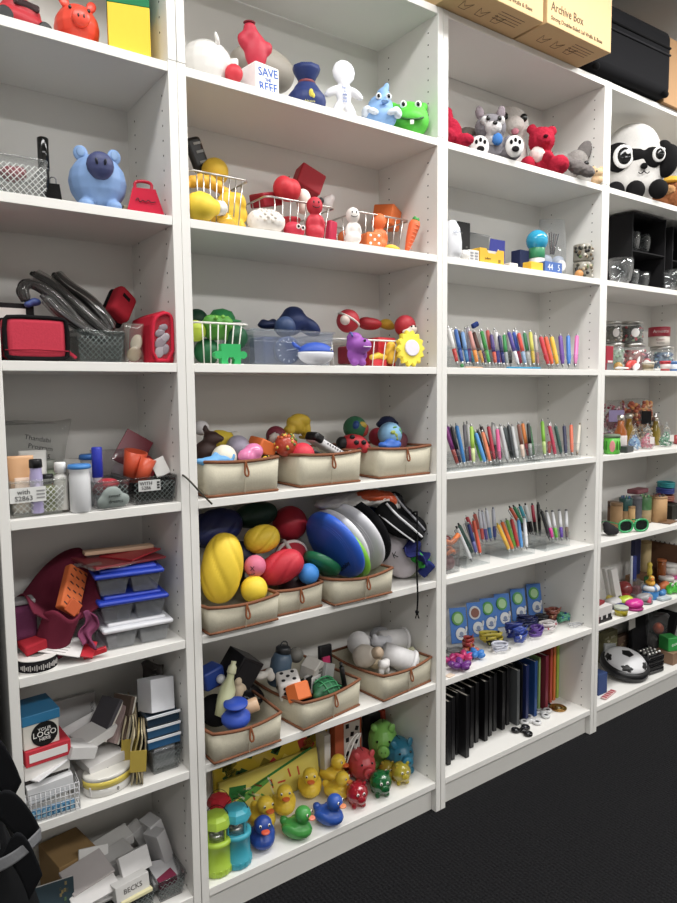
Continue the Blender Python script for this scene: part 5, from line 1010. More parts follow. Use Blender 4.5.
t = thing('turtle_toy', 'dark green turtle-shell toy at the rim of the middle bin', 'stress toy', W(329, 688, .04), (20, 6, 10)); B().blob([((0, 0, 0), (.045, .036, .024)), ((-.042, -.01, -.004), (.014, .012, .012))], M('#1f5a38', 'fo'), .004).build('body', t); b = B()
for q in (-.016, 0, .016): b.tube([(-.036, q*1.2, .014), (-.015, q*1.3, .0245), (.015, q*1.3, .0245), (.036, q*1.2, .014)], .0022, M('#2f8050', 'fo'), 6, smooth=1)
for q in (-.02, 0, .02): b.tube([(q, -.03, .013), (q*1.1, 0, .0255), (q, .03, .013)], .0022, M('#2f8050', 'fo'), 6, smooth=1)
b.build('shell_ridges', t)
t = thing('drink_bottle', 'slate blue bottle standing at the back of the middle bin', 'bottle', W(281, 664, .14), (0, 12, 0)); B().lathe([(.026, -.06), (.03, -.055), (.03, .01), (.024, .026), (.02, .03)], M('#4e6378', 'pl')).build('body', t); B().lathe([(.021, .03), (.022, .044), (.016, .05)], M('#2a2c30', 'pl')).build('cap', t); B().tube([(-.012, 0, .048), (-.008, 0, .062), (.008, 0, .062), (.012, 0, .048)], .002, M('#3a3c40'), 6, smooth=1).build('loop', t)
blobthing('bone_toy', 'white bone-like toy hanging over the rim between the two bins', 'stress toy', W(265, 676, .11), [((-.012, 0, .004), (.02, .012, .012)), ((.018, 0, -.006), (.013, .012, .014)), ((.014, 0, .010), (.011, .011, .010))], '#cbc6be', vox=.0035)
slab('phone_toy', 'black phone-shaped toy with a pink screen edge at the back of the middle bin', 'stress toy', W(325, 655, .17), (.05, .014, .06), (-8, 6, 10), '#17161a', 'pl', .004)
slab('pink_screen', 'small pink screen leaning by the black phone toy', 'stress toy', W(326, 660, .145), (.03, .006, .02), (-8, 6, 10), '#c02a62', 'pl', .001)
slab('silver_box', 'silver open case in the middle bin beside the turtle toy', 'case', W(328, 674, .09), (.045, .012, .06), (-6, 24, 20), '#a4a6a4', 'pl', .002)
slab('white_bracket', 'black and white block under the grey house toy', 'stress toy', W(313, 685, .075), (.045, .03, .045), (0, 6, 24), '#d2d0cc', 'fo', .003)
slab('black_tile', 'black panel on the face of the white block under the grey house', 'panel', W(310, 685, .055), (.03, .004, .036), (0, 6, 24), '#121214', 'pl', .001)
t = thing('black_marker', 'black pen-like stick rising at the right rim of the middle bin', 'marker', W(343, 676, .03), (0, -10, 0)); B().cyl((0, 0, -.03), .007, .058, M('#121213', 'pl'), bev=.001).build('barrel', t); B().cyl((0, 0, .0285), .0045, .012, M('#1c1c1e')).build('tip', t)
sph('grey speckled ball at the back of the middle bin', W(296, 655, .17), .022, '#77756f')
slab('dark_filler', 'dark tin filling the bottom of the middle bin', 'tin', S(315, 6, .12)+V((0, 0, .03)), (.12, .12, .04), 8, '#202022', 'pl', .003)
def cup(label, u, v, y, s, rot, col='#d6d4d4', lid=True, grp='white cups in the last canvas bin'):
    t = thing('cup_toy', label, 'stress toy', W(u, v, y), rot, None); B().lathe([(.0, -s*.5), (s*.27, -s*.5), (s*.36, s*.36), (.0, s*.37)], M(col, 'fo')).build('cup', t)
    if lid: B().lathe([(s*.37, s*.33), (s*.41, s*.36), (s*.39, s*.44), (s*.30, s*.46), (s*.28, s*.52), (0, s*.52)], M(col, 'fo')).build('lid', t)
    return t
cup('white takeaway-cup toy lying at the top right of the last bin', 405, 639, .12, .098, (0, 100, -10))
cup('white cup toy pointing forward in the middle of the last bin', 401, 657, .06, .105, (20, 118, -14))
cup('white cup toy lying at the back left of the last bin', 366, 643, .16, .09, (10, -70, 20))
bulb('white round bulb toy with a brown end at the left of the last bin', W(364, 655, .09), .10, (62, 30, 0), '#cfc5b8', '#b09a82')
blobthing('tooth_toy', 'white tooth-shaped toy at the front rim of the last bin', 'stress toy', W(384, 667, .045), [((0, 0, .008), (.02, .016, .014)), ((-.010, 0, -.01), (.009, .01, .014)), ((.010, 0, -.01), (.009, .01, .014)), ((-.01, 0, .016), (.01, .012, .008)), ((.01, 0, .016), (.01, .012, .008))], '#d9d6d4', vox=.003)
blobthing('rocket_toy', 'grey-white toy with a small spike on top of the last bin', 'stress toy', W(383, 642, .13), [((0, 0, 0), (.038, .025, .022), (0, 15, 0)), ((-.022, 0, .016), (.01, .01, .02), (0, -20, 0)), ((.024, 0, .004), (.018, .02, .018))], '#bdbdc2')
bulb('pale yellow bulb toy behind the forward cup in the last bin', W(408, 650, .10), .06, (30, 60, 0), '#cfd08c', '#d2d2b0')
blobthing('cream_potato', 'cream oval toy at the right rim of the last bin', 'stress toy', W(420, 658, .07), [((0, 0, 0), (.03, .024, .022), (0, 10, 0))], '#c6c4a6')
blobthing('grey_elephant', 'grey rounded toy at the very back of the last bin', 'stress toy', W(380, 634, .18), [((0, 0, 0), (.036, .028, .022)), ((.02, 0, -.01), (.02, .02, .018))], '#8c8c8f')
blobthing('beige_egg', 'beige oval toy low between the cups of the last bin', 'stress toy', W(376, 662, .09), [((0, 0, 0), (.026, .022, .02))], '#c9b79a')
slab('card_filler', 'pale block under the cups in the last bin', 'box', S(396, 6, .11)+V((-.03, 0, .03)), (.12, .12, .04), 6, '#b9b4aa', 'fo', .004)
# ---- shelf 7: lanterns, ducks and piggy banks
def lantern(label, u, y, s, col):
    p = S(u, 7, y); t = thing('camping_lantern', label, 'lantern', p, face(p), 'pop-up lanterns'); m = M(col, 'pl')
    b = B(); b.lathe([(.0, 0), (.031, 0), (.034, .004), (.034, .018), (.031, .021), (.031, .066), (.034, .069), (.034, .078), (.028, .079)], m, seg=28)
    for i in range(14): a = 2*PI*i/14; b.box((.0335*math.cos(a), .0335*math.sin(a), .010), (.003, .007, .015), m, (0, 0, math.degrees(a)), .001, 1)
    b.build('base', t)
    B().lathe([(.025, .079), (.025, .110)], M('#cfd3cf', 'cl'), seg=24).build('globe', t)
    b = B(); b.lathe([(.0, .079), (.018, .08), (.010, .088), (.0, .09)], M('#c9c9c6', 'me')); b.cyl((0, 0, .088), .006, .012, M('#e8e8e0', 'pl')); b.build('reflector', t)
    for q in (45, 135, 225, 315): B().box((.0265*math.cos(math.radians(q)), .0265*math.sin(math.radians(q)), .094), (.003, .004, .032), m, (0, 0, q)).build('post', t)
    b = B(); b.lathe([(.026, .109), (.035, .111), (.034, .117), (.031, .127), (.020, .133), (.0, .135)], m, seg=8, sm=False); b.build('top', t)
    B().tube([(-.031, 0, .118), (-.022, -.004, .145), (0, -.006, .160), (.022, -.004, .145), (.031, 0, .118)], .0008, M('#1c1c1c', 'me'), 6, smooth=2).build('handle', t)
    t.scale = (s, s, s); return t
lantern('lime green lantern at the very end of the bottom shelf', 217.5, .052, 1.12, '#a2c22a')
lantern('cyan lantern in front, beside the lime lantern', 237, .048, 1.12, '#32a0b4')
lantern('red lantern half hidden behind the lime and cyan lanterns', 220, .15, .95, '#b5202e')
for lb, u, y, s, a, c, bk in (
    ('dark blue duck in front beside the cyan lantern, facing out', 262, .065, .102, 12, '#27489c', '#d2502f'), ('green duck alone at the front, facing right', 297, .040, .098, 62, '#3f9a40', '#e2836a'),
    ('blue duck at the front facing right, touching the red glass pig', 329, .035, .098, 58, '#2c58b4', '#e08a5c'), ('yellow duck behind the dark blue duck', 262, .135, .105, 28, '#f2cd1e', '#de6a22'),
    ('yellow duck standing in front of the green-edged pack', 284, .155, .100, 8, '#f2cd1e', '#de6a22'), ('yellow duck next to the last, looking out', 310, .180, .102, 4, '#f2cd1e', '#de6a22'),
    ('yellow duck farthest back beside the red piggy bank', 333, .195, .100, 58, '#eec81e', '#dd6420'), ('yellow duck right behind the blue duck, facing the red glass pig', 337, .120, .092, 62, '#f2cd1e', '#e08040')):
    p = S(u, 7, y); duck(lb, p, s, face(p)+a, c, bk)
p = S(361, 7, .14); piggy('coral red piggy bank between the yellow ducks and the green piggy bank', p, .112, face(p)+22, '#c8444a', tall=1.05, nostril='#6e1f24', grp='rubber piggy banks')
p = S(387, 7, .185); piggy('tall light green piggy bank with a black coin slot at the back', p, .128, face(p)+2, '#74b04a', tall=1.35, nostril='#4c7d2c', grp='rubber piggy banks')
b = B(); b.box((0, 0, 0), (.004, .003, .042), M('#1c2a12'), bev=.001); 
p = S(415, 7, .11); piggy('teal blue piggy bank at the upright', p, .125, face(p)+28, '#1d6c86', tall=1.0, nostril='#0e4052', grp='rubber piggy banks')
def glasspig(label, u, y, s, col, rz):
    p = S(u, 7, y); t = thing('clear_piggy_bank', label, 'piggy bank', p, face(p)+rz, 'clear plastic piggy banks'); m = M(col, 'je')
    b = B(); el = [((0, 0, .5*s), (.46*s, .48*s, .44*s))]+[((x*.2*s, y_*.2*s, .07*s), (.11*s, .11*s, .10*s)) for x in (-1, 1) for y_ in (-1, 1)]; b.blob(el, m, .03*s, 3); b.build('body', t)
    B().lathe([(.16*s, 0), (.18*s, .05*s), (.16*s, .12*s), (0, .12*s)], m, (0, -.44*s, .46*s), (90, 0, 0), 18).build('snout', t)
    for x in (-1, 1): B().blob([((x*.26*s, -.14*s, .90*s), (.09*s, .04*s, .12*s), (0, x*20, 0)), ((x*.24*s, -.12*s, .80*s), (.07*s, .05*s, .08*s))], m, .02*s, 3).build('ear', t)
    eyes(t, [(-.13*s, -.44*s, .66*s), (.13*s, -.44*s, .66*s)], .062*s, '#ece8e0')
    return t
glasspig('clear red piggy bank at the front, next to the blue duck', 357, .055, .072, '#c81e34', 22)
glasspig('clear green piggy bank between the red and yellow clear ones', 380, .065, .076, '#0f7a3c', 22)
glasspig('clear yellow piggy bank in front of the green piggy bank', 401, .075, .068, '#d8c62c', 25)
glasspig('small amber-yellow clear piggy bank under the snout of the green piggy bank', 389, .115, .058, '#c9b023', 10)
def pack(label, u0, u1, vtop, y, col, pats, rot, k=7):
    p, w_ = span(u0, u1, k, y); h = ht((u0+u1)/2, vtop, y, k); t = thing('inflatable_pack', label, 'package', p+V((0, 0, .0006)), rot, None); B().box((0, 0, h/2), (w_, .012, h), M(col, 'gl'), bev=.002).build('pack', t)
    b = B()
    for x, z, sx, sz, r, c in pats: b.box((x*w_, -.0063, z*h), (sx*w_, .0008, sz*h), M(c, 'pa'), (0, r, 0))
    b.build('print', t); return t
rnd = random.Random(8)
pt = [(0, .72, .9, .07, -13, '#2f7a34'), (-.2, .45, .35, .18, -20, '#5a9a3a'), (-.34, .6, .16, .3, 10, '#1f6a2c')]+[(rnd.uniform(-.45, .45), rnd.uniform(.2, .6), .08, .05, rnd.uniform(0, 90), rnd.choice(['#d9d29a', '#c24a2c', '#e8e2c8', '#3f8a3a'])) for i in range(18)]
pack('yellow package with a green stripe behind the yellow ducks', 225, 322, 765, .225, '#d9c95a', pt, (-9, 0, 0))
pt = [(rnd.uniform(-.46, .46), rnd.uniform(.25, .95), .07, .16, rnd.uniform(0, 90), rnd.choice(['#1c1c18', '#c8a21c', '#b5322e', '#e9d24a', '#8a7a14', '#2f5a2c'])) for i in range(46)]
pack('black and yellow patterned package standing at the very back above the green stripe', 212, 326, 738, .244, '#d2b61e', pt, (-4, 0, 0))
fbox('book', 'narrow white book standing behind the yellow ducks', 'book', 325, 331, 735, 7, .20, .05, '#c9c5c0')
p, w_ = span(337, 352, 7, .215); t = thing('toy_box', 'salmon orange box with black and white print at the back', 'box', p, -3); h = ht(344, 722, .215, 7)
B().box((.018, .02, h/2), (.10, .035, h), M('#c2603c', 'pa'), bev=.001).build('box', t); b = B(); b.box((.03, .0016, h*.6), (.06, .002, h*.7), M('#d3cdc6', 'pa'))
for i in range(7): b.box((.012+.018*(i % 3), .0002, h*(.35+.09*i)), (.012, .0015, .014), M('#211d1d', 'pa'), (0, 10*(i % 3), 0))
b.build('print', t)
fbox('black_case', 'black case standing beside the salmon orange box', 'case', 370, 381, 716, 7, .21, .04, '#1c1a1c', 'pl')
fbox('red_book', 'rust red book at the back beside the black case', 'book', 382, 386, 712, 7, .21, .04, '#a83f2c')
for i, (x0, lb) in enumerate(((0, 'white cord loop hanging over the salmon box, nearer the ducks'), (8, 'second white cord loop beside the first'))):
    b = B(); b.tube([W(343+x0*.4, 764, .165), W(349+x0*.5, 742, .165), W(360+x0*.3, 730, .17), W(353+x0*.5, 745, .165), W(347+x0*.6, 763, .16)], .0016, M('#e2dfd9', 'pl'), 6, smooth=2); one(b, 'string_loop', lb, 'string', (0, 0, 0))
# ================================================================ bookcase of pens
# ---- shelf 1: plush row
def plush(name, label, P, rot, parts, s=1.0, fuzz=.0022, vox=.0045, cat='plush toy'):
    t = thing(name, label, cat, P, rot)
    for nm, col, kind, el in parts:
        b = B(); b.blob([(tuple(x*s for x in e[0]), tuple(x*s for x in (e[1] if isinstance(e[1], tuple) else (e[1],)*3)))+tuple(e[2:]) for e in el], M(col, kind), vox if kind == 'fu' else .0035, 3 if kind == 'fu' else 4, fuzz if kind == 'fu' else 0); b.build(nm, t)
    return t
p = S(458, 1, .055); plush('plush_toy', 'crimson plush partly hidden by the upright, left of the grey husky', p+V((-.02, 0, 0)), face(p)+10, [('body', '#a81a36', 'fu', [((-.01, 0, .045), (.035, .035, .048)), ((-.02, .01, .1), (.02, .02, .03)), ((.028, -.03, .02), (.028, .02, .018)), ((-.02, -.03, .03), (.02, .03, .02))])])
p = S(466, 1, .19); plush('plush_toy', 'dark taupe plush at the very back behind the husky', p+V((0, 0, 0)), face(p), [('body', '#6b635c', 'fu', [((0, 0, .07), (.06, .05, .068)), ((.0, -.01, .11), (.05, .045, .035))])])
p = S(489, 1, .085); t = plush('husky_plush', 'grey and white husky plush sitting with its two padded paws forward', p, face(p)+14, [
    ('body', '#7e7b80', 'fu', [((0, .03, .055), (.055, .045, .055)), ((0, .02, .118), (.05, .042, .042)), ((-.062, 0, .05), (.022, .022, .04), (0, 20, 0)), ((.062, 0, .05), (.022, .022, .04), (0, -20, 0)), ((-.052, -.03, .03), (.03, .04, .026)), ((.055, -.03, .026), (.03, .04, .024))]),
    ('muzzle', '#c9c6c6', 'fu', [((0, -.02, .104), (.026, .022, .02)), ((-.026, -.012, .13), (.012, .012, .014)), ((.026, -.012, .13), (.012, .012, .014)), ((0, -.005, .075), (.026, .02, .022))]),
    ('ear', '#8b8086', 'fu', [((-.034, .02, .165), (.014, .009, .024), (0, -12, 0))]), ('ear', '#8b8086', 'fu', [((.034, .02, .165), (.014, .009, .024), (0, 12, 0))]), ('scarf', '#3b74b8', 'fa', [((.012, -.022, .07), (.018, .012, .02))])])
for x in (-1, 1):
    b = B(); b.ell((x*.054, -.068, .032), (.029, .012, .033), M('#d6d4d2', 'fa')); dk = M('#1a1819', 'fa'); b.ell((x*.054, -.080, .021), (.012, .003, .009), dk, None, 12)
    for q in (-1, 0, 1): b.ell((x*.054+q*.013, -.079, .042+(.006 if q == 0 else 0)), (.0048, .003, .007), dk, None, 10)
    b.build('paw', t)
eyes(t, [(-.018, -.026, .132), (.018, -.026, .132)], .007); B().ell((0, -.042, .112), (.008, .006, .006), M('#121112', 'gl')).build('nose', t)
p = S(508, 1, .18); t = plush('bear_plush', 'pale grey plush with black button eyes at the back, over the husky', p, face(p)+8, [('body', '#cfcac4', 'fu', [((0, 0, .09), (.065, .045, .09)), ((0, 0, .19), (.068, .05, .066))]), ('muzzle', '#c6beb8', 'fu', [((.012, -.05, .178), (.032, .025, .028))]), ('tongue', '#b4707c', 'fa', [((.012, -.066, .15), (.014, .008, .012))])])
eyes(t, [(-.02, -.046, .208), (.044, -.042, .202)], .0125)
p = S(541, 1, .085); t = plush('teddy_plush', 'bright red teddy sitting slumped with white tummy', p, face(p)+12, [('body', '#b01f38', 'fu', [((0, .02, .06), (.045, .04, .052)), ((.0, .01, .128), (.044, .04, .044)), ((-.032, .015, .168), (.017, .012, .017)), ((.034, .015, .160), (.017, .012, .017)), ((.002, -.026, .12), (.022, .018, .018)), ((-.052, -.02, .04), (.024, .04, .026)), ((.048, -.03, .034), (.034, .044, .03)), ((.012, -.035, .06), (.016, .03, .016))]), ('tummy', '#d9c4c0', 'fu', [((-.018, -.012, .075), (.026, .02, .026))])])
B().ell((.002, -.045, .124), (.008, .005, .006), M('#3a0c14', 'fa')).build('nose', t)
p = S(569, 1, .095); t = plush('koala_plush', 'brownish-grey plush lying with its round ear up, right of the red teddy', p, face(p)+20, [('body', '#8f8a86', 'fu', [((-.02, .02, .065), (.07, .05, .062)), ((.036, -.006, .085), (.040, .036, .042))]), ('ear', '#6f6a68', 'fu', [((.062, .004, .118), (.026, .014, .05), (0, 25, 0))])]); B().ell((.058, -.040, .072), (.009, .007, .009), M('#151314', 'gl')).build('nose', t)
p = S(573, 1, .004); plush('scarf_plush', 'dark grey fluffy roll hanging over the shelf edge before the koala-like plush', p+V((0, -.012, .020)), (0, 22, face(p)+25), [('body', '#736d6b', 'fu', [((-.04, 0, .0), (.03, .02, .018)), ((0, 0, .0), (.034, .022, .022)), ((.04, 0, .002), (.026, .02, .018))])], fuzz=.003)
p = S(597, 1, .012); t = plush('mini_plush', 'tiny cream toy animal at the end of the plush shelf', p, face(p)+10, [('body', '#d8b68c', 'fu', [((0, 0, .016), (.02, .018, .016)), ((0, -.006, .038), (.020, .018, .016)), ((-.012, 0, .056), (.008, .006, .008)), ((.014, 0, .054), (.008, .006, .008))])], fuzz=.001, vox=.003); eyes(t, [(-.004, -.023, .04)], .003)
# ---- shelf 2: boxed gifts
def printed(cols, n, seed):
    def f(b, w, d, h):
        r = random.Random(seed)
        for i in range(n): b.box((r.uniform(-.38, .38)*w, -.0004, r.uniform(.12, .88)*h), (w*r.uniform(.08, .25), .0008, h*r.uniform(.03, .08)), M(r.choice(cols)))
    return f
t = thing('white_egg_box', 'white rounded case with faint lettering at the upright end', 'case', S(451, 2, .03)+V((.003, 0, 0)), face(S(451, 2, .03))*.6); B().lathe([(.0, 0), (.024, .001), (.030, .02), (.030, .05), (.024, .09), (.012, .112), (0, .116)], M('#dcdde2', 'pl')).build('body', t); b = B(); b.text('Glue', .012, M('#8d97ab'), (.006, -.0305, .075)); b.build('lettering', t)
fbox('black_box', 'tall black box behind the white rounded case', 'box', 458, 470, 222, 2, .13, .06, '#1f1e1e', deco=printed(['#4b4a48'], 4, 1))
t = slab('foil_pouch', 'dark grey foil pouch leaning behind the yellow card box', 'pouch', S(477, 2, .14)+V((0, 0, .062)), (.075, .02, .12), (-10, 10, -30), '#5b5c5a', 'sa', .006)
fbox('blue_box', 'indigo box with a white symbol standing behind the yellow card box', 'box', 488, 505, 239, 2, .12, .05, '#353a86', deco=lambda b, w, d, h: [b.box((w*.1, -.0005, h*.6+q*.008), (.008, .001, .006), M('#c8cbe6'), (0, 45, 0)) for q in (-1, 0, 1)])
sph('small white dome beside the white card pack', S(464, 2, .03)+V((0, 0, .015)), .017, '#d9d6d2', 'pl', 'white_dome', 'dome')
fbox('card_pack', 'white pack with a grid of small dark squares, left of the yellow card box', 'box', 469, 479, 250, 2, .02, .04, '#dcdad6', deco=lambda b, w, d, h: [b.box((w*(-.22+.44*i), -.0005, h*(.25+.25*j)), (w*.3, .001, h*.14), M('#8d8c90')) for i in range(2) for j in range(3)])
p, w_ = span(480, 504, 2, .018); t = thing('card_box', 'yellow open card box with a notched front', 'box', p, 0); h = .046; ye = M('#dfae1c', 'pa')
B().prism([(-w_/2, 0), (w_/2, 0), (w_/2, h), (w_*.24, h), (w_*.16, h*.72), (-w_*.16, h*.72), (-w_*.24, h), (-w_/2, h)], .002, ye, (0, .002, 0), (90, 0, 0)).build('front', t)
b = B(); b.box((0, .06, h/2), (w_, .002, h), ye); b.box((-w_/2+.001, .031, h/2), (.002, .058, h), ye); b.box((w_/2-.001, .031, h/2), (.002, .058, h), ye); b.box((0, .031, .001), (w_, .058, .002), ye); b.build('tray', t)
b = B(); b.text('yellow', .010, M('#7c6420'), (-w_*.18, -.0006, h*.35)); b.box((w_*.3, -.0004, h*.25), (.010, .001, .010), M('#8a6c18')); b.build('print', t)
slab('card_stack', 'white cards filling the yellow open box', 'cards', p+V((0, .031, .0235)), (w_-.008, .05, .038), 0, '#cfc9bb')
fbox('small_card', 'white little box with a pink print near the middle of the gift shelf', 'box', 510, 518, 263, 2, .03, .03, '#dfd9d6', deco=printed(['#c2356e', '#7a2a50'], 5, 5))
fbox('navy_box', 'dark navy box behind the turquoise ball', 'box', 520, 529, 250, 2, .10, .04, '#242c4e')
fbox('yellow_strip', 'flat yellow strip lying at the edge below the navy box', 'box', 516, 531, 268.5, 2, .02, .03, '#e0b31c')
fbox('yellow_box', 'small bright yellow box under the turquoise ball', 'box', 531, 543, 262, 2, .02, .035, '#e6ba20')
fbox('patterned_box', 'blue and white box with 4 and 5 numerals at the front of the gift shelf', 'box', 545, 562, 262, 2, .02, .035, '#4a6cae', deco=lambda b, w, d, h: [b.text('44', .028, M('#e3e7ee'), (-w*.2, -.0006, h*.5)), b.text('5', .03, M('#dfe6ef'), (w*.3, -.0006, h*.5))])
p = W(537, 241, .09); t = thing('ball_pot', 'glossy turquoise ball resting on a green and white pot', 'ball', V((p.x, .09, SH[2])), -20); hz = p.z-SH[2]
B().ell((0, 0, hz), .037, M('#189cc4', 'gl'), seg=28).build('ball', t); B().cyl((0, 0, 0), .026, hz*.5, M('#ddd9d2', 'pl'), bev=.002).build('pot', t); B().cyl((0, 0, hz*.5), .027, hz-.035-hz*.5+.012, M('#2f8a5a', 'pl'), bev=.002).build('green_rim', t)
p = S(551, 2, .13); t = thing('gift_bag', 'tall clear cellophane bag with two pale balls and dark sticks', 'bag', p, face(p)*.6)
rings = [[(.052*(1-.25*max(0, q-.6))*math.copysign(abs(math.cos(a))**.8, math.cos(a)), .035*(1-.75*max(0, q-.55)*2)*math.sin(a)*(1+.1*math.sin(5*a+6*q)), .215*q+.002) for a in [2*PI*j/24 for j in range(24)]] for q in [i/10 for i in range(11)]]
B().rings(rings, M('#d6dadd', 'cl')).build('cellophane', t)
for i, (x, z) in enumerate(((-.022, .07), (.024, .066))): B().ell((x, 0, z), .024, M('#b4bccc', 'pl')).build('pale_ball', t)
for i in range(5): B().tube([(-.004+.003*i, 0, .095), (-.012+.010*i, .004*i-.008, .168)], .0024, M('#5a4440' if i % 2 else '#2c2a2c', 'pl'), 6).build('stick', t)
b = B(); b.ell((.026, -.03, .05), (.016, .002, .02), M('#e6e4e6', 'pa')); b.build('swing_tag', t)
for i, (z, lb) in enumerate(((0, 'lower tin of the two printed jars at the end of the gift shelf'), (.062, 'upper of the two printed jars at the end of the gift shelf'))):
    p = S(582, 2, .05); t = thing('sweet_jar', lb, 'jar', p+V((0, 0, z)), -30, 'stacked printed jars'); B().cyl((0, 0, 0), .032, .06, M('#8a8578', 'pl'), bev=.003).build('jar', t); b = B(); r = random.Random(i+3)
    for q in range(26): a = r.uniform(-3, 0.2); b.ell((.0322*math.cos(a), .0322*math.sin(a), r.uniform(.01, .05)), (.006, .006, .006), M(r.choice(['#3a3a2e', '#d9d3c6', '#6b5a44', '#55683c', '#b9a98c', '#2a2623']), 'pl'), None, 8)
    b.build('printed_wrap', t)
p = S(574, 2, .06); sph('small orange ball between the cellophane bag and the printed jars', p+V((0, -.02, .016)), .015, '#c78a4a', 'pl', 'small_ball', 'ball')
# ---- pens
COLN = {}
def penrow(k, shelf, specs, holder, lean_default=.0):
    "specs: (u0, v0, u1, v1, y, body, grip, metal/cap, colour word[, flags])"
    n = len(specs); names = [s[8] for s in specs]; seen = {}
    for i, s in enumerate(specs):
        u0, v0, u1, v1, y, body, grip, metal, cn = s[:9]; fl = s[9] if len(s) > 9 else {}
        P0 = S(u0, k, y); P0.z = SH[k]+fl.get('z', .006); P1 = W(u1, v1, y+fl.get('dy', .035))
        L = (P1-P0).length
        if L > .165: P1 = P0+(P1-P0)*(.165/L)
        nb = [names[j] for j in (i-1, i+1) if 0 <= j < n]
        lab = '%s pen, %s, next to the %s one' % (cn, shelf, nb[0])
        if lab in seen: print('DUP', lab)
        seen[lab] = 1
        pen(P0, P1, lab, body, grip, metal, grp='pens, '+shelf, cap=fl.get('cap'), stylus=fl.get('st'), r=fl.get('r', .0064), wav=fl.get('wav', 0), tw=fl.get('tw', -30))
def pen_stand(label, k, u0, u1, y, h, d=.05, tint='#e6ecee'):
    p, w_ = span(u0, u1, k, y); t = thing('pen_stand', label, 'pen stand', p, 0, 'clear acrylic pen stands'); m = M(tint, 'ac')
    B().box((0, d/2, .0012), (w_, d, .0018), m).build('base', t); B().box((0, d*.85, h/2), (w_, .002, h), m).build('back_plate', t)
    B().box((0, d*.45, h*.45), (w_, d*.8, .002), m).build('middle_tray', t); B().box((0, d*.5, h*.85), (w_, d*.7, .002), m).build('top_tray', t)
    for x in (-w_/2+.001, w_/2-.001): B().box((x, d/2, h*.45), (.002, d, h*.9), m).build('side_plate', t)
a = []
def row(lst, y, v0, dv, slant, k, dy=.03):
    out = []
    for i, s in enumerate(lst):
        out.append(s)
    return out
# upper pen shelf (horizon height)
U = [ # u0, v0, u1, v1
 (458, 0, 448, 326, .03, '#e2e0de', '#c03a36', '#b9b9b9', 'white and red'), (464, 0, 451, 328, .05, '#e4e2e0', '#7f9aa0', '#b9b9b9', 'white, grey-tipped'), (463, 0, 455, 327, .03, '#3a68b0', '#2f4f96', '#c9c9c9', 'mid blue'), (465, 0, 458, 329, .05, '#1d1c20', '#dcdcda', '#b0b0b0', 'black and white'),
 (468, 0, 462, 330, .03, '#6a93c4', '#3b76a8', '#c9c9c9', 'light blue'), (470, 0, 468, 326, .05, '#a9a2b2', '#6a4a86', '#c2c2c2', 'lilac'), (474, 0, 465, 327, .06, '#d6d8dc', '#3a8a9a', '#b0b0b0', 'white and teal'), (478, 0, 469, 329, .03, '#c98b82', '#e98a2c', '#c9c9c9', 'salmon and orange'), (484, 0, 473, 330, .045, '#5a3a32', '#f0a52a', '#c0c0c0', 'brown and amber'),
 (486, 0, 479, 330, .06, '#dcd9d4', '#24346c', '#bdbdbd', 'cream and navy'), (490, 0, 481, 329, .03, '#2f8a3a', '#3a9a44', '#c9c9c9', 'grass green'), (493, 0, 487, 328, .05, '#b0463c', '#8e8f94', '#c9c9c9', 'brick red'), (496, 0, 491, 333, .03, '#4d3a7c', '#c8543e', '#a9a9a9', 'dark violet'),
 (499, 0, 496, 330, .05, '#cfcdcf', '#5554a8', '#bdbdbd', 'silver and violet'), (501, 0, 494, 328, .065, '#e0dedb', '#b03a4a', '#b9b9b9', 'white and garnet'), (504, 0, 499, 334, .03, '#2b2f58', '#232a66', '#b9b9b9', 'deep navy'), (507, 0, 504, 333, .045, '#2e8e46', '#9aa0a0', '#c9c9c9', 'emerald'), (511, 0, 508, 331, .06, '#b0aeb0', '#2a292c', '#9c9c9c', 'grey and black'),
 (519, 0, 508, 330, .03, '#5a4a9a', '#e4e2e6', '#b9b9b9', 'purple and white'), (522, 0, 513, 330, .05, '#3556b0', '#b02a48', '#b9b9b9', 'cobalt and crimson'), (524, 0, 515, 328, .065, '#dfe0e2', '#4a9a5a', '#b9b9b9', 'white and mint'), (526, 0, 518, 331, .03, '#d8483c', '#8fa6c2', '#c9c9c9', 'scarlet'), (530, 0, 524, 331, .05, '#2f7a4c', '#e4e4e0', '#c9c9c9', 'bottle green'),
 (534, 0, 530, 330, .03, '#c9c44a', '#cfae1e', '#b0b0b0', 'lime yellow'), (538, 0, 535, 333, .05, '#c4bcb4', '#b06a66', '#a9a9a9', 'pale beige'), (549, 0, 540, 335, .03, '#c8303c', None, '#9c9c9c', 'bright red'), (553, 0, 545, 335, .03, '#e0582c', None, '#9c9c9c', 'flame orange'), (558, 0, 551, 335, .03, '#e8b81c', None, '#9c9c9c', 'golden yellow'),
 (563, 0, 560, 334, .03, '#6a3f98', None, '#9c9c9c', 'plum purple'), (569, 0, 568, 334, .03, '#3f7ac8', None, '#9c9c9c', 'azure blue'), (575, 0, 577, 334, .03, '#e274b4', None, '#9c9c9c', 'candy pink')]
penrow(3, 'top row', [s+(({'r': .0076, 'wav': .12} if s[6] is None else {}),) for s in U], None)
pen_stand('clear pen stand at the upright end of the topmost pen row', 3, 449, 482, .015, .07, .06); pen_stand('clear pen stand in the middle of the topmost pen row', 3, 486, 538, .015, .07, .06); pen_stand('clear pen stand under the plain bright pens of the topmost row', 3, 543, 579, .015, .06, .05)
crate('blue_tray', 'flat turquoise tray strip lying in front of the topmost pen row', 'tray', S(524, 3, .008)+V((0, .001, 0)), (.16, .012, .005), '#2f9ac8', 0)
crate('peach_ruler', 'thin peach ruler lying in front of the orange pens', 'ruler', S(474, 3, .010), (.075, .008, .003), '#e2b48c', 0)
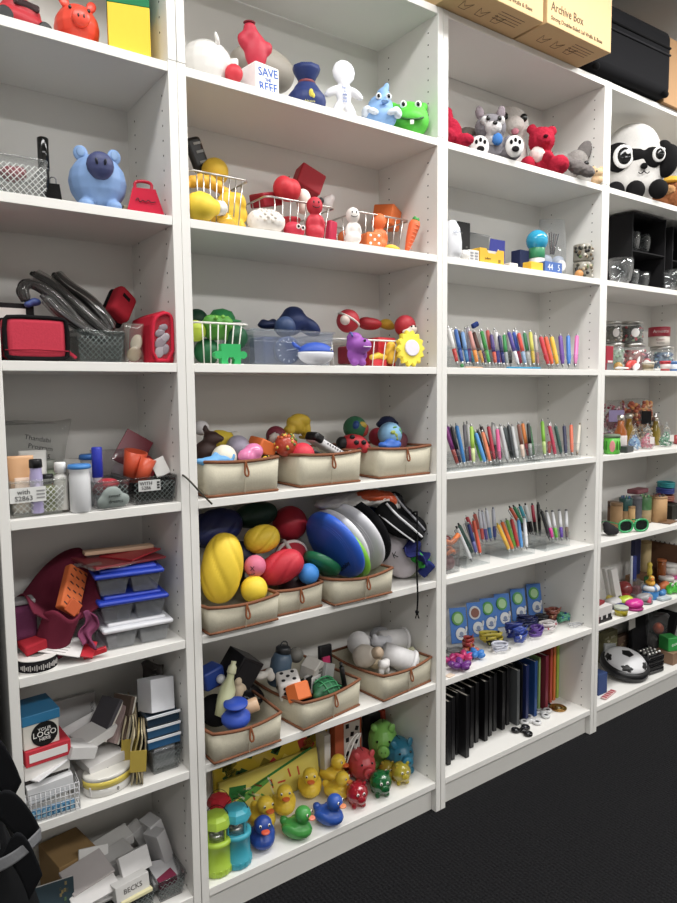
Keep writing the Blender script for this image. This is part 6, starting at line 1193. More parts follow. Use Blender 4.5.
slab('novelty_topper', 'navy and pink feathery topper on a pen near the start of the topmost row', 'pen topper', W(475, 325, .06), (.028, .012, .016), (0, -24, 0), '#2a3a70', 'fu', .004)
sph('small green bead lying before the first pens of the topmost row', S(462, 3, .012)+V((0, 0, .005)), .006, '#3a8a4a', 'pl', 'green_bead', 'bead')
U = [
 (459, 0, 444, 424, .03, '#7a2c70', '#8a3a34', '#b0b0b0', 'magenta and rust'), (458, 0, 447, 424, .05, '#8a3a96', None, '#c0c0c0', 'violet'), (461, 0, 451, 424, .035, '#1e1d22', '#2c2438', '#c0c0c0', 'black'), (465, 0, 456, 423, .045, '#2f78b8', None, '#b9b9b9', 'steel blue'), (468, 0, 464, 422, .055, '#77747a', '#57545a', '#b9b9b9', 'grey'), (471, 0, 467, 421, .06, '#d8d6d4', '#8a3a6a', '#b0b0b0', 'pale mauve'), (474, 0, 471, 424, .03, '#9ac03a', '#c3cf8a', '#b0b0b0', 'pale lime'),
 (483, 0, 472, 428, .045, '#6ab83a', None, '#c0c0c0', 'leaf green'), (486, 0, 475, 431, .03, '#4a94d4', None, '#c0c0c0', 'sky blue'), (487, 0, 477, 429, .05, '#20232c', None, '#a0a0a0', 'jet black'), (491, 0, 482, 430, .03, '#dc7a52', None, '#c0c0c0', 'apricot'), (494, 0, 480, 424, .06, '#3a2428', '#a03030', '#c0c0c0', 'maroon'), (495, 0, 488, 424, .04, '#a82a3c', None, '#c0c0c0', 'ruby'), (497, 0, 492, 422, .065, '#c9c7c6', '#202024', '#b0b0b0', 'chrome and black'), (500, 0, 497, 427, .03, '#d0548a', None, '#c0c0c0', 'rose pink'),
 (502, 0, 494, 423, .065, '#d3d1cf', '#35353a', '#b0b0b0', 'white and graphite'), (508, 0, 500, 424, .03, '#b9bcbc', None, '#909090', 'silver'), (513, 0, 504, 425, .045, '#6b7476', '#3c4244', '#b0b0b0', 'gunmetal'), (515, 0, 508, 423, .03, '#35393c', None, '#b0b0b0', 'charcoal'), (518, 0, 512, 424, .05, '#dfe0e0', None, '#c4c4c4', 'plain white'), (524, 0, 518, 422, .03, '#7a4a3a', '#d9bfae', '#b0b0b0', 'tan brown'), (529, 0, 522, 421, .045, '#e0823c', '#8e2a34', '#b0b0b0', 'orange and wine'), (531, 0, 528, 421, .03, '#252a28', '#8c8f8c', '#b0b0b0', 'onyx'), (534, 0, 529, 424, .055, '#2f6a3c', None, '#b0b0b0', 'forest green'),
 (545, 0, 542, 419, .045, '#7cb82c', '#a8c070', '#b0b0b0', 'fresh green'), (556, 0, 549, 424, .035, '#b02a48', None, '#d9d9d9', 'cherry red'), (549, 0, 550, 421, .06, '#d8d4d2', '#c0302c', '#d9d9d9', 'white-topped red'), (562, 0, 555, 424, .035, '#1f4a40', None, '#b0b0b0', 'dark teal'), (566, 0, 564, 424, .035, '#2a2c4c', None, '#b0b0b0', 'midnight blue'), (572, 0, 571, 423, .035, '#dc6a4a', None, '#909090', 'coral'), (577, 0, 580, 423, .035, '#d6cfc0', None, '#8a7a68', 'ivory')]
penrow(4, 'middle row', U, None)
pen_stand('clear pen stand holding the violet to maroon pens of the middle row', 4, 449, 500, .012, .055, .075); pen_stand('clear pen stand holding the silver and dark pens of the middle row', 4, 503, 535, .012, .055, .075); pen_stand('clear pen stand at the far end of the middle pen row', 4, 540, 581, .012, .060, .06)
def g(u0, v0, u1, v1, y, *a, **kw): return (u0, v0, u1, v1, y, *a, dict(z=max(.004, W(u0, v0, y).z-SH[5]), **kw))
U = [g(472, 562, 456, 526, .05, '#c6c8ca', None, '#808080', 'white and silver', cap='#202022'), g(474, 556, 458, 523, .08, '#4a6a60', '#35554c', '#b0b0b0', 'grey-green', cap='#17181a'), g(478, 556, 465, 520, .10, '#9a9ca0', None, '#c0c0c0', 'ash grey'), g(477, 556, 468, 522, .06, '#2c3a78', '#5a5a92', '#b0b0b0', 'indigo'), g(481, 557, 473, 518, .06, '#d8563a', None, '#a0a0a0', 'tomato orange'), g(478, 545, 466, 515, .12, '#b8323c', '#d9d9d9', '#c0c0c0', 'cardinal red'), g(482, 542, 474, 512, .13, '#d86a5a', '#e4e2e0', '#b9b9b9', 'peach'),
 g(483, 543, 479, 509, .11, '#c6c8d2', '#d0524a', '#a9a9b2', 'pearl with red grip'), g(487, 543, 482, 510, .12, '#c4c8d4', '#6a5ca4', '#a9a9b2', 'pearl with violet grip'), g(491, 542, 486, 508, .11, '#c9ccd6', '#4a86b8', '#a9a9b2', 'pearl with blue grip'), g(495, 541, 493, 507, .11, '#b9bcc8', '#4a56a0', '#8890a0', 'pearl with navy grip'),
 g(510, 552, 497, 523, .05, '#e8b21c', None, '#b0b0b0', 'sunny yellow', cap='#b9a22a'), g(514, 552, 501, 520, .06, '#dc6a22', None, '#b0b0b0', 'tangerine'), g(516, 550, 506, 518, .07, '#6aa83a', None, '#b0b0b0', 'apple green'), g(519, 550, 511, 517, .06, '#b02c30', None, '#b0b0b0', 'blood red'), g(522, 551, 518, 518, .06, '#4a90d0', None, '#b0b0b0', 'baby blue'), g(527, 550, 524, 516, .055, '#d8dadc', None, '#909090', 'ice white'),
 g(526, 535, 509, 506, .13, '#c8553c', '#1c1b1d', '#909090', 'rust orange', cap='#151416'), g(529, 535, 513, 505, .13, '#2f8a5c', '#1c1b1d', '#909090', 'jade', cap='#151416'), g(531, 535, 519, 504, .13, '#3aa0b4', '#1c1b1d', '#909090', 'cyan', cap='#151416'), g(533, 535, 525, 503, .12, '#e0e0e0', '#1c1b1d', '#909090', 'white with black clip', cap='#151416'), g(536, 536, 532, 503, .12, '#b02a44', '#1c1b1d', '#909090', 'burgundy', cap='#151416'), g(540, 536, 538, 502, .12, '#1b1a1d', '#1c1b1d', '#909090', 'full black', cap='#151416'),
 g(550, 541, 541, 509, .06, '#232226', None, '#808080', 'matt black'), g(553, 541, 546, 510, .055, '#dcdde0', '#c8308c', '#9c9c9c', 'white with magenta grip', st='#6a6a70'), g(557, 541, 552, 510, .055, '#dcdde0', '#5aa82c', '#9c9c9c', 'white with green grip', st='#6a6a70'), g(562, 541, 559, 509, .055, '#dcdde0', '#5a3a9c', '#9c9c9c', 'white with purple grip', st='#6a6a70'), g(567, 541, 566, 509, .055, '#dcdde0', '#6a5a50', '#9c9c9c', 'white with brown grip', st='#6a6a70')]
penrow(5, 'lowest row', U, None)
pen_stand('stepped clear pen stand nearest the upright on the lowest pen shelf', 5, 466, 490, .045, .07, .12); pen_stand('stepped clear pen stand in the middle of the lowest pen shelf', 5, 508, 535, .04, .07, .12); pen_stand('clear pen stand under the white pens with coloured grips', 5, 546, 570, .035, .06, .08)
p = S(453, 5, .03); t = thing('ribbon_jar', 'clear square jar of orange and dark red ribbons at the upright', 'jar', p+V((.004, .03, 0)), 0); B().rings([lp(.056, .056, .001), lp(.058, .058, .11), lp(.055, .055, .11), lp(.053, .053, .003)], M('#d0d4d4', 'cl'), sm=False).build('jar', t)
b = B(); b.ell((0, 0, .03), (.025, .025, .026), M('#7a1c24', 'sa')); b.tube([(.022*math.cos(a), .022*math.sin(a), .065+.006*math.sin(3*a)) for a in [2*PI*i/16 for i in range(16)]], .007, M('#e0742a', 'sa'), 6, True); b.tube([(-.02, -.015, .1), (0, -.02, .092), (.03, -.02, .118)], .009, M('#e2752c', 'sa'), 6, smooth=2); b.ell((-.005, .005, .1), (.02, .02, .016), M('#5a1418', 'sa')); b.build('ribbons', t)
# ---- shelf 6: blister packs and lanyards
ctr = [(458, 638, '#5a9a4a'), (475, 634, '#8a5a4c'), (488, 630, '#4f9a4c'), (502, 626, '#54a050'), (518, 620, '#4f9a56'), (534, 613, '#52a04c')]
for i, (u, v, c) in enumerate(ctr):
    p = S(u+2, 6, .185+.006*i); t = thing('blister_pack', ['blue badge pack at the upright end of the row of six', 'blue badge pack with a brown and white badge, second in the row', 'blue badge pack third in the row, above the black and yellow lanyard', 'blue badge pack fourth in the row, beside its twin', 'blue badge pack fifth in the row, set slightly apart', 'blue badge pack at the far end of the row, tallest placed'][i], 'badge pack', p+V((0, 0, .002)), (-14, 3, -14), 'six blue badge packs'); bl = M('#5080c8', 'pa')
    B().box((0, 0, .062), (.068, .003, .122), bl, bev=.002).build('card', t); B().cyl((-.004, -.0018, .086), .024, .004, M(c if i != 1 else '#cfd0d2', 'pl'), (90, 0, 0), 24, .001).build('round_badge', t)
    b = B(); b.cyl((-.004, -.0062, .086), .017, .0008, M('#a9cf9a' if i != 1 else '#8a5a4c', 'pl'), (90, 0, 0), 20); b.build('badge_centre', t)
    b = B(); b.cyl((.006, -.002, .032), .022, .003, M('#e0e2e4', 'pl'), (90, 0, 0), 24, .001); b.cyl((.006, -.0052, .032), .008, .001, M('#8a98b4', 'pl'), (90, 0, 0), 16); b.tube([(.022, -.004, .034), (.028, -.005, .048), (.027, -.004, .056)], .004, M('#e0e2e4', 'pl'), 6, smooth=1); b.tube([(-.006, -.0058, .026), (.005, -.006, .021), (.016, -.0058, .026)], .0014, M('#3a5a9c', 'pl'), 5, smooth=1); b.build('reel', t)
def coil(label, u, v, y, r, col, seed, n=4, wd=.009, acc=None, name='lanyard', k=6, cat='lanyard', flat=.5):
    rnd = random.Random(seed); o = S(u, k, y); t = thing(name, label, cat, o+V((0, 0, .0012)), rnd.uniform(-40, 40), None); pts = []
    for i in range(n*10):
        a = 2*PI*i/10; rr = r*(.55+.45*rnd.random()); pts.append((rr*math.cos(a), rr*flat*1.3*math.sin(a), wd*.6+wd*.9*(i/10)*.8+rnd.uniform(0, .006)))
    P = [V(q) for q in pts]; Q = [P[0]]
    for i in range(len(P)-1): Q += [P[i]*.75+P[i+1]*.25, P[i]*.25+P[i+1]*.75]
    vs, fs = [], []; m = M(col, 'sa'); b = B()
    for i, q in enumerate(Q):
        tn = (Q[min(i+1, len(Q)-1)]-Q[max(0, i-1)]).normalized(); sd = tn.cross(V((0, 0, 1))); sd = sd.normalized() if sd.length > 1e-4 else V((1, 0, 0)); w_ = V((0, 0, 1))*wd*.5+sd*wd*.12
        th = sd*.0009; vs += [q+w_+th, q-w_+th, q-w_-th, q+w_-th]
    for i in range(len(Q)-1):
        for j in range(4): fs.append((i*4+j, i*4+(j+1) % 4, i*4+4+(j+1) % 4, i*4+4+j))
    b.add(vs, fs, m, True); b.build('strap', t)
    b = B(); b.tube([(r*.9, 0, .006), (r*1.15, 0, .004), (r*1.25, .006, .004), (r*1.15, .01, .004)], .0016, M('#b9b9bb', 'me'), 6, smooth=1); b.build('clip', t)
    if acc: 
        b = B()
        for i in range(6): b.box(Q[i*len(Q)//7]+V((0, 0, wd*.3)), (.007, .004, wd*.6), M(acc, 'sa'), (0, 0, 30*i))
        b.build('print', t)
    return t
coil('jumble of chrome key rings and chains by the upright', 456, 0, .12, .045, '#8f9092', 1, 5, .004, name='key_chain', cat='key chain')
coil('red and multicolour lanyard behind the pink ribbon bows', 468, 0, .115, .034, '#b8403c', 2, 4, .014, '#d8a23a')
coil('yellow and black lanyard coiled below the middle badge packs', 492, 0, .115, .05, '#c2b02c', 3, 3, .014, '#1a1a1c')
coil('black lanyard coiled in front of the yellow one', 495, 0, .10, .04, '#1c1b1e', 12, 2, .010, '#8a8a3a')
coil('blue lanyard with white print rolled in the middle of the shelf', 513, 0, .10, .038, '#27388c', 4, 4, .016, '#c9cede')
coil('striped blue and white lanyard roll in front of the blue one', 520, 0, .055, .034, '#30489c', 5, 4, .016, '#dfe2ea')
coil('purple lanyard lying beside the striped blue roll', 536, 0, .065, .042, '#5a3a8c', 6, 3, .013)
coil('white lanyard lying before the yellow and black one', 500, 0, .05, .038, '#c4c6d2', 7, 4, .008, '#9aa0b4')
coil('navy lanyard under the fifth badge pack', 527, 0, .15, .045, '#222a60', 8, 4, .012)
coil('brown and red plaid lanyard below the far badge pack', 553, 0, .13, .045, '#8a4a3c', 9, 4, .014, '#caa27a')
coil('white lanyard with red print near the far end of the shelf', 548, 0, .075, .05, '#cfc8c8', 10, 4, .010, '#b03a4a')
coil('green and teal lanyard coiled at the far end of the shelf', 569, 0, .095, .034, '#3f8a6c', 11, 3, .013, '#2a4a94')
coil('thin silver chain at the end corner of the lanyard shelf', 580, 0, .05, .03, '#b4b4b8', 13, 2, .003, name='key_chain', cat='key chain')
coil('black lanyard tangled under the brown plaid one', 541, 0, .14, .04, '#1b1a20', 14, 3, .012)
def bow(label, u, y, s, col, k=6):
    s *= 1.25; p = S(u, k, y); t = thing('ribbon_bow', label, 'ribbon bow', p+V((0, 0, .002)), random.Random(u).uniform(-40, 40), 'satin bows at the upright end'); m = M(col, 'sa'); b = B()
    for q in range(5): 
        a = q*72; b.blob([((s*.55*math.cos(math.radians(a)), s*.45*math.sin(math.radians(a)), s*.34+s*.12*(q % 2)), (s*.46, s*.3, s*.27), (0, -20, a))], m, s*.1, 2)
    b.build('loops', t); B().ell((0, 0, s*.5), (s*.22, s*.22, s*.2), m, None, 12).build('knot', t); return t
bow('magenta satin bow nearest the upright', 451, .075, .030, '#a8286c'); bow('deep pink satin bow beside the magenta one', 464, .07, .030, '#c02e6c'); bow('bright blue ribbon bow right of the pink bows', 476, .06, .030, '#2f78c4'); bow('purple satin bow at the shelf edge', 460, .025, .034, '#6a2c80'); bow('orange and pink bow behind the blue one', 470, .10, .026, '#cc6a5a')
slab('price_card', 'small cream card with orange print at the corner of the lanyard shelf', 'card', S(449, 6, .015)+V((.004, 0, .001)), (.03, .02, .0015), (0, 0, 10), '#e2cdb8', 'pa', bev=0)
# ---- shelf 7: notebooks, spinners and a medal
def nbk(label, u, y0, w_, h, d, col, rz=0, band=None, k=7, lean=0):
    p = S(u, k, y0); t = thing('notebook', label, 'notebook', p+V((0, 0, .0008)), (0, lean, rz), 'notebooks standing on the bottom shelf'); m = M(col, 'pl')
    b = B(); b.box((-w_/2+.001, d/2, h/2), (.002, d, h), m, bev=.0008, seg=1); b.box((w_/2-.001, d/2, h/2), (.002, d, h), m, bev=.0008, seg=1); b.box((0, .001, h/2), (w_, .003, h), m, bev=.001, seg=1); b.build('cover', t)
    B().box((0, d/2+.001, h/2), (w_-.0045, d-.004, h-.006), M('#cfc9bd', 'pa')).build('pages', t)
    if band: B().box((0, d*.7, h/2), (w_+.0008, .005, h+.0008), M(band, 'fa')).build('elastic_band', t)
    return t
us = [449.3, 453.3, 458, 462.6, 467.6, 472, 477, 481.5, 486.2, 490.5, 495, 499.3, 503.5, 508, 512.6]
for i, u in enumerate(us):
    order = ['black notebook pressed against the upright', 'second black notebook from the upright', 'third black notebook from the upright', 'fourth black notebook from the upright', 'fifth black notebook from the upright, standing forward', 'sixth black notebook from the upright', 'seventh black notebook, set a little back', 'eighth black notebook from the upright', 'ninth black notebook from the upright', 'tenth black notebook from the upright', 'eleventh black notebook from the upright', 'black notebook fourth from the grey one', 'black notebook third from the grey one', 'black notebook second from the grey one', 'black notebook touching the grey notebook'][i]
    nbk(order, u, .045+.010*((i*5) % 4)+.004*i+(-.02 if i == 4 else 0), .0155, .213-.004*((i*3) % 3), .13, ['#151416', '#1b1a1c', '#111012'][i % 3], -3+(i*7 % 5), '#0c0b0d')
for i, (u, c, lb, h, y, w_) in enumerate(((518, '#55585a', 'charcoal grey notebook between the black ones and the navy one', .205, .085, .014), (522.5, '#17171a', 'black notebook between the grey and the navy ones', .21, .10, .014), (527, '#1e2a5c', 'navy notebook, first of the coloured ones', .21, .085, .015), (531.3, '#1a1d2c', 'very dark blue notebook after the navy one', .205, .11, .013), (535.5, '#234a86', 'royal blue notebook beside the pale green one', .21, .09, .015), (539.2, '#8fae6a', 'pale green narrow notebook beside the royal blue one', .2, .12, .010), (542.5, '#3a2030', 'dark plum notebook after the pale green one', .205, .125, .012), (546.5, '#7a1d34', 'wine red notebook before the rust one', .21, .10, .016), (550.8, '#b5422c', 'rust red notebook beside the orange one', .215, .125, .013), (554.3, '#d8702c', 'orange notebook beside the lime one', .215, .13, .013), (557.6, '#a4be3c', 'lime green notebook, last coloured one', .215, .135, .013), (563, '#d9d7d0', 'white notebook at the end of the row', .215, .145, .011))):
    nbk(lb, u, y, w_, h, .12, c, -2)
def spinner(label, u, v, col, k=7, rz=0):
    y = .0
    d = ray(u, v); q = CAM+d*((SH[k]-CAM.z)/d.z); t = thing('fidget_spinner', label, 'fidget spinner', q+V((0, 0, .001)), rz); m = M(col, 'gl'); b = B()
    for i in range(3):
        a = 2*PI*i/3; x, y = .026*math.cos(a), .026*math.sin(a); b.lathe([(.007, .001), (.0145, .001), (.016, .003), (.016, .008), (.0145, .010), (.007, .010), (.007, .001)], m, (x, y, 0)); b.tube([(0, 0, .0055), (x*.6, y*.6, .0055)], .006, m, 8)
    b.lathe([(.0, .0), (.012, .0), (.012, .011), (0, .0115)], m); b.build('body', t)
    b = B()
    for i in range(3): a = 2*PI*i/3; b.lathe([(.0, .0015), (.0065, .0015), (.0065, .0095), (0, .0095)], M('#2c2c2e' if col[1] != '1' else '#8a8a8c', 'me'), (.026*math.cos(a), .026*math.sin(a), 0))
    b.build('bearings', t); return t
spinner('black fidget spinner at the front of the notebook shelf', 523, 732, '#171618', rz=20); spinner('white fidget spinner with dark bearings behind the black one', 530, 722, '#d6d6d6', rz=50); spinner('white fidget spinner farthest toward the medal', 543, 714, '#cfd0d0', rz=0)
d = ray(558, 708.5); q = CAM+d*((SH[7]-CAM.z)/d.z); t = thing('medal', 'round gold medal with a black ribbon at the end of the notebook shelf', 'medal', q+V((0, 0, .001)), 10); B().lathe([(0, 0), (.03, 0), (.032, .002), (.032, .004), (.029, .0045), (.028, .0035), (0, .0035)], M('#b48a4a', 'me'), seg=32).build('disc', t); b = B(); b.lathe([(.014, .0036), (.016, .005), (.020, .005), (.022, .0036)], M('#caa25c', 'me'), seg=24); b.ell((0, 0, .004), (.009, .009, .002), M('#d9cbb0', 'me')); b.build('relief', t)
B().tube([(0, .03, .004), (-.01, .045, .014), (.004, .05, .022), (-.012, .036, .018)], .004, M('#1d1b1c', 'fa'), 6, smooth=2).build('ribbon', t)
# ================================================================ far bookcase
# ---- shelf 1: plush panda and a brown teddy
p = W(631, 155, .10); p.z = SH[1]; t = thing('panda_plush', 'big round panda-like plush with a black mask and one wide eye', 'plush toy', p, face(p)+14); wm = M('#cdcac6', 'fa'); bk = M('#141314', 'fa')
B().blob([((0, 0, .115), (.118, .085, .105)), ((0, 0, .06), (.10, .085, .06)), ((0, 0, .17), (.09, .075, .07))], wm, .008, 6).build('body', t)
B().blob([((-.062, -.066, .128), (.052, .02, .044)), ((.046, -.068, .122), (.042, .018, .032)), ((-.012, -.078, .13), (.04, .012, .02)), ((-.10, -.05, .15), (.02, .02, .024))], bk, .005, 4).build('eye_mask', t)
for x, r in ((-.05, .034), (.066, .022)):
    b = B(); b.ell((x, -.084, .126), (r, .010, r), M('#e4e2e0', 'fa')); b.ell((x+.002, -.091, .126), (r*.68, .008, r*.72), M('#0e0e0f', 'gl')); b.ell((x+.012, -.097, .136), (r*.22, .004, r*.22), M('#f2f2f0', 'gl')); b.build('eye', t)
B().blob([((.106, -.045, .115), (.036, .03, .05), (0, 20, 0)), ((.094, -.03, .15), (.03, .026, .03))], bk, .005, 4).build('ear', t)
b = B(); b.ell((.018, -.088, .095), (.012, .007, .009), M('#0f0e0f', 'fa'))
b.tube([(.0, -.0885, .078), (.008, -.090, .072), (.018, -.0895, .08), (.018, -.089, .09)], .0016, bk, 5, smooth=1); b.tube([(.018, -.0895, .08), (.028, -.090, .072), (.036, -.0875, .078)], .0016, bk, 5, smooth=1); b.build('face', t)
for x in (-.072, -.005, .07): B().ell((x, -.075, .03), (.032, .028, .028), bk).build('paw', t)
t.scale = (1.1, 1.0, 1.3); t.location.x += .012
p = S(668, 1, .09); t = plush('teddy_plush', 'shaggy brown teddy in a yellow cap next to the panda plush', p, face(p), [('body', '#8a5532', 'fu', [((0, 0, .05), (.075, .05, .05)), ((-.03, -.03, .035), (.04, .03, .03)), ((0, 0, .095), (.05, .042, .036)), ((.05, -.04, .02), (.04, .04, .02))]), ('muzzle', '#b98a5a', 'fu', [((0, -.04, .085), (.024, .02, .02))]), ('cap', '#d8a62a', 'fa', [((0, -.01, .128), (.045, .04, .018)), ((0, -.04, .12), (.034, .02, .006))])], fuzz=.004)
# ---- shelf 2: glass mugs in black cases
def mug(label, P, s, rz, gold=False):
    t = thing('glass_mug', label, 'mug', P, rz, 'clear glass mugs'); g_ = M('#cfd4d6', 'gs')
    B().lathe([(.0, .002), (.022*s, .0), (.034*s, .018*s), (.040*s, .05*s), (.041*s, .085*s), (.038*s, .085*s), (.036*s, .05*s), (.030*s, .02*s), (0, .008*s)], g_, seg=28).build('bowl', t)
    B().tube([(.038*s, 0, .072*s), (.062*s, 0, .07*s), (.066*s, 0, .045*s), (.034*s, 0, .026*s)], .005*s, g_, 8, smooth=2).build('handle', t); return t
def mugcase(label, u0, u1, y, vt, mid):
    p, w_ = span(u0, u1, 2, y); h = ht((u0+u1)/2, vt, y, 2); t = thing('mug_case', label, 'display case', p, 0); m = M('#161517', 'pa'); d = .16
    b = B()
    for x in (-w_/2+.002, w_/2-.002): b.box((x, d/2, h/2), (.004, d, h), m)
    for z in (.002, h*.5, h-.002): b.box((0, d/2, z), (w_-.0085, d-.001, .004), m)
    b.box((0, d-.002, h/2), (w_-.009, .003, h-.009), m); b.build('case', t); return p, w_, h
p, w_, h = mugcase('black open mug case beside the upright, two mugs on each level', 631, 664, .075, 215, 1)
for i, (x, z, lb) in enumerate(((-.042, h*.5, 'upper level of the black case, glass mug nearer the upright'), (.036, h*.5, 'upper level of the black case, glass mug farther along'), (-.042, 0, 'lower level of the black case, glass mug nearer the upright'), (.036, 0, 'lower level of the black case, glass mug farther along'))): mug(lb, p+V((x, .055, z+.0045)), .92, 200)
p2, w2, h2 = mugcase('second black mug case at the picture edge', 671, 690, .075, 228, 1)
mug('glass mug on the upper level of the second black case', p2+V((-.045, .055, h2*.5+.0045)), .92, 200)
mug('large glass mug standing alone in front of the first black case', S(620, 2, .045)+V((.003, 0, .0006)), 1.12, 20); mug('glass mug at the shelf edge before the second black case', S(672, 2, .045)+V((0, 0, .0006)), 1.0, 20)
p = S(611, 2, .2)+V((.01, 0, 0)); t = thing('glass_stack', 'stack of clear dishes half hidden behind the upright', 'dishes', p); B().lathe([(.0, 0), (.03, .0), (.034, .05), (.03, .06), (.034, .11), (.03, .12), (.028, .06), (0, .01)], M('#aeb4b4', 'gs')).build('dishes', t)
# ---- shelves 3 and 4: sweet jars and bags
def candies(b, n, r, z0, z1, cols, seed, s=.006, rad=None):
    rd = random.Random(seed)
    for i in range(n):
        a = rd.uniform(0, 2*PI); z = rd.uniform(z0, z1); R_ = (rad(z) if rad else r)-s*.6
        b.ell((R_*math.cos(a), R_*math.sin(a), z), (s, s, s*.8), M(rd.choice(cols), 'pl'), (rd.uniform(0, 90), 0, 0), 6)
def jar(label, u, y, r, h, cols, k, z=0, lid='#b9b7b2', seed=1, tagc=None, fill='#8a4a44', dx=0):
    p = S(u, k, y)+V((dx, 0, z+.0004)); t = thing('candy_jar', label, 'candy jar', p, face(p), 'jars of wrapped sweets')
    B().lathe([(0, .001), (r*.94, .001), (r, .006), (r, h*.82), (r*.9, h*.88)], M('#d2d6d6', 'cl'), seg=24).build('glass', t)
    b = B(); b.cyl((0, 0, .004), r*.86, h*.72, M(fill, 'pl'), seg=16); candies(b, 60, r*.97, .008, h*.76, cols, seed, r*.14); b.build('sweets', t)
    B().lathe([(r*.9, h*.87), (r*.96, h*.88), (r*.96, h*.97), (r*.9, h), (0, h)], M(lid, 'me' if lid == '#b9b7b2' else 'pl'), seg=24).build('lid', t)
    if tagc: B().ell((r*.35, -r*1.02, h*.45), (r*.34, .002, h*.2), M(tagc, 'pa')).build('oval_tag', t)
    return t
RD, GR, WT = '#a32a38', '#3f6a4a', '#d9d2cc'
jar('red and white sweet jar, lower of the middle stack', 632, .12, .050, .112, [RD, RD, '#7d1c2a', WT, '#c86a74'], 3, seed=2)
jar('dark green and red sweet jar with a white tag, top of the middle stack', 630, .12, .046, .088, ['#2a2e26', '#7a8a6a', RD, '#4a4a3c'], 3, z=.1125, seed=3, tagc='#dedad8', fill='#34352c')
jar('sweet jar with white tag, top of the stack at the upright', 610, .14, .036, .085, ['#8a7a5c', '#3c3a32', WT], 3, z=.1125, seed=4, tagc='#dcd8d6', fill='#5a5546', dx=.012)
jar('green and white sweet jar, lower of the stack at the upright', 612, .14, .040, .112, [GR, WT, '#7aa07a', '#a9b8a6'], 3, seed=5, fill='#7f9480', dx=.01)
jar('blue and white sweet jar under the red and cream tin', 661, .13, .048, .108, ['#2c4a78', WT, '#6a9ab8', '#24344f', '#9ab8b4'], 3, seed=6, fill='#44607a')
p = S(658, 3, .13); t = thing('cookie_tin', 'round tin with a red top half and cream base and script lettering', 'tin', p+V((0, 0, .109)), face(p)); B().lathe([(0, 0), (.042, 0), (.042, .040)], M('#d2cabf', 'pl'), seg=28).build('base', t); b = B(); b.lathe([(.0435, .0402), (.0435, .078), (.041, .080), (0, .080)], M('#a8263a', 'pl'), seg=28); b.text('Arnotts', .019, M('#e8dcd8'), (.006, -.0442, .060)); b.build('lid', t); b = B(); b.text('Classic', .012, M('#8a2a3a'), (.006, -.0428, .026)); b.text('Assorted', .008, M('#3a2a2a'), (.006, -.0428, .012)); b.build('lettering', t)
fbox('red_gift_box', 'red and grey slim box standing at the upright', 'box', 606.5, 613, 346, 3, .03, .03, '#a3283a', deco=lambda b, w, d, h: [b.box((0, -.0006, h*.15), (w, .001, h*.28), M('#6a6a6c')), b.box((0, -.0006, h*.36), (w*.7, .001, h*.08), M('#e2dad8'))])
p = S(649, 3, .065); t = thing('santa_jar', 'small clear jar with a red and white santa shape', 'jar', p, face(p)); B().lathe([(0, .001), (.026, .001), (.026, .07), (.02, .078), (0, .08)], M('#d2d6d6', 'cl')).build('jar', t); b = B(); b.ell((0, 0, .028), (.020, .018, .026), M('#b52634', 'pl')); b.ell((.002, -.012, .03), (.014, .010, .016), M('#e3dcd6', 'pl')); b.ell((0, 0, .062), (.012, .012, .012), M('#5c2c44', 'pl')); b.build('santa', t)
sph('round gold sweet lying between the slim red box and the red packet', S(618, 3, .06)+V((0, 0, .016)), .0165, '#b38a42', 'gl', 'gold_sweet', 'sweet')
blobthing('red_packet', 'bright red crinkled packet in front of the red sweet jar', 'sweet packet', S(631, 3, .05), [((0, 0, .026), (.03, .012, .016)), ((-.02, 0, .018), (.014, .01, .017)), ((.022, 0, .03), (.012, .01, .014))], '#c93a34', 'sa', vox=.004)
t = thing('porcelain_spoon', 'white spoon lying along the front of the jar shelf', 'spoon', S(622, 3, .022)+V((0, 0, .005)), 8); B().blob([((-.02, 0, .003), (.03, .014, .006)), ((.03, 0, .004), (.036, .006, .004))], M('#dedcda', 'gl'), .0025).build('spoon', t)
t = thing('porcelain_spoon', 'white spoon tilted up against the red packet', 'spoon', S(637, 3, .035)+V((0, 0, .014)), (0, -35, 20)); B().blob([((-.02, 0, .0), (.026, .014, .007)), ((.026, 0, .0), (.03, .006, .004))], M('#d4d2d0', 'gl'), .0025).build('spoon', t)
def tub(label, u, y, r, h, body, band, lid, k, dx=0, z=.0004):
    p = S(u, k, y)+V((dx, 0, z)); t = thing('sweet_tub', label, 'tub', p, face(p), 'small sweet tubs'); B().lathe([(0, 0), (r*.85, 0), (r, h*.8)], M(body, 'pl'), seg=20).build('tub', t); B().lathe([(r*1.0, h*.79), (r*1.08, h*.8), (r*1.08, h*.95), (r, h), (0, h)], M(lid, 'pl'), seg=20).build('lid', t); B().lathe([(r*.90, h*.2), (r*.93, h*.2), (r*1.0, h*.68), (r*.98, h*.68)], M(band, 'pl'), seg=20).build('band', t)
tub('small cream tub with brown sweets before the santa jar', 648, .025, .022, .034, '#d6cdb8', '#8a7a5c', '#e4dfd4', 3)
tub('small red tub beside the blue tub', 665, .03, .02, .04, '#b53a40', '#d8ccc8', '#c33440', 3); tub('small blue and white tub at the picture edge of the jar shelf', 674, .03, .021, .04, '#4a78b8', '#dfe6ee', '#5a86c0', 3)
slab('serving_dish', 'white dish lying in front of the blue sweet jar', 'dish', S(656, 3, .03)+V((0, 0, .005)), (.04, .02, .008), 5, '#d0cecb', 'pl', .003)
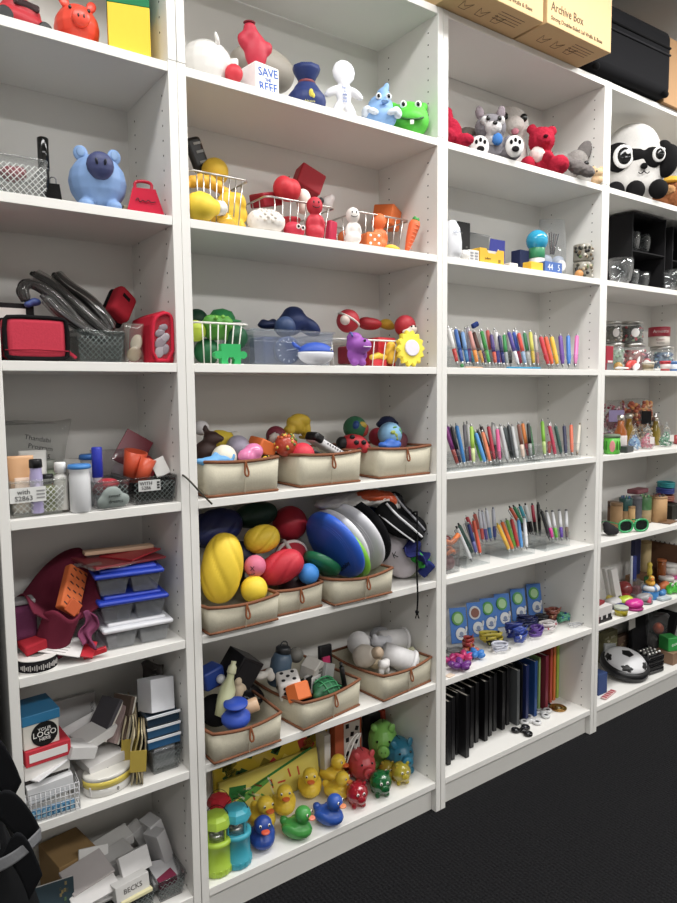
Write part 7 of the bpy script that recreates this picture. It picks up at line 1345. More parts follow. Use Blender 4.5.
def sbag(label, u, v, y, w_, h, cols, k, seed, tagc=None, fill='#a86a5a', shape='bag', z=0, n=70):
    p = S(u, k, y); p.z += z+.0006; t = thing('candy_bag', label, 'candy bag', p, face(p)*.8, 'clear bags of sweets'); rg = []
    for i in range(11):
        q = i/10; f = (math.sin(min(1, q*2.5+.35)*PI/2))*(1-q**6*.3 if shape == 'bag' else (1-q**3*.8)*(1.12-.85*q))
        rg.append([(w_/2*f*math.cos(a), w_*.32*f*math.sin(a)*(1+.1*math.sin(4*a)), h*q) for a in [2*PI*j/18 for j in range(18)]])
    B().rings(rg, M('#d6d9d8', 'cl')).build('bag_skin', t); b = B(); rd = random.Random(seed)
    hh = h*(.93 if shape == 'bag' else .6)
    for i in range(n):
        q = rd.uniform(.03, .95); f = (math.sin(min(1, q*2.5+.25)*PI/2))*(1 if shape == 'bag' else (1-q**3*.7)*(1-.75*q)); a = rd.uniform(PI*.9, PI*2.1); s = w_*.075
        b.ell((w_*.46*f*math.cos(a), w_*.28*f*math.sin(a), s+(hh-s)*q), (s, s, s*.8), M(rd.choice(cols), 'pl'), (rd.uniform(0, 90), rd.uniform(0, 90), 0), 6)
    b.ell((0, 0, hh*.42), (w_*.40, w_*.22, hh*.38), M(fill, 'pl'), None, 12); b.build('sweets', t)
    if tagc: B().box((tagc[1]*w_, -w_*.34, tagc[2]*h), (tagc[3]*w_, .002, tagc[4]*h), M(tagc[0], 'pa')).build('paper_tag', t)
    if shape != 'bag': B().tube([(0, -.004, h*.78), (.008, -.007, h*.74), (-.008, -.007, h*.74), (0, -.004, h*.78)], .0018, M('#d8cfc0', 'sa'), 5).build('ribbon', t)
    return t
PK = '#c88a94'
slab('sweet_shelf_riser', 'low dark riser under the back row of candy bags', 'riser', S(628, 4, .20)+V((0, 0, .0306)), (.26, .08, .06), 0, '#8a7f74', 'pa', .001)
sbag('candy bag of pink sweets with a lilac label at the upright', 613, 0, .205, .085, .135, ['#b05a68', PK, '#8a3a4c', '#d8c0c4'], 4, 1, ('#a99ac8', .05, .52, .7, .36), '#9a5a64', z=.061)
sbag('large candy bag of orange and brown sweets with a black label', 635, 0, .205, .13, .140, ['#c8744a', '#d89a5a', '#9a4a3a', '#e0b48a', '#b55a40'], 4, 2, ('#1b1a1c', .26, .42, .3, .4), '#a8603f', z=.061, n=110)
t = thing('silver_bauble', 'silver heart bauble hanging tag beside the large candy bag', 'bauble', S(655, 4, .17)+V((0, 0, .10)), -30); B().blob([((-.008, 0, .012), (.018, .012, .018)), ((.008, 0, -.012), (.016, .010, .018)), ((0, 0, .026), (.010, .008, .016))], M('#b9b5b4', 'me'), .003).build('bauble', t)
slab('grey_carton', 'grey carton supporting the silver bauble at the back of the candy shelf', 'carton', S(655, 4, .19)+V((0, 0, .0406)), (.05, .05, .08), 0, '#8f887e')
sbag('magenta and white candy bag behind the green jar', 608.5, 0, .11, .045, .085, ['#a8286c', '#d8cfd0', '#7a3a8c'], 4, 3, None, '#a05a80')
def syrup(label, u, y, s, col, lab, k=4):
    p = S(u, k, y); t = thing('syrup_bottle', label, 'bottle', p+V((0, 0, .0004)), face(p), 'glass bottles of sweets'); B().lathe([(0, 0), (.021*s, 0), (.022*s, .004), (.022*s, .07*s), (.012*s, .09*s), (.010*s, .112*s)], M(col, 'je')).build('bottle', t); B().lathe([(.011*s, .11*s), (.013*s, .113*s), (.012*s, .128*s), (0, .129*s)], M('#c9c3b8', 'me')).build('cap', t)
    if lab: B().lathe([(.0222*s, .012*s), (.0228*s, .013*s), (.0228*s, .055*s), (.0222*s, .056*s)], M(lab, 'pa')).build('label_band', t)
syrup('orange bottle with a white label beside the green jar', 620, .075, 1.1, '#c8702c', '#d0c6c4'); syrup('amber bottle behind the orange bottle', 628, .12, 1.12, '#c49a2a', None); syrup('gold-topped bottle at the back of the candy shelf', 655, .13, .95, '#b8a03a', None)
p = S(611, 4, .03)+V((.004, 0, .0004)); t = thing('green_jar', 'bright green jar with a pink figure label at the upright', 'jar', p, face(p)); B().lathe([(0, 0), (.028, 0), (.029, .003), (.029, .062)], M('#4fae2c', 'pl')).build('jar', t); B().lathe([(.03, .062), (.03, .072), (.027, .074), (0, .074)], M('#6a7a64', 'pl')).build('lid', t); b = B(); b.ell((.002, -.0285, .03), (.010, .003, .022), M('#d88a8a', 'pa'))
for q in (-70, -40, 40, 70): b.ell((.029*math.sin(math.radians(q)), -.029*math.cos(math.radians(q)), .032), (.004, .004, .018), M('#2f7a1c', 'pa'))
b.build('label_art', t)
slab('dark_tin', 'flat dark tin with a gold side in front of the bottles', 'tin', S(626, 4, .03)+V((0, 0, .0125)), (.06, .035, .024), 8, '#3c3e40', 'pl', .003)
sbag('cone candy bag of blue sweets', 634, 0, .055, .058, .105, ['#3f7ab8', '#8ab4d8', '#d8dfe6', '#2f5a9a'], 4, 4, None, '#6a94bc', 'cone')
sbag('cone candy bag of pink sweets with a white tag', 647, 0, .055, .068, .105, ['#c84a6c', '#e08a9c', '#d8b8bc', '#b53a58'], 4, 5, ('#e0d8d6', .2, .34, .24, .26), '#c87a88', 'cone')
sbag('cone candy bag of green sweets', 666, 0, .055, .066, .105, ['#2f7a54', '#6aaa84', '#cfd8d0', '#1f5a3c'], 4, 6, ('#dcd8d2', .25, .36, .24, .26), '#5a9474', 'cone')
sbag('candy bag of mixed toffee behind the pink cone', 643, 0, .12, .07, .085, ['#8a6a4a', '#b99a74', '#5a4436', '#cfc0a8'], 4, 7, None, '#8a745c')
sph('red and gold round tin at the picture edge of the candy shelf', S(676, 4, .10)+V((0, 0, .02)), .0205, '#a03a3a', 'pl', 'round_tin', 'tin')
# ---- shelf 5: sunglasses and pencil tubes
def ptube(label, u, y, r, h, body, top, k=5, toph=.3, dots=None, dx=0, name='pencil_tube'):
    p = S(u, k, y)+V((dx, 0, .0004)); t = thing(name, label, 'pencil tube', p, face(p), 'tubes and pots of pencils'); B().cyl((0, 0, 0), r, h*(1-toph), M(body, 'pa'), seg=24).build('tube', t)
    B().cyl((0, 0, h*(1-toph)), r*1.01, h*toph, M(top, 'pl'), seg=24, bev=.001).build('top', t)
    if dots:
        b = B()
        for i in range(9): a = 2*PI*i/9; b.cyl((r*.6*math.cos(a), r*.6*math.sin(a), h*.9), .003, h*.18, M(dots[i % len(dots)], 'pl'), seg=6)
        b.build('pencils', t)
    return t
ptube('plain kraft tube nearest the upright behind the sunglasses', 616, .12, .024, .105, '#a8845c', '#8a6a48', toph=.12); ptube('kraft pot of green-blue crayons behind the sunglasses', 625, .12, .026, .115, '#a9875e', '#2f5a58', toph=.45, dots=['#2f4a7a', '#2f8a7a', '#3a6aa0']); ptube('short kraft tube in front of the grey tube', 631, .10, .015, .085, '#b5915f', '#a07c50', toph=.1)
ptube('slate grey tube between two pots', 636, .13, .022, .115, '#5f6066', '#77757c', toph=.1); ptube('green pot with a white label right of the grey tube', 644, .11, .028, .11, '#9a8560', '#4a7a4a', toph=.5, dots=['#7ab86a', '#c8d8b0', '#3a8a5a']); ptube('wide kraft pot of dark pencils at the front', 658, .085, .034, .11, '#b08a5e', '#a8825a', toph=.08, dots=['#3a2a24', '#5a4a40', '#7a2c24', '#2c3a5a'])
ptube('brown tube at the upright half hidden', 611, .16, .022, .10, '#7a5a48', '#5a4438', toph=.2, dx=.012)
for i, (z, c, lb) in enumerate(((0, '#c8607a', 'pink banded coil at the bottom of the wristband stack'), (.032, '#b5705c', 'salmon wristband coil in the middle of the stack'), (.064, '#3c4a9a', 'indigo wristband coil near the top of the stack'), (.09, '#2fa0a8', 'turquoise wristband coil topping the stack'))):
    p = S(668, 5, .15); t = thing('wristband_coil', lb, 'wristbands', p+V((.002*i, 0, .034+z)), (0, 0, 20*i), 'stack of rubber wristbands'); b = B()
    for q in range(3): b.tube([((.048-.003*i)*math.cos(a), (.04-.003*i)*math.sin(a), .006+.008*q) for a in [2*PI*j/24 for j in range(24)]], .0048, M(c, 'pl'), 6, True)
    b.build('bands', t)
crate('kraft_box', 'low kraft box under the stack of wristbands', 'box', S(668, 5, .15), (.11, .1, .033), '#8a6a4a'); fbox('black_box', 'black and yellow box at the picture edge of the sunglasses shelf', 'box', 672, 684, 505, 5, .06, .06, '#26251f')
slab('red_pack', 'clear pack of red pens lying on the tubes at the back', 'pack', S(637, 5, .17)+V((0, 0, .125)), (.10, .05, .02), (0, 0, 5), '#8a4a54', 'pl', .004)
p = S(633, 5, .035); t = thing('sunglasses', 'green-framed sunglasses with dark lenses at the shelf edge', 'sunglasses', p+V((0, 0, .001)), (0, 0, face(p)*.35)); gm = M('#2f9a5c', 'gl')
for x in (-.036, .036):
    ov = [(x+.031*math.copysign(abs(math.cos(a))**.8, math.cos(a)), -.002, .025+.023*math.copysign(abs(math.sin(a))**.8, math.sin(a))) for a in [2*PI*j/28 for j in range(28)]]
    B().tube(ov, .0042, gm, 8, True).build('rim', t); B().prism([(a, c) for a, _, c in ov], .0016, M('#1c2220', 'gl'), (0, 0, 0), (90, 0, 0)).build('lens', t)
    B().tube([(x*1.86, .0, .034), (x*1.92, .012, .035), (x*1.8, .10, .03), (x*1.75, .12, .012)], .0028, gm, 6, smooth=1).build('temple', t)
B().tube([(-.008, -.002, .03), (0, -.004, .034), (.008, -.002, .03)], .003, gm, 6, smooth=1).build('bridge', t)
blobthing('black_pouch', 'black crumpled pouch beside the sunglasses at the upright', 'pouch', S(608, 5, .05)+V((.01, 0, .002)), [((0, 0, .022), (.026, .024, .022)), ((.016, -.01, .016), (.02, .018, .016)), ((-.006, .01, .04), (.016, .014, .014))], '#2c2a2c', 'fa')
slab('kraft_card', 'brown card lying flat beside the wide kraft pot', 'card', S(668, 5, .05)+V((0, 0, .003)), (.09, .05, .004), 8, '#7a5c44')
# ---- shelf 6: mixed giveaways
for i, (u, y, lb, c) in enumerate(((608, .13, 'white leaflet box at the upright leaning with its twin', '#c9c7c4'), (614, .10, 'white leaflet box with a small black square near its base', '#d6d4d1'))):
    slab('leaflet_box', lb, 'box', S(u, 6, y)+V((.006, 0, .078)), (.032, .02, .15), (-6, -9, -12), c, 'pa', .001, 'white leaflet boxes', (lambda b, w, d, h: b.box((.003, -d/2-.0004, -h*.3), (.012, .001, .014), M('#3a3a3a'))) if i else None)
sph('red translucent ball behind the leaflet boxes', S(624, 6, .15)+V((0, 0, .036)), .034, '#8a3434', 'gl', 'red_ball', 'ball')
t = thing('giant_toothbrush', 'tall blue and white flat stick standing at the back', 'stick', S(632, 6, .13)+V((0, 0, .001)), (-6, 6, -10)); B().box((-.006, 0, .085), (.010, .008, .17), M('#c9cdd6', 'pl'), bev=.002).build('white_edge', t); B().box((.010, 0, .115), (.022, .012, .11), M('#23337c', 'pl'), bev=.003).build('blue_blade', t)
fbox('blue_folder', 'dark blue folder standing behind the flat stick', 'folder', 634, 640, 540, 6, .20, .02, '#222a52', 'pl')
p = S(645, 6, .20); t = thing('cream_tube', 'tall cream cardboard tube at the back', 'tube', p); B().cyl((0, 0, 0), .022, .185, M('#c0a878', 'pa'), bev=.001).build('tube', t); B().cyl((0, 0, .185), .0225, .008, M('#a88f62', 'pa')).build('lid', t)
t = thing('kraft_notebook', 'large brown kraft notebook standing against the far side panel', 'notebook', V((3.165, .15, SH[6]+.0006)), 0); B().box((0, 0, .09), (.012, .19, .18), M('#6a4a36', 'pa'), bev=.001).build('cover', t); b = B()
for i in range(8): b.tube([(-.008, -.08+.022*i, .180), (0, -.08+.022*i, .187), (.007, -.08+.022*i, .180)], .0015, M('#2c2624', 'me'), 5)
b.build('spiral', t)
fbox('brown_carton', 'brown carton low behind the duck and tubs', 'carton', 641, 668, 572, 6, .17, .05, '#7a5a40')
p = S(649, 6, .13); t = thing('yellow_figure', 'small yellow figure on a green base behind the duck', 'figurine', p+V((0, 0, .0006)), face(p)); B().lathe([(0, 0), (.02, 0), (.022, .06), (0, .061)], M('#3a7a3c', 'pl')).build('green_base', t); B().blob([((0, 0, .085), (.012, .012, .026)), ((0, 0, .115), (.012, .012, .013))], M('#d6bc3a', 'pl'), .0035).build('figure', t)
p = S(661, 6, .13); t = thing('orange_tube', 'translucent orange tube standing before the kraft notebook', 'tube', p, 0); B().cyl((0, 0, 0), .019, .115, M('#b8621f', 'je'), bev=.002).build('tube', t); B().cyl((0, 0, .115), .0195, .01, M('#a85a24', 'pl')).build('lid', t)
p = S(637, 6, .11); t = thing('dome_box', 'clear domed jar with a pinkish block inside', 'jar', p); B().lathe([(0, .001), (.032, .001), (.032, .045), (.026, .07), (0, .082)], M('#c6cac8', 'cl')).build('dome', t); B().box((0, 0, .03), (.036, .03, .035), M('#9a5a60', 'pl'), bev=.003).build('block', t)
def mouse(label, u, y, s, top, base, rz=0, k=6, z=.0006, name='stapler_mouse', cat='gadget'):
    p = S(u, k, y); t = thing(name, label, cat, p+V((0, 0, z)), face(p)*.5+rz); B().blob([((0, 0, .018*s), (.032*s, .024*s, .016*s)), ((.008*s, 0, .022*s), (.024*s, .02*s, .014*s))], M(top, 'gl'), .003).build('shell', t); B().lathe([(0, 0), (.028*s, 0), (.030*s, .006*s), (0, .007*s)], M(base, 'pl'), seg=20).build('base', t); return t
mouse('white-topped black mouse near the upright', 613, .10, 1.15, '#c9c7c6', '#1c1b1d', 10, name='computer_mouse', cat='mouse'); mouse('dark red mouse behind the lime yoyo', 622, .10, 1.15, '#9a1f2c', '#4a1218', -10, name='computer_mouse', cat='mouse')
mouse('lime yellow compact at the middle of the giveaway shelf', 627, .07, 1.2, '#a8bc1e', '#7a8a1a', name='compact', cat='compact'); mouse('hot pink compact at the shelf edge', 634, .035, 1.2, '#cf2a90', '#a01e70', name='compact', cat='compact'); mouse('silver compact beside the pink one', 644, .05, 1.15, '#8c8a8c', '#6a686a', name='compact', cat='compact'); mouse('navy compact under the lime one', 620, .06, .75, '#2a2c6a', '#1c1d4a', name='compact', cat='compact')
p = S(650, 6, .07); t = thing('blue_tin', 'round blue tin carrying the white and blue ring and yellow duck', 'tin', p+V((0, 0, .0006)), 0); B().cyl((0, 0, 0), .034, .034, M('#2a78b8', 'gl'), bev=.003).build('tin', t)
t = thing('swim_ring', 'white and blue ring between the blue tin and the yellow duck', 'ring', p+V((0, 0, .046)), 20); B().tube([(.027*math.cos(a), .027*math.sin(a), 0) for a in [2*PI*j/24 for j in range(24)]], .0115, M('#cfd2d6', 'pl'), 10, True).build('ring', t); b = B()
for q in range(4): a = PI/4+PI/2*q; b.ell((.027*math.cos(a), .027*math.sin(a), 0), (.0125, .0125, .0125), M('#5a84b8', 'pl'), None, 10)
b.build('blue_bands', t)
duck('small yellow-orange duck on the swim ring', p+V((0, 0, .0525)), .052, face(p)+20, '#dca018', '#c8561c')
def ctub(label, u, y, r, h, body, lid, k=6, z=.0006, band=None):
    p = S(u, k, y); t = thing('putty_tub', label, 'tub', p+V((0, 0, z)), 0, 'putty tubs'); B().lathe([(0, 0), (r*.9, 0), (r, h*.75)], M(body, 'je' if body != '#d6d2cc' else 'pl'), seg=20).build('tub', t); B().lathe([(r*1.06, h*.74), (r*1.06, h*.96), (r, h), (0, h)], M(lid, 'pl'), seg=20).build('lid', t)
ctub('yellow putty tub at the front of the shelf', 621, .02, .026, .034, '#d2c41e', '#b9bfae'); ctub('pink-lidded white tub at the picture edge', 675, .12, .036, .05, '#d6d2cc', '#c84a8c'); ctub('white tub stacked on the pink-lidded one', 674, .12, .034, .05, '#d6d2cc', '#dcd8d4', z=.0515); ctub('white-lidded pinkish tub beside the pink-lidded one', 666, .10, .03, .055, '#b07a7c', '#d0cac6')
t = thing('frog_toy', 'bright green frog toy near the picture edge', 'toy', S(672, 6, .05)+V((0, 0, .0006)), -30); B().blob([((0, 0, .02), (.028, .024, .02)), ((-.012, -.012, .04), (.010, .010, .012)), ((.012, -.012, .04), (.010, .010, .012)), ((-.022, -.016, .01), (.012, .014, .01)), ((.022, -.016, .01), (.012, .014, .01))], M('#3fae2c', 'gl'), .0035).build('body', t); eyes(t, [(-.012, -.022, .042), (.012, -.022, .042)], .006, '#e8e8e0')
blobthing('blue_gel_toy', 'small blue shiny toy beside the frog', 'toy', S(662, 6, .05), [((0, 0, .014), (.020, .016, .014)), ((.012, 0, .02), (.012, .012, .012))], '#3a78b0', 'gl'); blobthing('orange_gel_toy', 'orange and red jelly toys behind the frog', 'toy', S(663, 6, .09), [((0, 0, .02), (.026, .02, .02)), ((.02, 0, .03), (.018, .016, .016))], '#c86a3a', 'gl'); slab('clear_case', 'pale clear case lying at the edge below the frog', 'case', S(664, 6, .02)+V((0, 0, .007)), (.06, .03, .012), -10, '#b9c4c8', 'pl', .003); blobthing('pink_clip', 'small pink clip between the silver compact and the blue tin', 'clip', S(649, 6, .025), [((0, 0, .012), (.010, .010, .012)), ((.004, 0, .024), (.007, .007, .008))], '#c84a6a', 'pl', vox=.003)
p, w_ = span(600.5, 616, 6, .012); p.x = 2.4215+w_/2; t = thing('checker_box', 'white box with black checks and a red end at the upright', 'box', p+V((0, 0, .0006)), 0); B().box((0, .035, .03), (w_, .07, .058), M('#cfcbc8', 'pa'), bev=.001).build('box', t); b = B()
for i in range(3): b.box((-w_*.33+i*w_*.33, -.0005, .018+.001*i), (w_*.2, .001, .014), M('#1f1d1e'))
b.box((0, -.0006, .006), (w_, .001, .012), M('#241f20')); b.box((-w_*.42, -.0007, .02), (w_*.14, .001, .03), M('#b02a3a')); b.build('print', t)
slab('red_card_pack', 'dark red pack resting on the checked box', 'pack', p+V((.01, .04, .066)), (.05, .04, .012), 10, '#8a2a30', 'pa'); slab('yellow_sachet', 'yellow sachet behind the checked box', 'sachet', S(611, 6, .105)+V((.004, 0, .031)), (.04, .04, .012), (20, 0, 20), '#c8b43a', 'pl', .003); slab('white_case', 'pale case under the yellow sachet', 'case', S(611, 6, .11)+V((.004, 0, .011)), (.05, .06, .02), 12, '#a9a4a0', 'pl', .003)
# ---- shelf 7: floating football disc and boxes
p = S(622, 7, .12); p.x += .0; t = thing('football_disc', 'large white football disc with black panels on a black bumper', 'toy disc', p+V((0, 0, .001)), (16, 0, -18)); s = 1.0
B().lathe([(0, .012), (.085, .012), (.098, .022), (.098, .046), (.086, .054), (0, .054)], M('#17171a', 'pl'), seg=40).build('bumper', t)
prof = [(.085*math.cos(a), .050+.042*math.sin(a)) for a in [PI/2*i/10 for i in range(11)]]
b = B(); b.lathe(prof, M('#d6d6d8', 'pl'), seg=40)
for i in range(6):
    a0 = 2*PI*i/5+.3 if i < 5 else 0; el = .42 if i < 5 else PI/2; vs = [(.0, 0, 0)]
    c0 = V((math.cos(el)*math.cos(a0), math.cos(el)*math.sin(a0), math.sin(el))); tx = V((-math.sin(a0), math.cos(a0), 0)); ty = c0.cross(tx)
    ring = []
    for rr in (1e-4, .5, 1): ring.append([V(((c0+tx*(.32*rr*math.cos(2*PI*j/5+.3))+ty*(.32*rr*math.sin(2*PI*j/5+.3))))) for j in range(5)])
    ring = [[V((q.normalized().x*.0858, q.normalized().y*.0858, .050+max(0.0, q.normalized().z)*.0428)) for q in r] for r in ring]
    b.rings(ring, M('#151416', 'pl'), caps=False)
b.build('dome', t)
fbox('blue_box', 'blue box at the upright under the football disc', 'box', 598.5, 607, 674, 7, .05, .06, '#3a4f80')
t = thing('lanyard_strip', 'red and white strip lying at the shelf edge by the blue box', 'strip', S(607, 7, .03)+V((.01, 0, .004)), 10); B().box((0, 0, 0), (.10, .022, .006), M('#c8a6a4', 'pa'), bev=.001).build('strip', t); b = B()
for i in range(5): b.box((-.038+.019*i, 0, .0032), (.010, .018, .001), M('#a8303c'))
b.build('print', t)
for i in range(3):
    t = thing('black_case', ['lowest black case at the shelf edge below the silver-topped one', 'middle black case in the small stack', 'silver-studded black case on top of the small stack'][i], 'case', S(651, 7, .05)+V((0, .01, .001+.0255*i)), -6, 'stack of black cases'); B().box((0, 0, .0125), (.095, .075, .024), M('#1c1b1d', 'gl'), bev=.003).build('case', t); B().box((0, -.0378, .0125), (.09, .001, .002), M('#7a7a7c', 'me')).build('seam', t)
b = B()
for i in range(4):
    for j in range(3): b.ell((-.033+.022*i, -.022+.022*j, .0), (.008, .008, .007), M('#b9b7b4', 'me'), None, 10)
one(b, 'silver_studs', 'cluster of silver balls set on the topmost black case', 'balls', S(651, 7, .05)+V((0, .01, .085)), -6)
p = S(655, 7, .15); t = bag('gift_bag', 'clear bag with an orange toy behind the black cases', 'bag', p+V((0, 0, .001)), .10, .19, .07, '#aeb0b0', 'cl', face(p), 21, None, [((.01, -.005, .12), (.024, .018, .03), '#b8583c'), ((-.01, 0, .05), (.03, .02, .045), '#4a4442')])
slab('black_bag', 'black flat bag standing behind the clear gift bag', 'bag', S(640, 7, .19)+V((0, 0, .111)), (.14, .02, .22), (-3, 0, 0), '#141315', 'fa', .004); slab('black_laptop_sleeve', 'black sleeve leaning to the far side behind the green box', 'sleeve', S(668, 7, .17)+V((0, 0, .10)), (.02, .16, .20), (0, 24, 0), '#161517', 'fa', .004)
fbox('patterned_pack', 'olive patterned pack at the back behind the football disc', 'pack', 603, 617, 632, 7, .22, .03, '#6a6648', deco=printed(['#3f4a2c', '#8a8a64', '#a9a48c', '#2c2a1e'], 22, 4)); fbox('brown_pack', 'brown leafy pack at the back, right of the olive pack', 'pack', 618, 630, 636, 7, .22, .03, '#5a4638', deco=printed(['#3a2c22', '#7a6a4c', '#8a7a5c'], 22, 6)); slab('grey_pouch', 'grey zip pouch leaning on the football disc', 'pouch', S(607, 7, .17)+V((.02, 0, .06)), (.08, .012, .10), (-10, 12, 0), '#8a8c8c', 'sa', .003); slab('white_tag', 'white card hanging under the shelf above behind the disc', 'card', W(632, 624, .17), (.05, .002, .045), (0, -4, 0), '#c4c0ba')
p = S(671, 7, .06); crate('kraft_box', 'kraft carton under the green box at the picture edge', 'box', p+V((.01, .02, .0006)), (.09, .08, .052), '#8a6c54'); t = thing('green_box', 'bright green cube box with white lettering at the picture edge', 'box', p+V((.006, .02, .0535)), -20); B().box((0, 0, .03), (.06, .06, .06), M('#2f9a44', 'pl'), bev=.003).build('cube', t); b = B(); b.text('dice', .018, M('#d8e8d8'), (0, -.0305, .03), (90, -20, 0)); b.build('lettering', t)
# ================================================================ boxes on top
ZT = 2.3715
def archive(label, x0, x1, y0, rz=0):
    w_ = x1-x0; d = .385; h = .265; t = thing('archive_box', label, 'archive box', ((x0+x1)/2, y0+d/2, ZT), rz, None); cb = M('#c9a877', 'pa'); ink = M('#5c4a38', 'pa')
    b = B(); b.box((0, 0, h/2), (w_-.004, d, h), cb, bev=.002)
    for q in range(3):
        x = -w_*.28+q*w_*.2; y = -d/2+.05
        b.tube([(x-.018, y, -.0004), (x, y+.02, -.0004), (x+.018, y, -.0004), (x+.012, y+.034, -.0004), (x-.012, y+.034, -.0004), (x-.018, y, -.0004)], .0008, ink, 4)
    for q in range(4): b.box((w_*.2, -d/2+.03+.012*q, -.0002), (w_*.3, .0016, .0008), ink)
    b.build('carton', t); b = B(); b.text('Archive Box', .036, ink, (-w_*.44, -d/2-.0006, .052), (90, 0, 0), al='LEFT', sx=.86); b.text('Strong Double-Sided Lid Walls & Base', .0165, ink, (-w_*.44, -d/2-.0006, .020), (90, 0, 0), al='LEFT'); b.build('printing', t)
archive('archive box printed with dark lettering, next to the black suitcase', 1.902, 2.228, -.118); archive('archive box nearer the middle bookcase, its front edge mostly out of view', 1.568, 1.896, -.112)
t = thing('suitcase', 'black fabric suitcase lying on top of the far bookcases', 'suitcase', (2.50, -.028, ZT), -2); bm_ = M('#17171a', 'fa'); B().box((0, .14, .123), (.49, .28, .235), bm_, bev=.03, seg=4).build('body', t)
B().tube([(-.225, -.002, .15), (.225, -.002, .15)], .004, M('#2a2a2d', 'fa'), 6).build('zip', t); B().tube([(-.225, -.001, .175), (.225, -.001, .175)], .005, M('#0f0f11', 'fa'), 6).build('piping', t)
for x in (-.2, .21): B().ell((x, .006, .014), (.016, .012, .0135), M('#0c0c0d', 'fa')).build('foot', t)
B().tube([(-.19, -.004, .19), (-.195, -.014, .18), (-.195, -.014, .15), (-.19, -.004, .14)], .003, M('#8a8a8c', 'me'), 6, smooth=1).build('handle', t)
crate('carton', 'kraft carton on top of the far bookcase past the suitcase', 'carton', (2.90, .12, ZT), (.36, .28, .24), '#b48a5c', 0)
# ================================================================ prints and trimmings belong to their things
bpy.context.view_layer.update()
for nm, lb in (('ball_print', 'pink ball with'), ('disc_print', 'royal blue flying'), ('ball_letter', 'white rugby ball with'), ('scaly_cover', 'red and green patterned fish'), ('cow_patch', 'black and white patched'), ('white_ring', 'maroon and white ball at the right'), ('silver_studs', 'silver-studded black'), ('black_tile', 'black and white block under'), ('pink_screen', 'black phone-shaped'), ('novelty_topper', 'salmon and orange pen'), ('white_bead', 'blue toy block')):
    c = bpy.data.objects[nm]; p = [o for o in C.objects if str(o.get('label', '')).startswith(lb)][0]
    c.parent = p; c.matrix_parent_inverse = p.matrix_world.inverted()
    for k in ('label', 'category', 'group'):
        if k in c: del c[k]
# ================================================================ keep every thing inside its own compartment
XB = [(.402, .7995), (.8005, 1.5995), (1.6005, 2.3985), (2.3995, 3.1985)]
def hier(o):
    out = [o] if o.type == 'MESH' else []
    for c in o.children: out += hier(c)
    return out
bpy.context.view_layer.update()
for o in list(C.objects):
    if o.parent or 'label' not in o or o['category'] in ('bookcase', 'archive box', 'suitcase', 'carton', 'cord', 'cabinet') or o.name.startswith(('tote', 'baseball', 'canvas_bin')) and False: continue
    P = [m_.matrix_world @ v.co for m_ in hier(o) for v in m_.data.vertices]
    if not P: continue
    lo = [min(p[i] for p in P) for i in range(3)]; hi = [max(p[i] for p in P) for i in range(3)]
    cx, cz = (lo[0]+hi[0])/2, (lo[2]+hi[2])/2
    if hi[1] < 0 or cx < .40: continue
    x0, x1 = min(XB, key=lambda b: max(b[0]-cx, cx-b[1]))
    ks = [k for k in SH if SH[k] < cz]
    if not ks: continue
    k = min(ks); zb = SH[k]; zt = (SH[k-1]-TH if k > 1 else 2.35)
    d = V((0, 0, 0))
    if lo[0] < x0+TH+.0006: d.x = x0+TH+.0006-lo[0]
    elif hi[0] > x1-TH-.0006: d.x = x1-TH-.0006-hi[0]
    if hi[1] > .2642: d.y = .2642-hi[1]
    if lo[2] < zb: d.z = zb-lo[2]
    elif hi[2] > zt-.001: d.z = zt-.001-hi[2]
    if hi[0]-lo[0] > x1-x0-2*TH: d.x = 0
    if d.length > 0: o.location += d
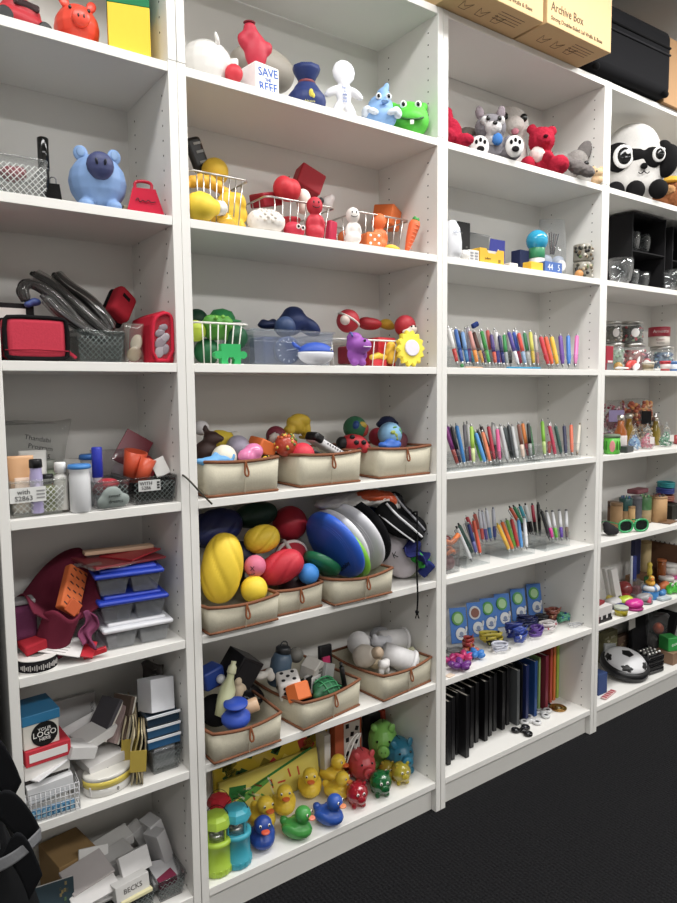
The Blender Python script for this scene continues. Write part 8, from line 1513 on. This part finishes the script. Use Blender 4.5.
# small shifts that part things touching their neighbours (millimetres)
for q in '''squeeze_tube 7 6 0;squeeze_tube.001 -2 -3 0;bottle.003 -10 -7 0;wipes_canister.001 10 -6 0;clear_bag.001 2 8 0;clear_bag.002 -2 -10 0;clear_bag.003 4 -10 0;red_purse -11 4 0;foam_cup 1 4 0;foam_cup.001 -1 -4 0;card_folder 0 12 1;card_stack.001 12 0 0;card_stack.002 6 11 0;clear_sleeve -4 -11 0;clear_bag.004 10 7 0;white_box 2 6 0;white_box.001 -3 -11 0;white_box.003 5 -11 0;paper_bag_bundle -8 6 0;paper_bag_bundle.001 -7 -10 0;paper_bag_bundle.002 -7 -6 0;white_box.005 -7 8 0;zip_bag 0 9 0;paper_stack 0 12 0;folded_leaflet -4 12 0;brochure 0 -12 0;carton 0 7 0;card_box 3 12 0;card_box.001 -3 -12 0;card_box.004 0 12 1;card_box.005 -3 -12 0;card_box.006 -1 12 0;card_box.007 -5 -11 0;card_box.009 1 12 1;card_box.010 3 -12 -1;card_box.012 2 -4 1;magenta_card 1 6 0;piggy_bank.002 3 5 0;stress_ball -3 -5 0;sheep_toy -13 -1 0;stress_ball.002 4 12 0;stress_figure.002 2 12 0;stress_ball.005 -8 10 0;stress_ball.006 4 11 0;stress_ball.007 2 2 0;frog_toy -6 -7 0;rocket_toy -11 0 0;clock_toy 1 9 0;hippo_toy -2 -2 0;red_block -12 2 0;chick_toy -2 2 0;brown_dog_toy 4 9 0;light_bulb_toy.001 3 5 0;stress_ball.010 -4 -9 0;stress_ball.011 -3 -5 0;stress_ball.015 6 7 0;globe_ball -8 -9 0;foam_football.001 -3 12 -4;stress_ball.016 4 12 0;foam_football.003 -6 -10 0;foam_football.004 0 1 0;foam_ball 6 10 0;foam_football.005 -4 -12 0;foam_football.006 -1 -2 0;foam_ball.003 6 11 0;foam_ball.004 -5 -6 0;foam_ball.005 -10 -6 2;foam_ball.006 -7 9 -2;foam_ball.007 -10 0 0;flying_disc -2 -4 0;flying_disc.001 -6 -10 -1;flying_disc.002 -8 9 -2;flying_disc.003 -10 -7 0;flying_disc.004 -10 6 -3;flying_disc.005 -6 5 6;flying_disc.006 8 8 0;flying_disc.007 -1 -12 -1;plastic_carrier_bag -9 -8 2;foam_football.007 -8 -9 0;glove -7 -8 0;glove.001 0 -11 0;glove.002 12 4 -1;baseball_cap -8 -8 0;green_strap 0 -10 -6;clear_bag.005 0 -8 0;black_box.001 -8 -8 4;glow_bottle -3 0 12;blue_alien_toy -6 -11 0;beige_plug -2 -4 0;black_bowl -9 8 -1;black_pouch 3 12 -1;cream_bear -3 -5 0;dice_toy.001 10 8 0;house_toy.001 12 5 0;turtle_toy -9 0 0;drink_bottle 2 3 0;white_bracket 5 12 0;cup_toy -2 13 2;cup_toy.001 -10 -2 0;cup_toy.002 -11 4 0;light_bulb_toy.002 8 -8 0;rocket_toy.001 -11 -4 2;light_bulb_toy.003 -7 1 -8;cream_potato -6 10 0;grey_elephant 0 2 0;card_filler 7 9 0;piggy_bank.003 9 8 0;piggy_bank.004 -10 -7 2;piggy_bank.005 0 12 2;clear_piggy_bank.001 -7 -10 0;clear_piggy_bank.002 -8 -9 0;clear_piggy_bank.003 -12 -5 0;inflatable_pack -11 -1 0;inflatable_pack.001 11 2 2;black_case 7 10 0;red_book 6 8 0;husky_plush -2 -12 0;teddy_plush -9 -9 0;scarf_plush 11 6 0;foil_pouch -3 -3 0;blue_box 3 3 0;glass_mug -7 -4 0;glass_mug.001 7 4 0;glass_mug.002 -7 -4 0;glass_mug.003 7 4 0;glass_mug.004 11 5 0;glass_stack 8 -7 0;santa_jar -6 10 0;pencil_tube.001 10 6 0;pencil_tube.002 -2 -1 0;pencil_tube.003 -7 -4 0;pencil_tube.004 7 4 0;sunglasses -10 -6 0;leaflet_box.001 10 6 0;red_ball -9 -5 0;giant_toothbrush 6 4 0;blue_folder -10 -5 1;cream_tube 10 5 2;kraft_notebook 5 5 0;brown_carton -44 1 0;dome_box 2 1 0;computer_mouse -10 -7 0;computer_mouse.001 10 6 0;compact -9 5 0;compact.001 -10 -6 0;putty_tub.001 -5 -3 0;putty_tub.002 -4 -2 0;yellow_sachet 3 2 0;white_case 3 2 0;football_disc -8 -8 0;black_case.001 10 5 0;black_case.002 10 5 0;black_case.003 10 5 0;black_bag -12 2 0;black_laptop_sleeve -7 -9 2;grey_pouch 10 7 0;kraft_box.001 -7 -10 0;green_box -6 -9 0;suitcase -10 -6 0;carton.003 10 6 0'''.split(';'):
    n, *d = q.split()
    if n in bpy.data.objects: bpy.data.objects[n].location += V([int(x)/1000 for x in d])
if _tmp is not None: bpy.data.scenes.remove(_tmp)
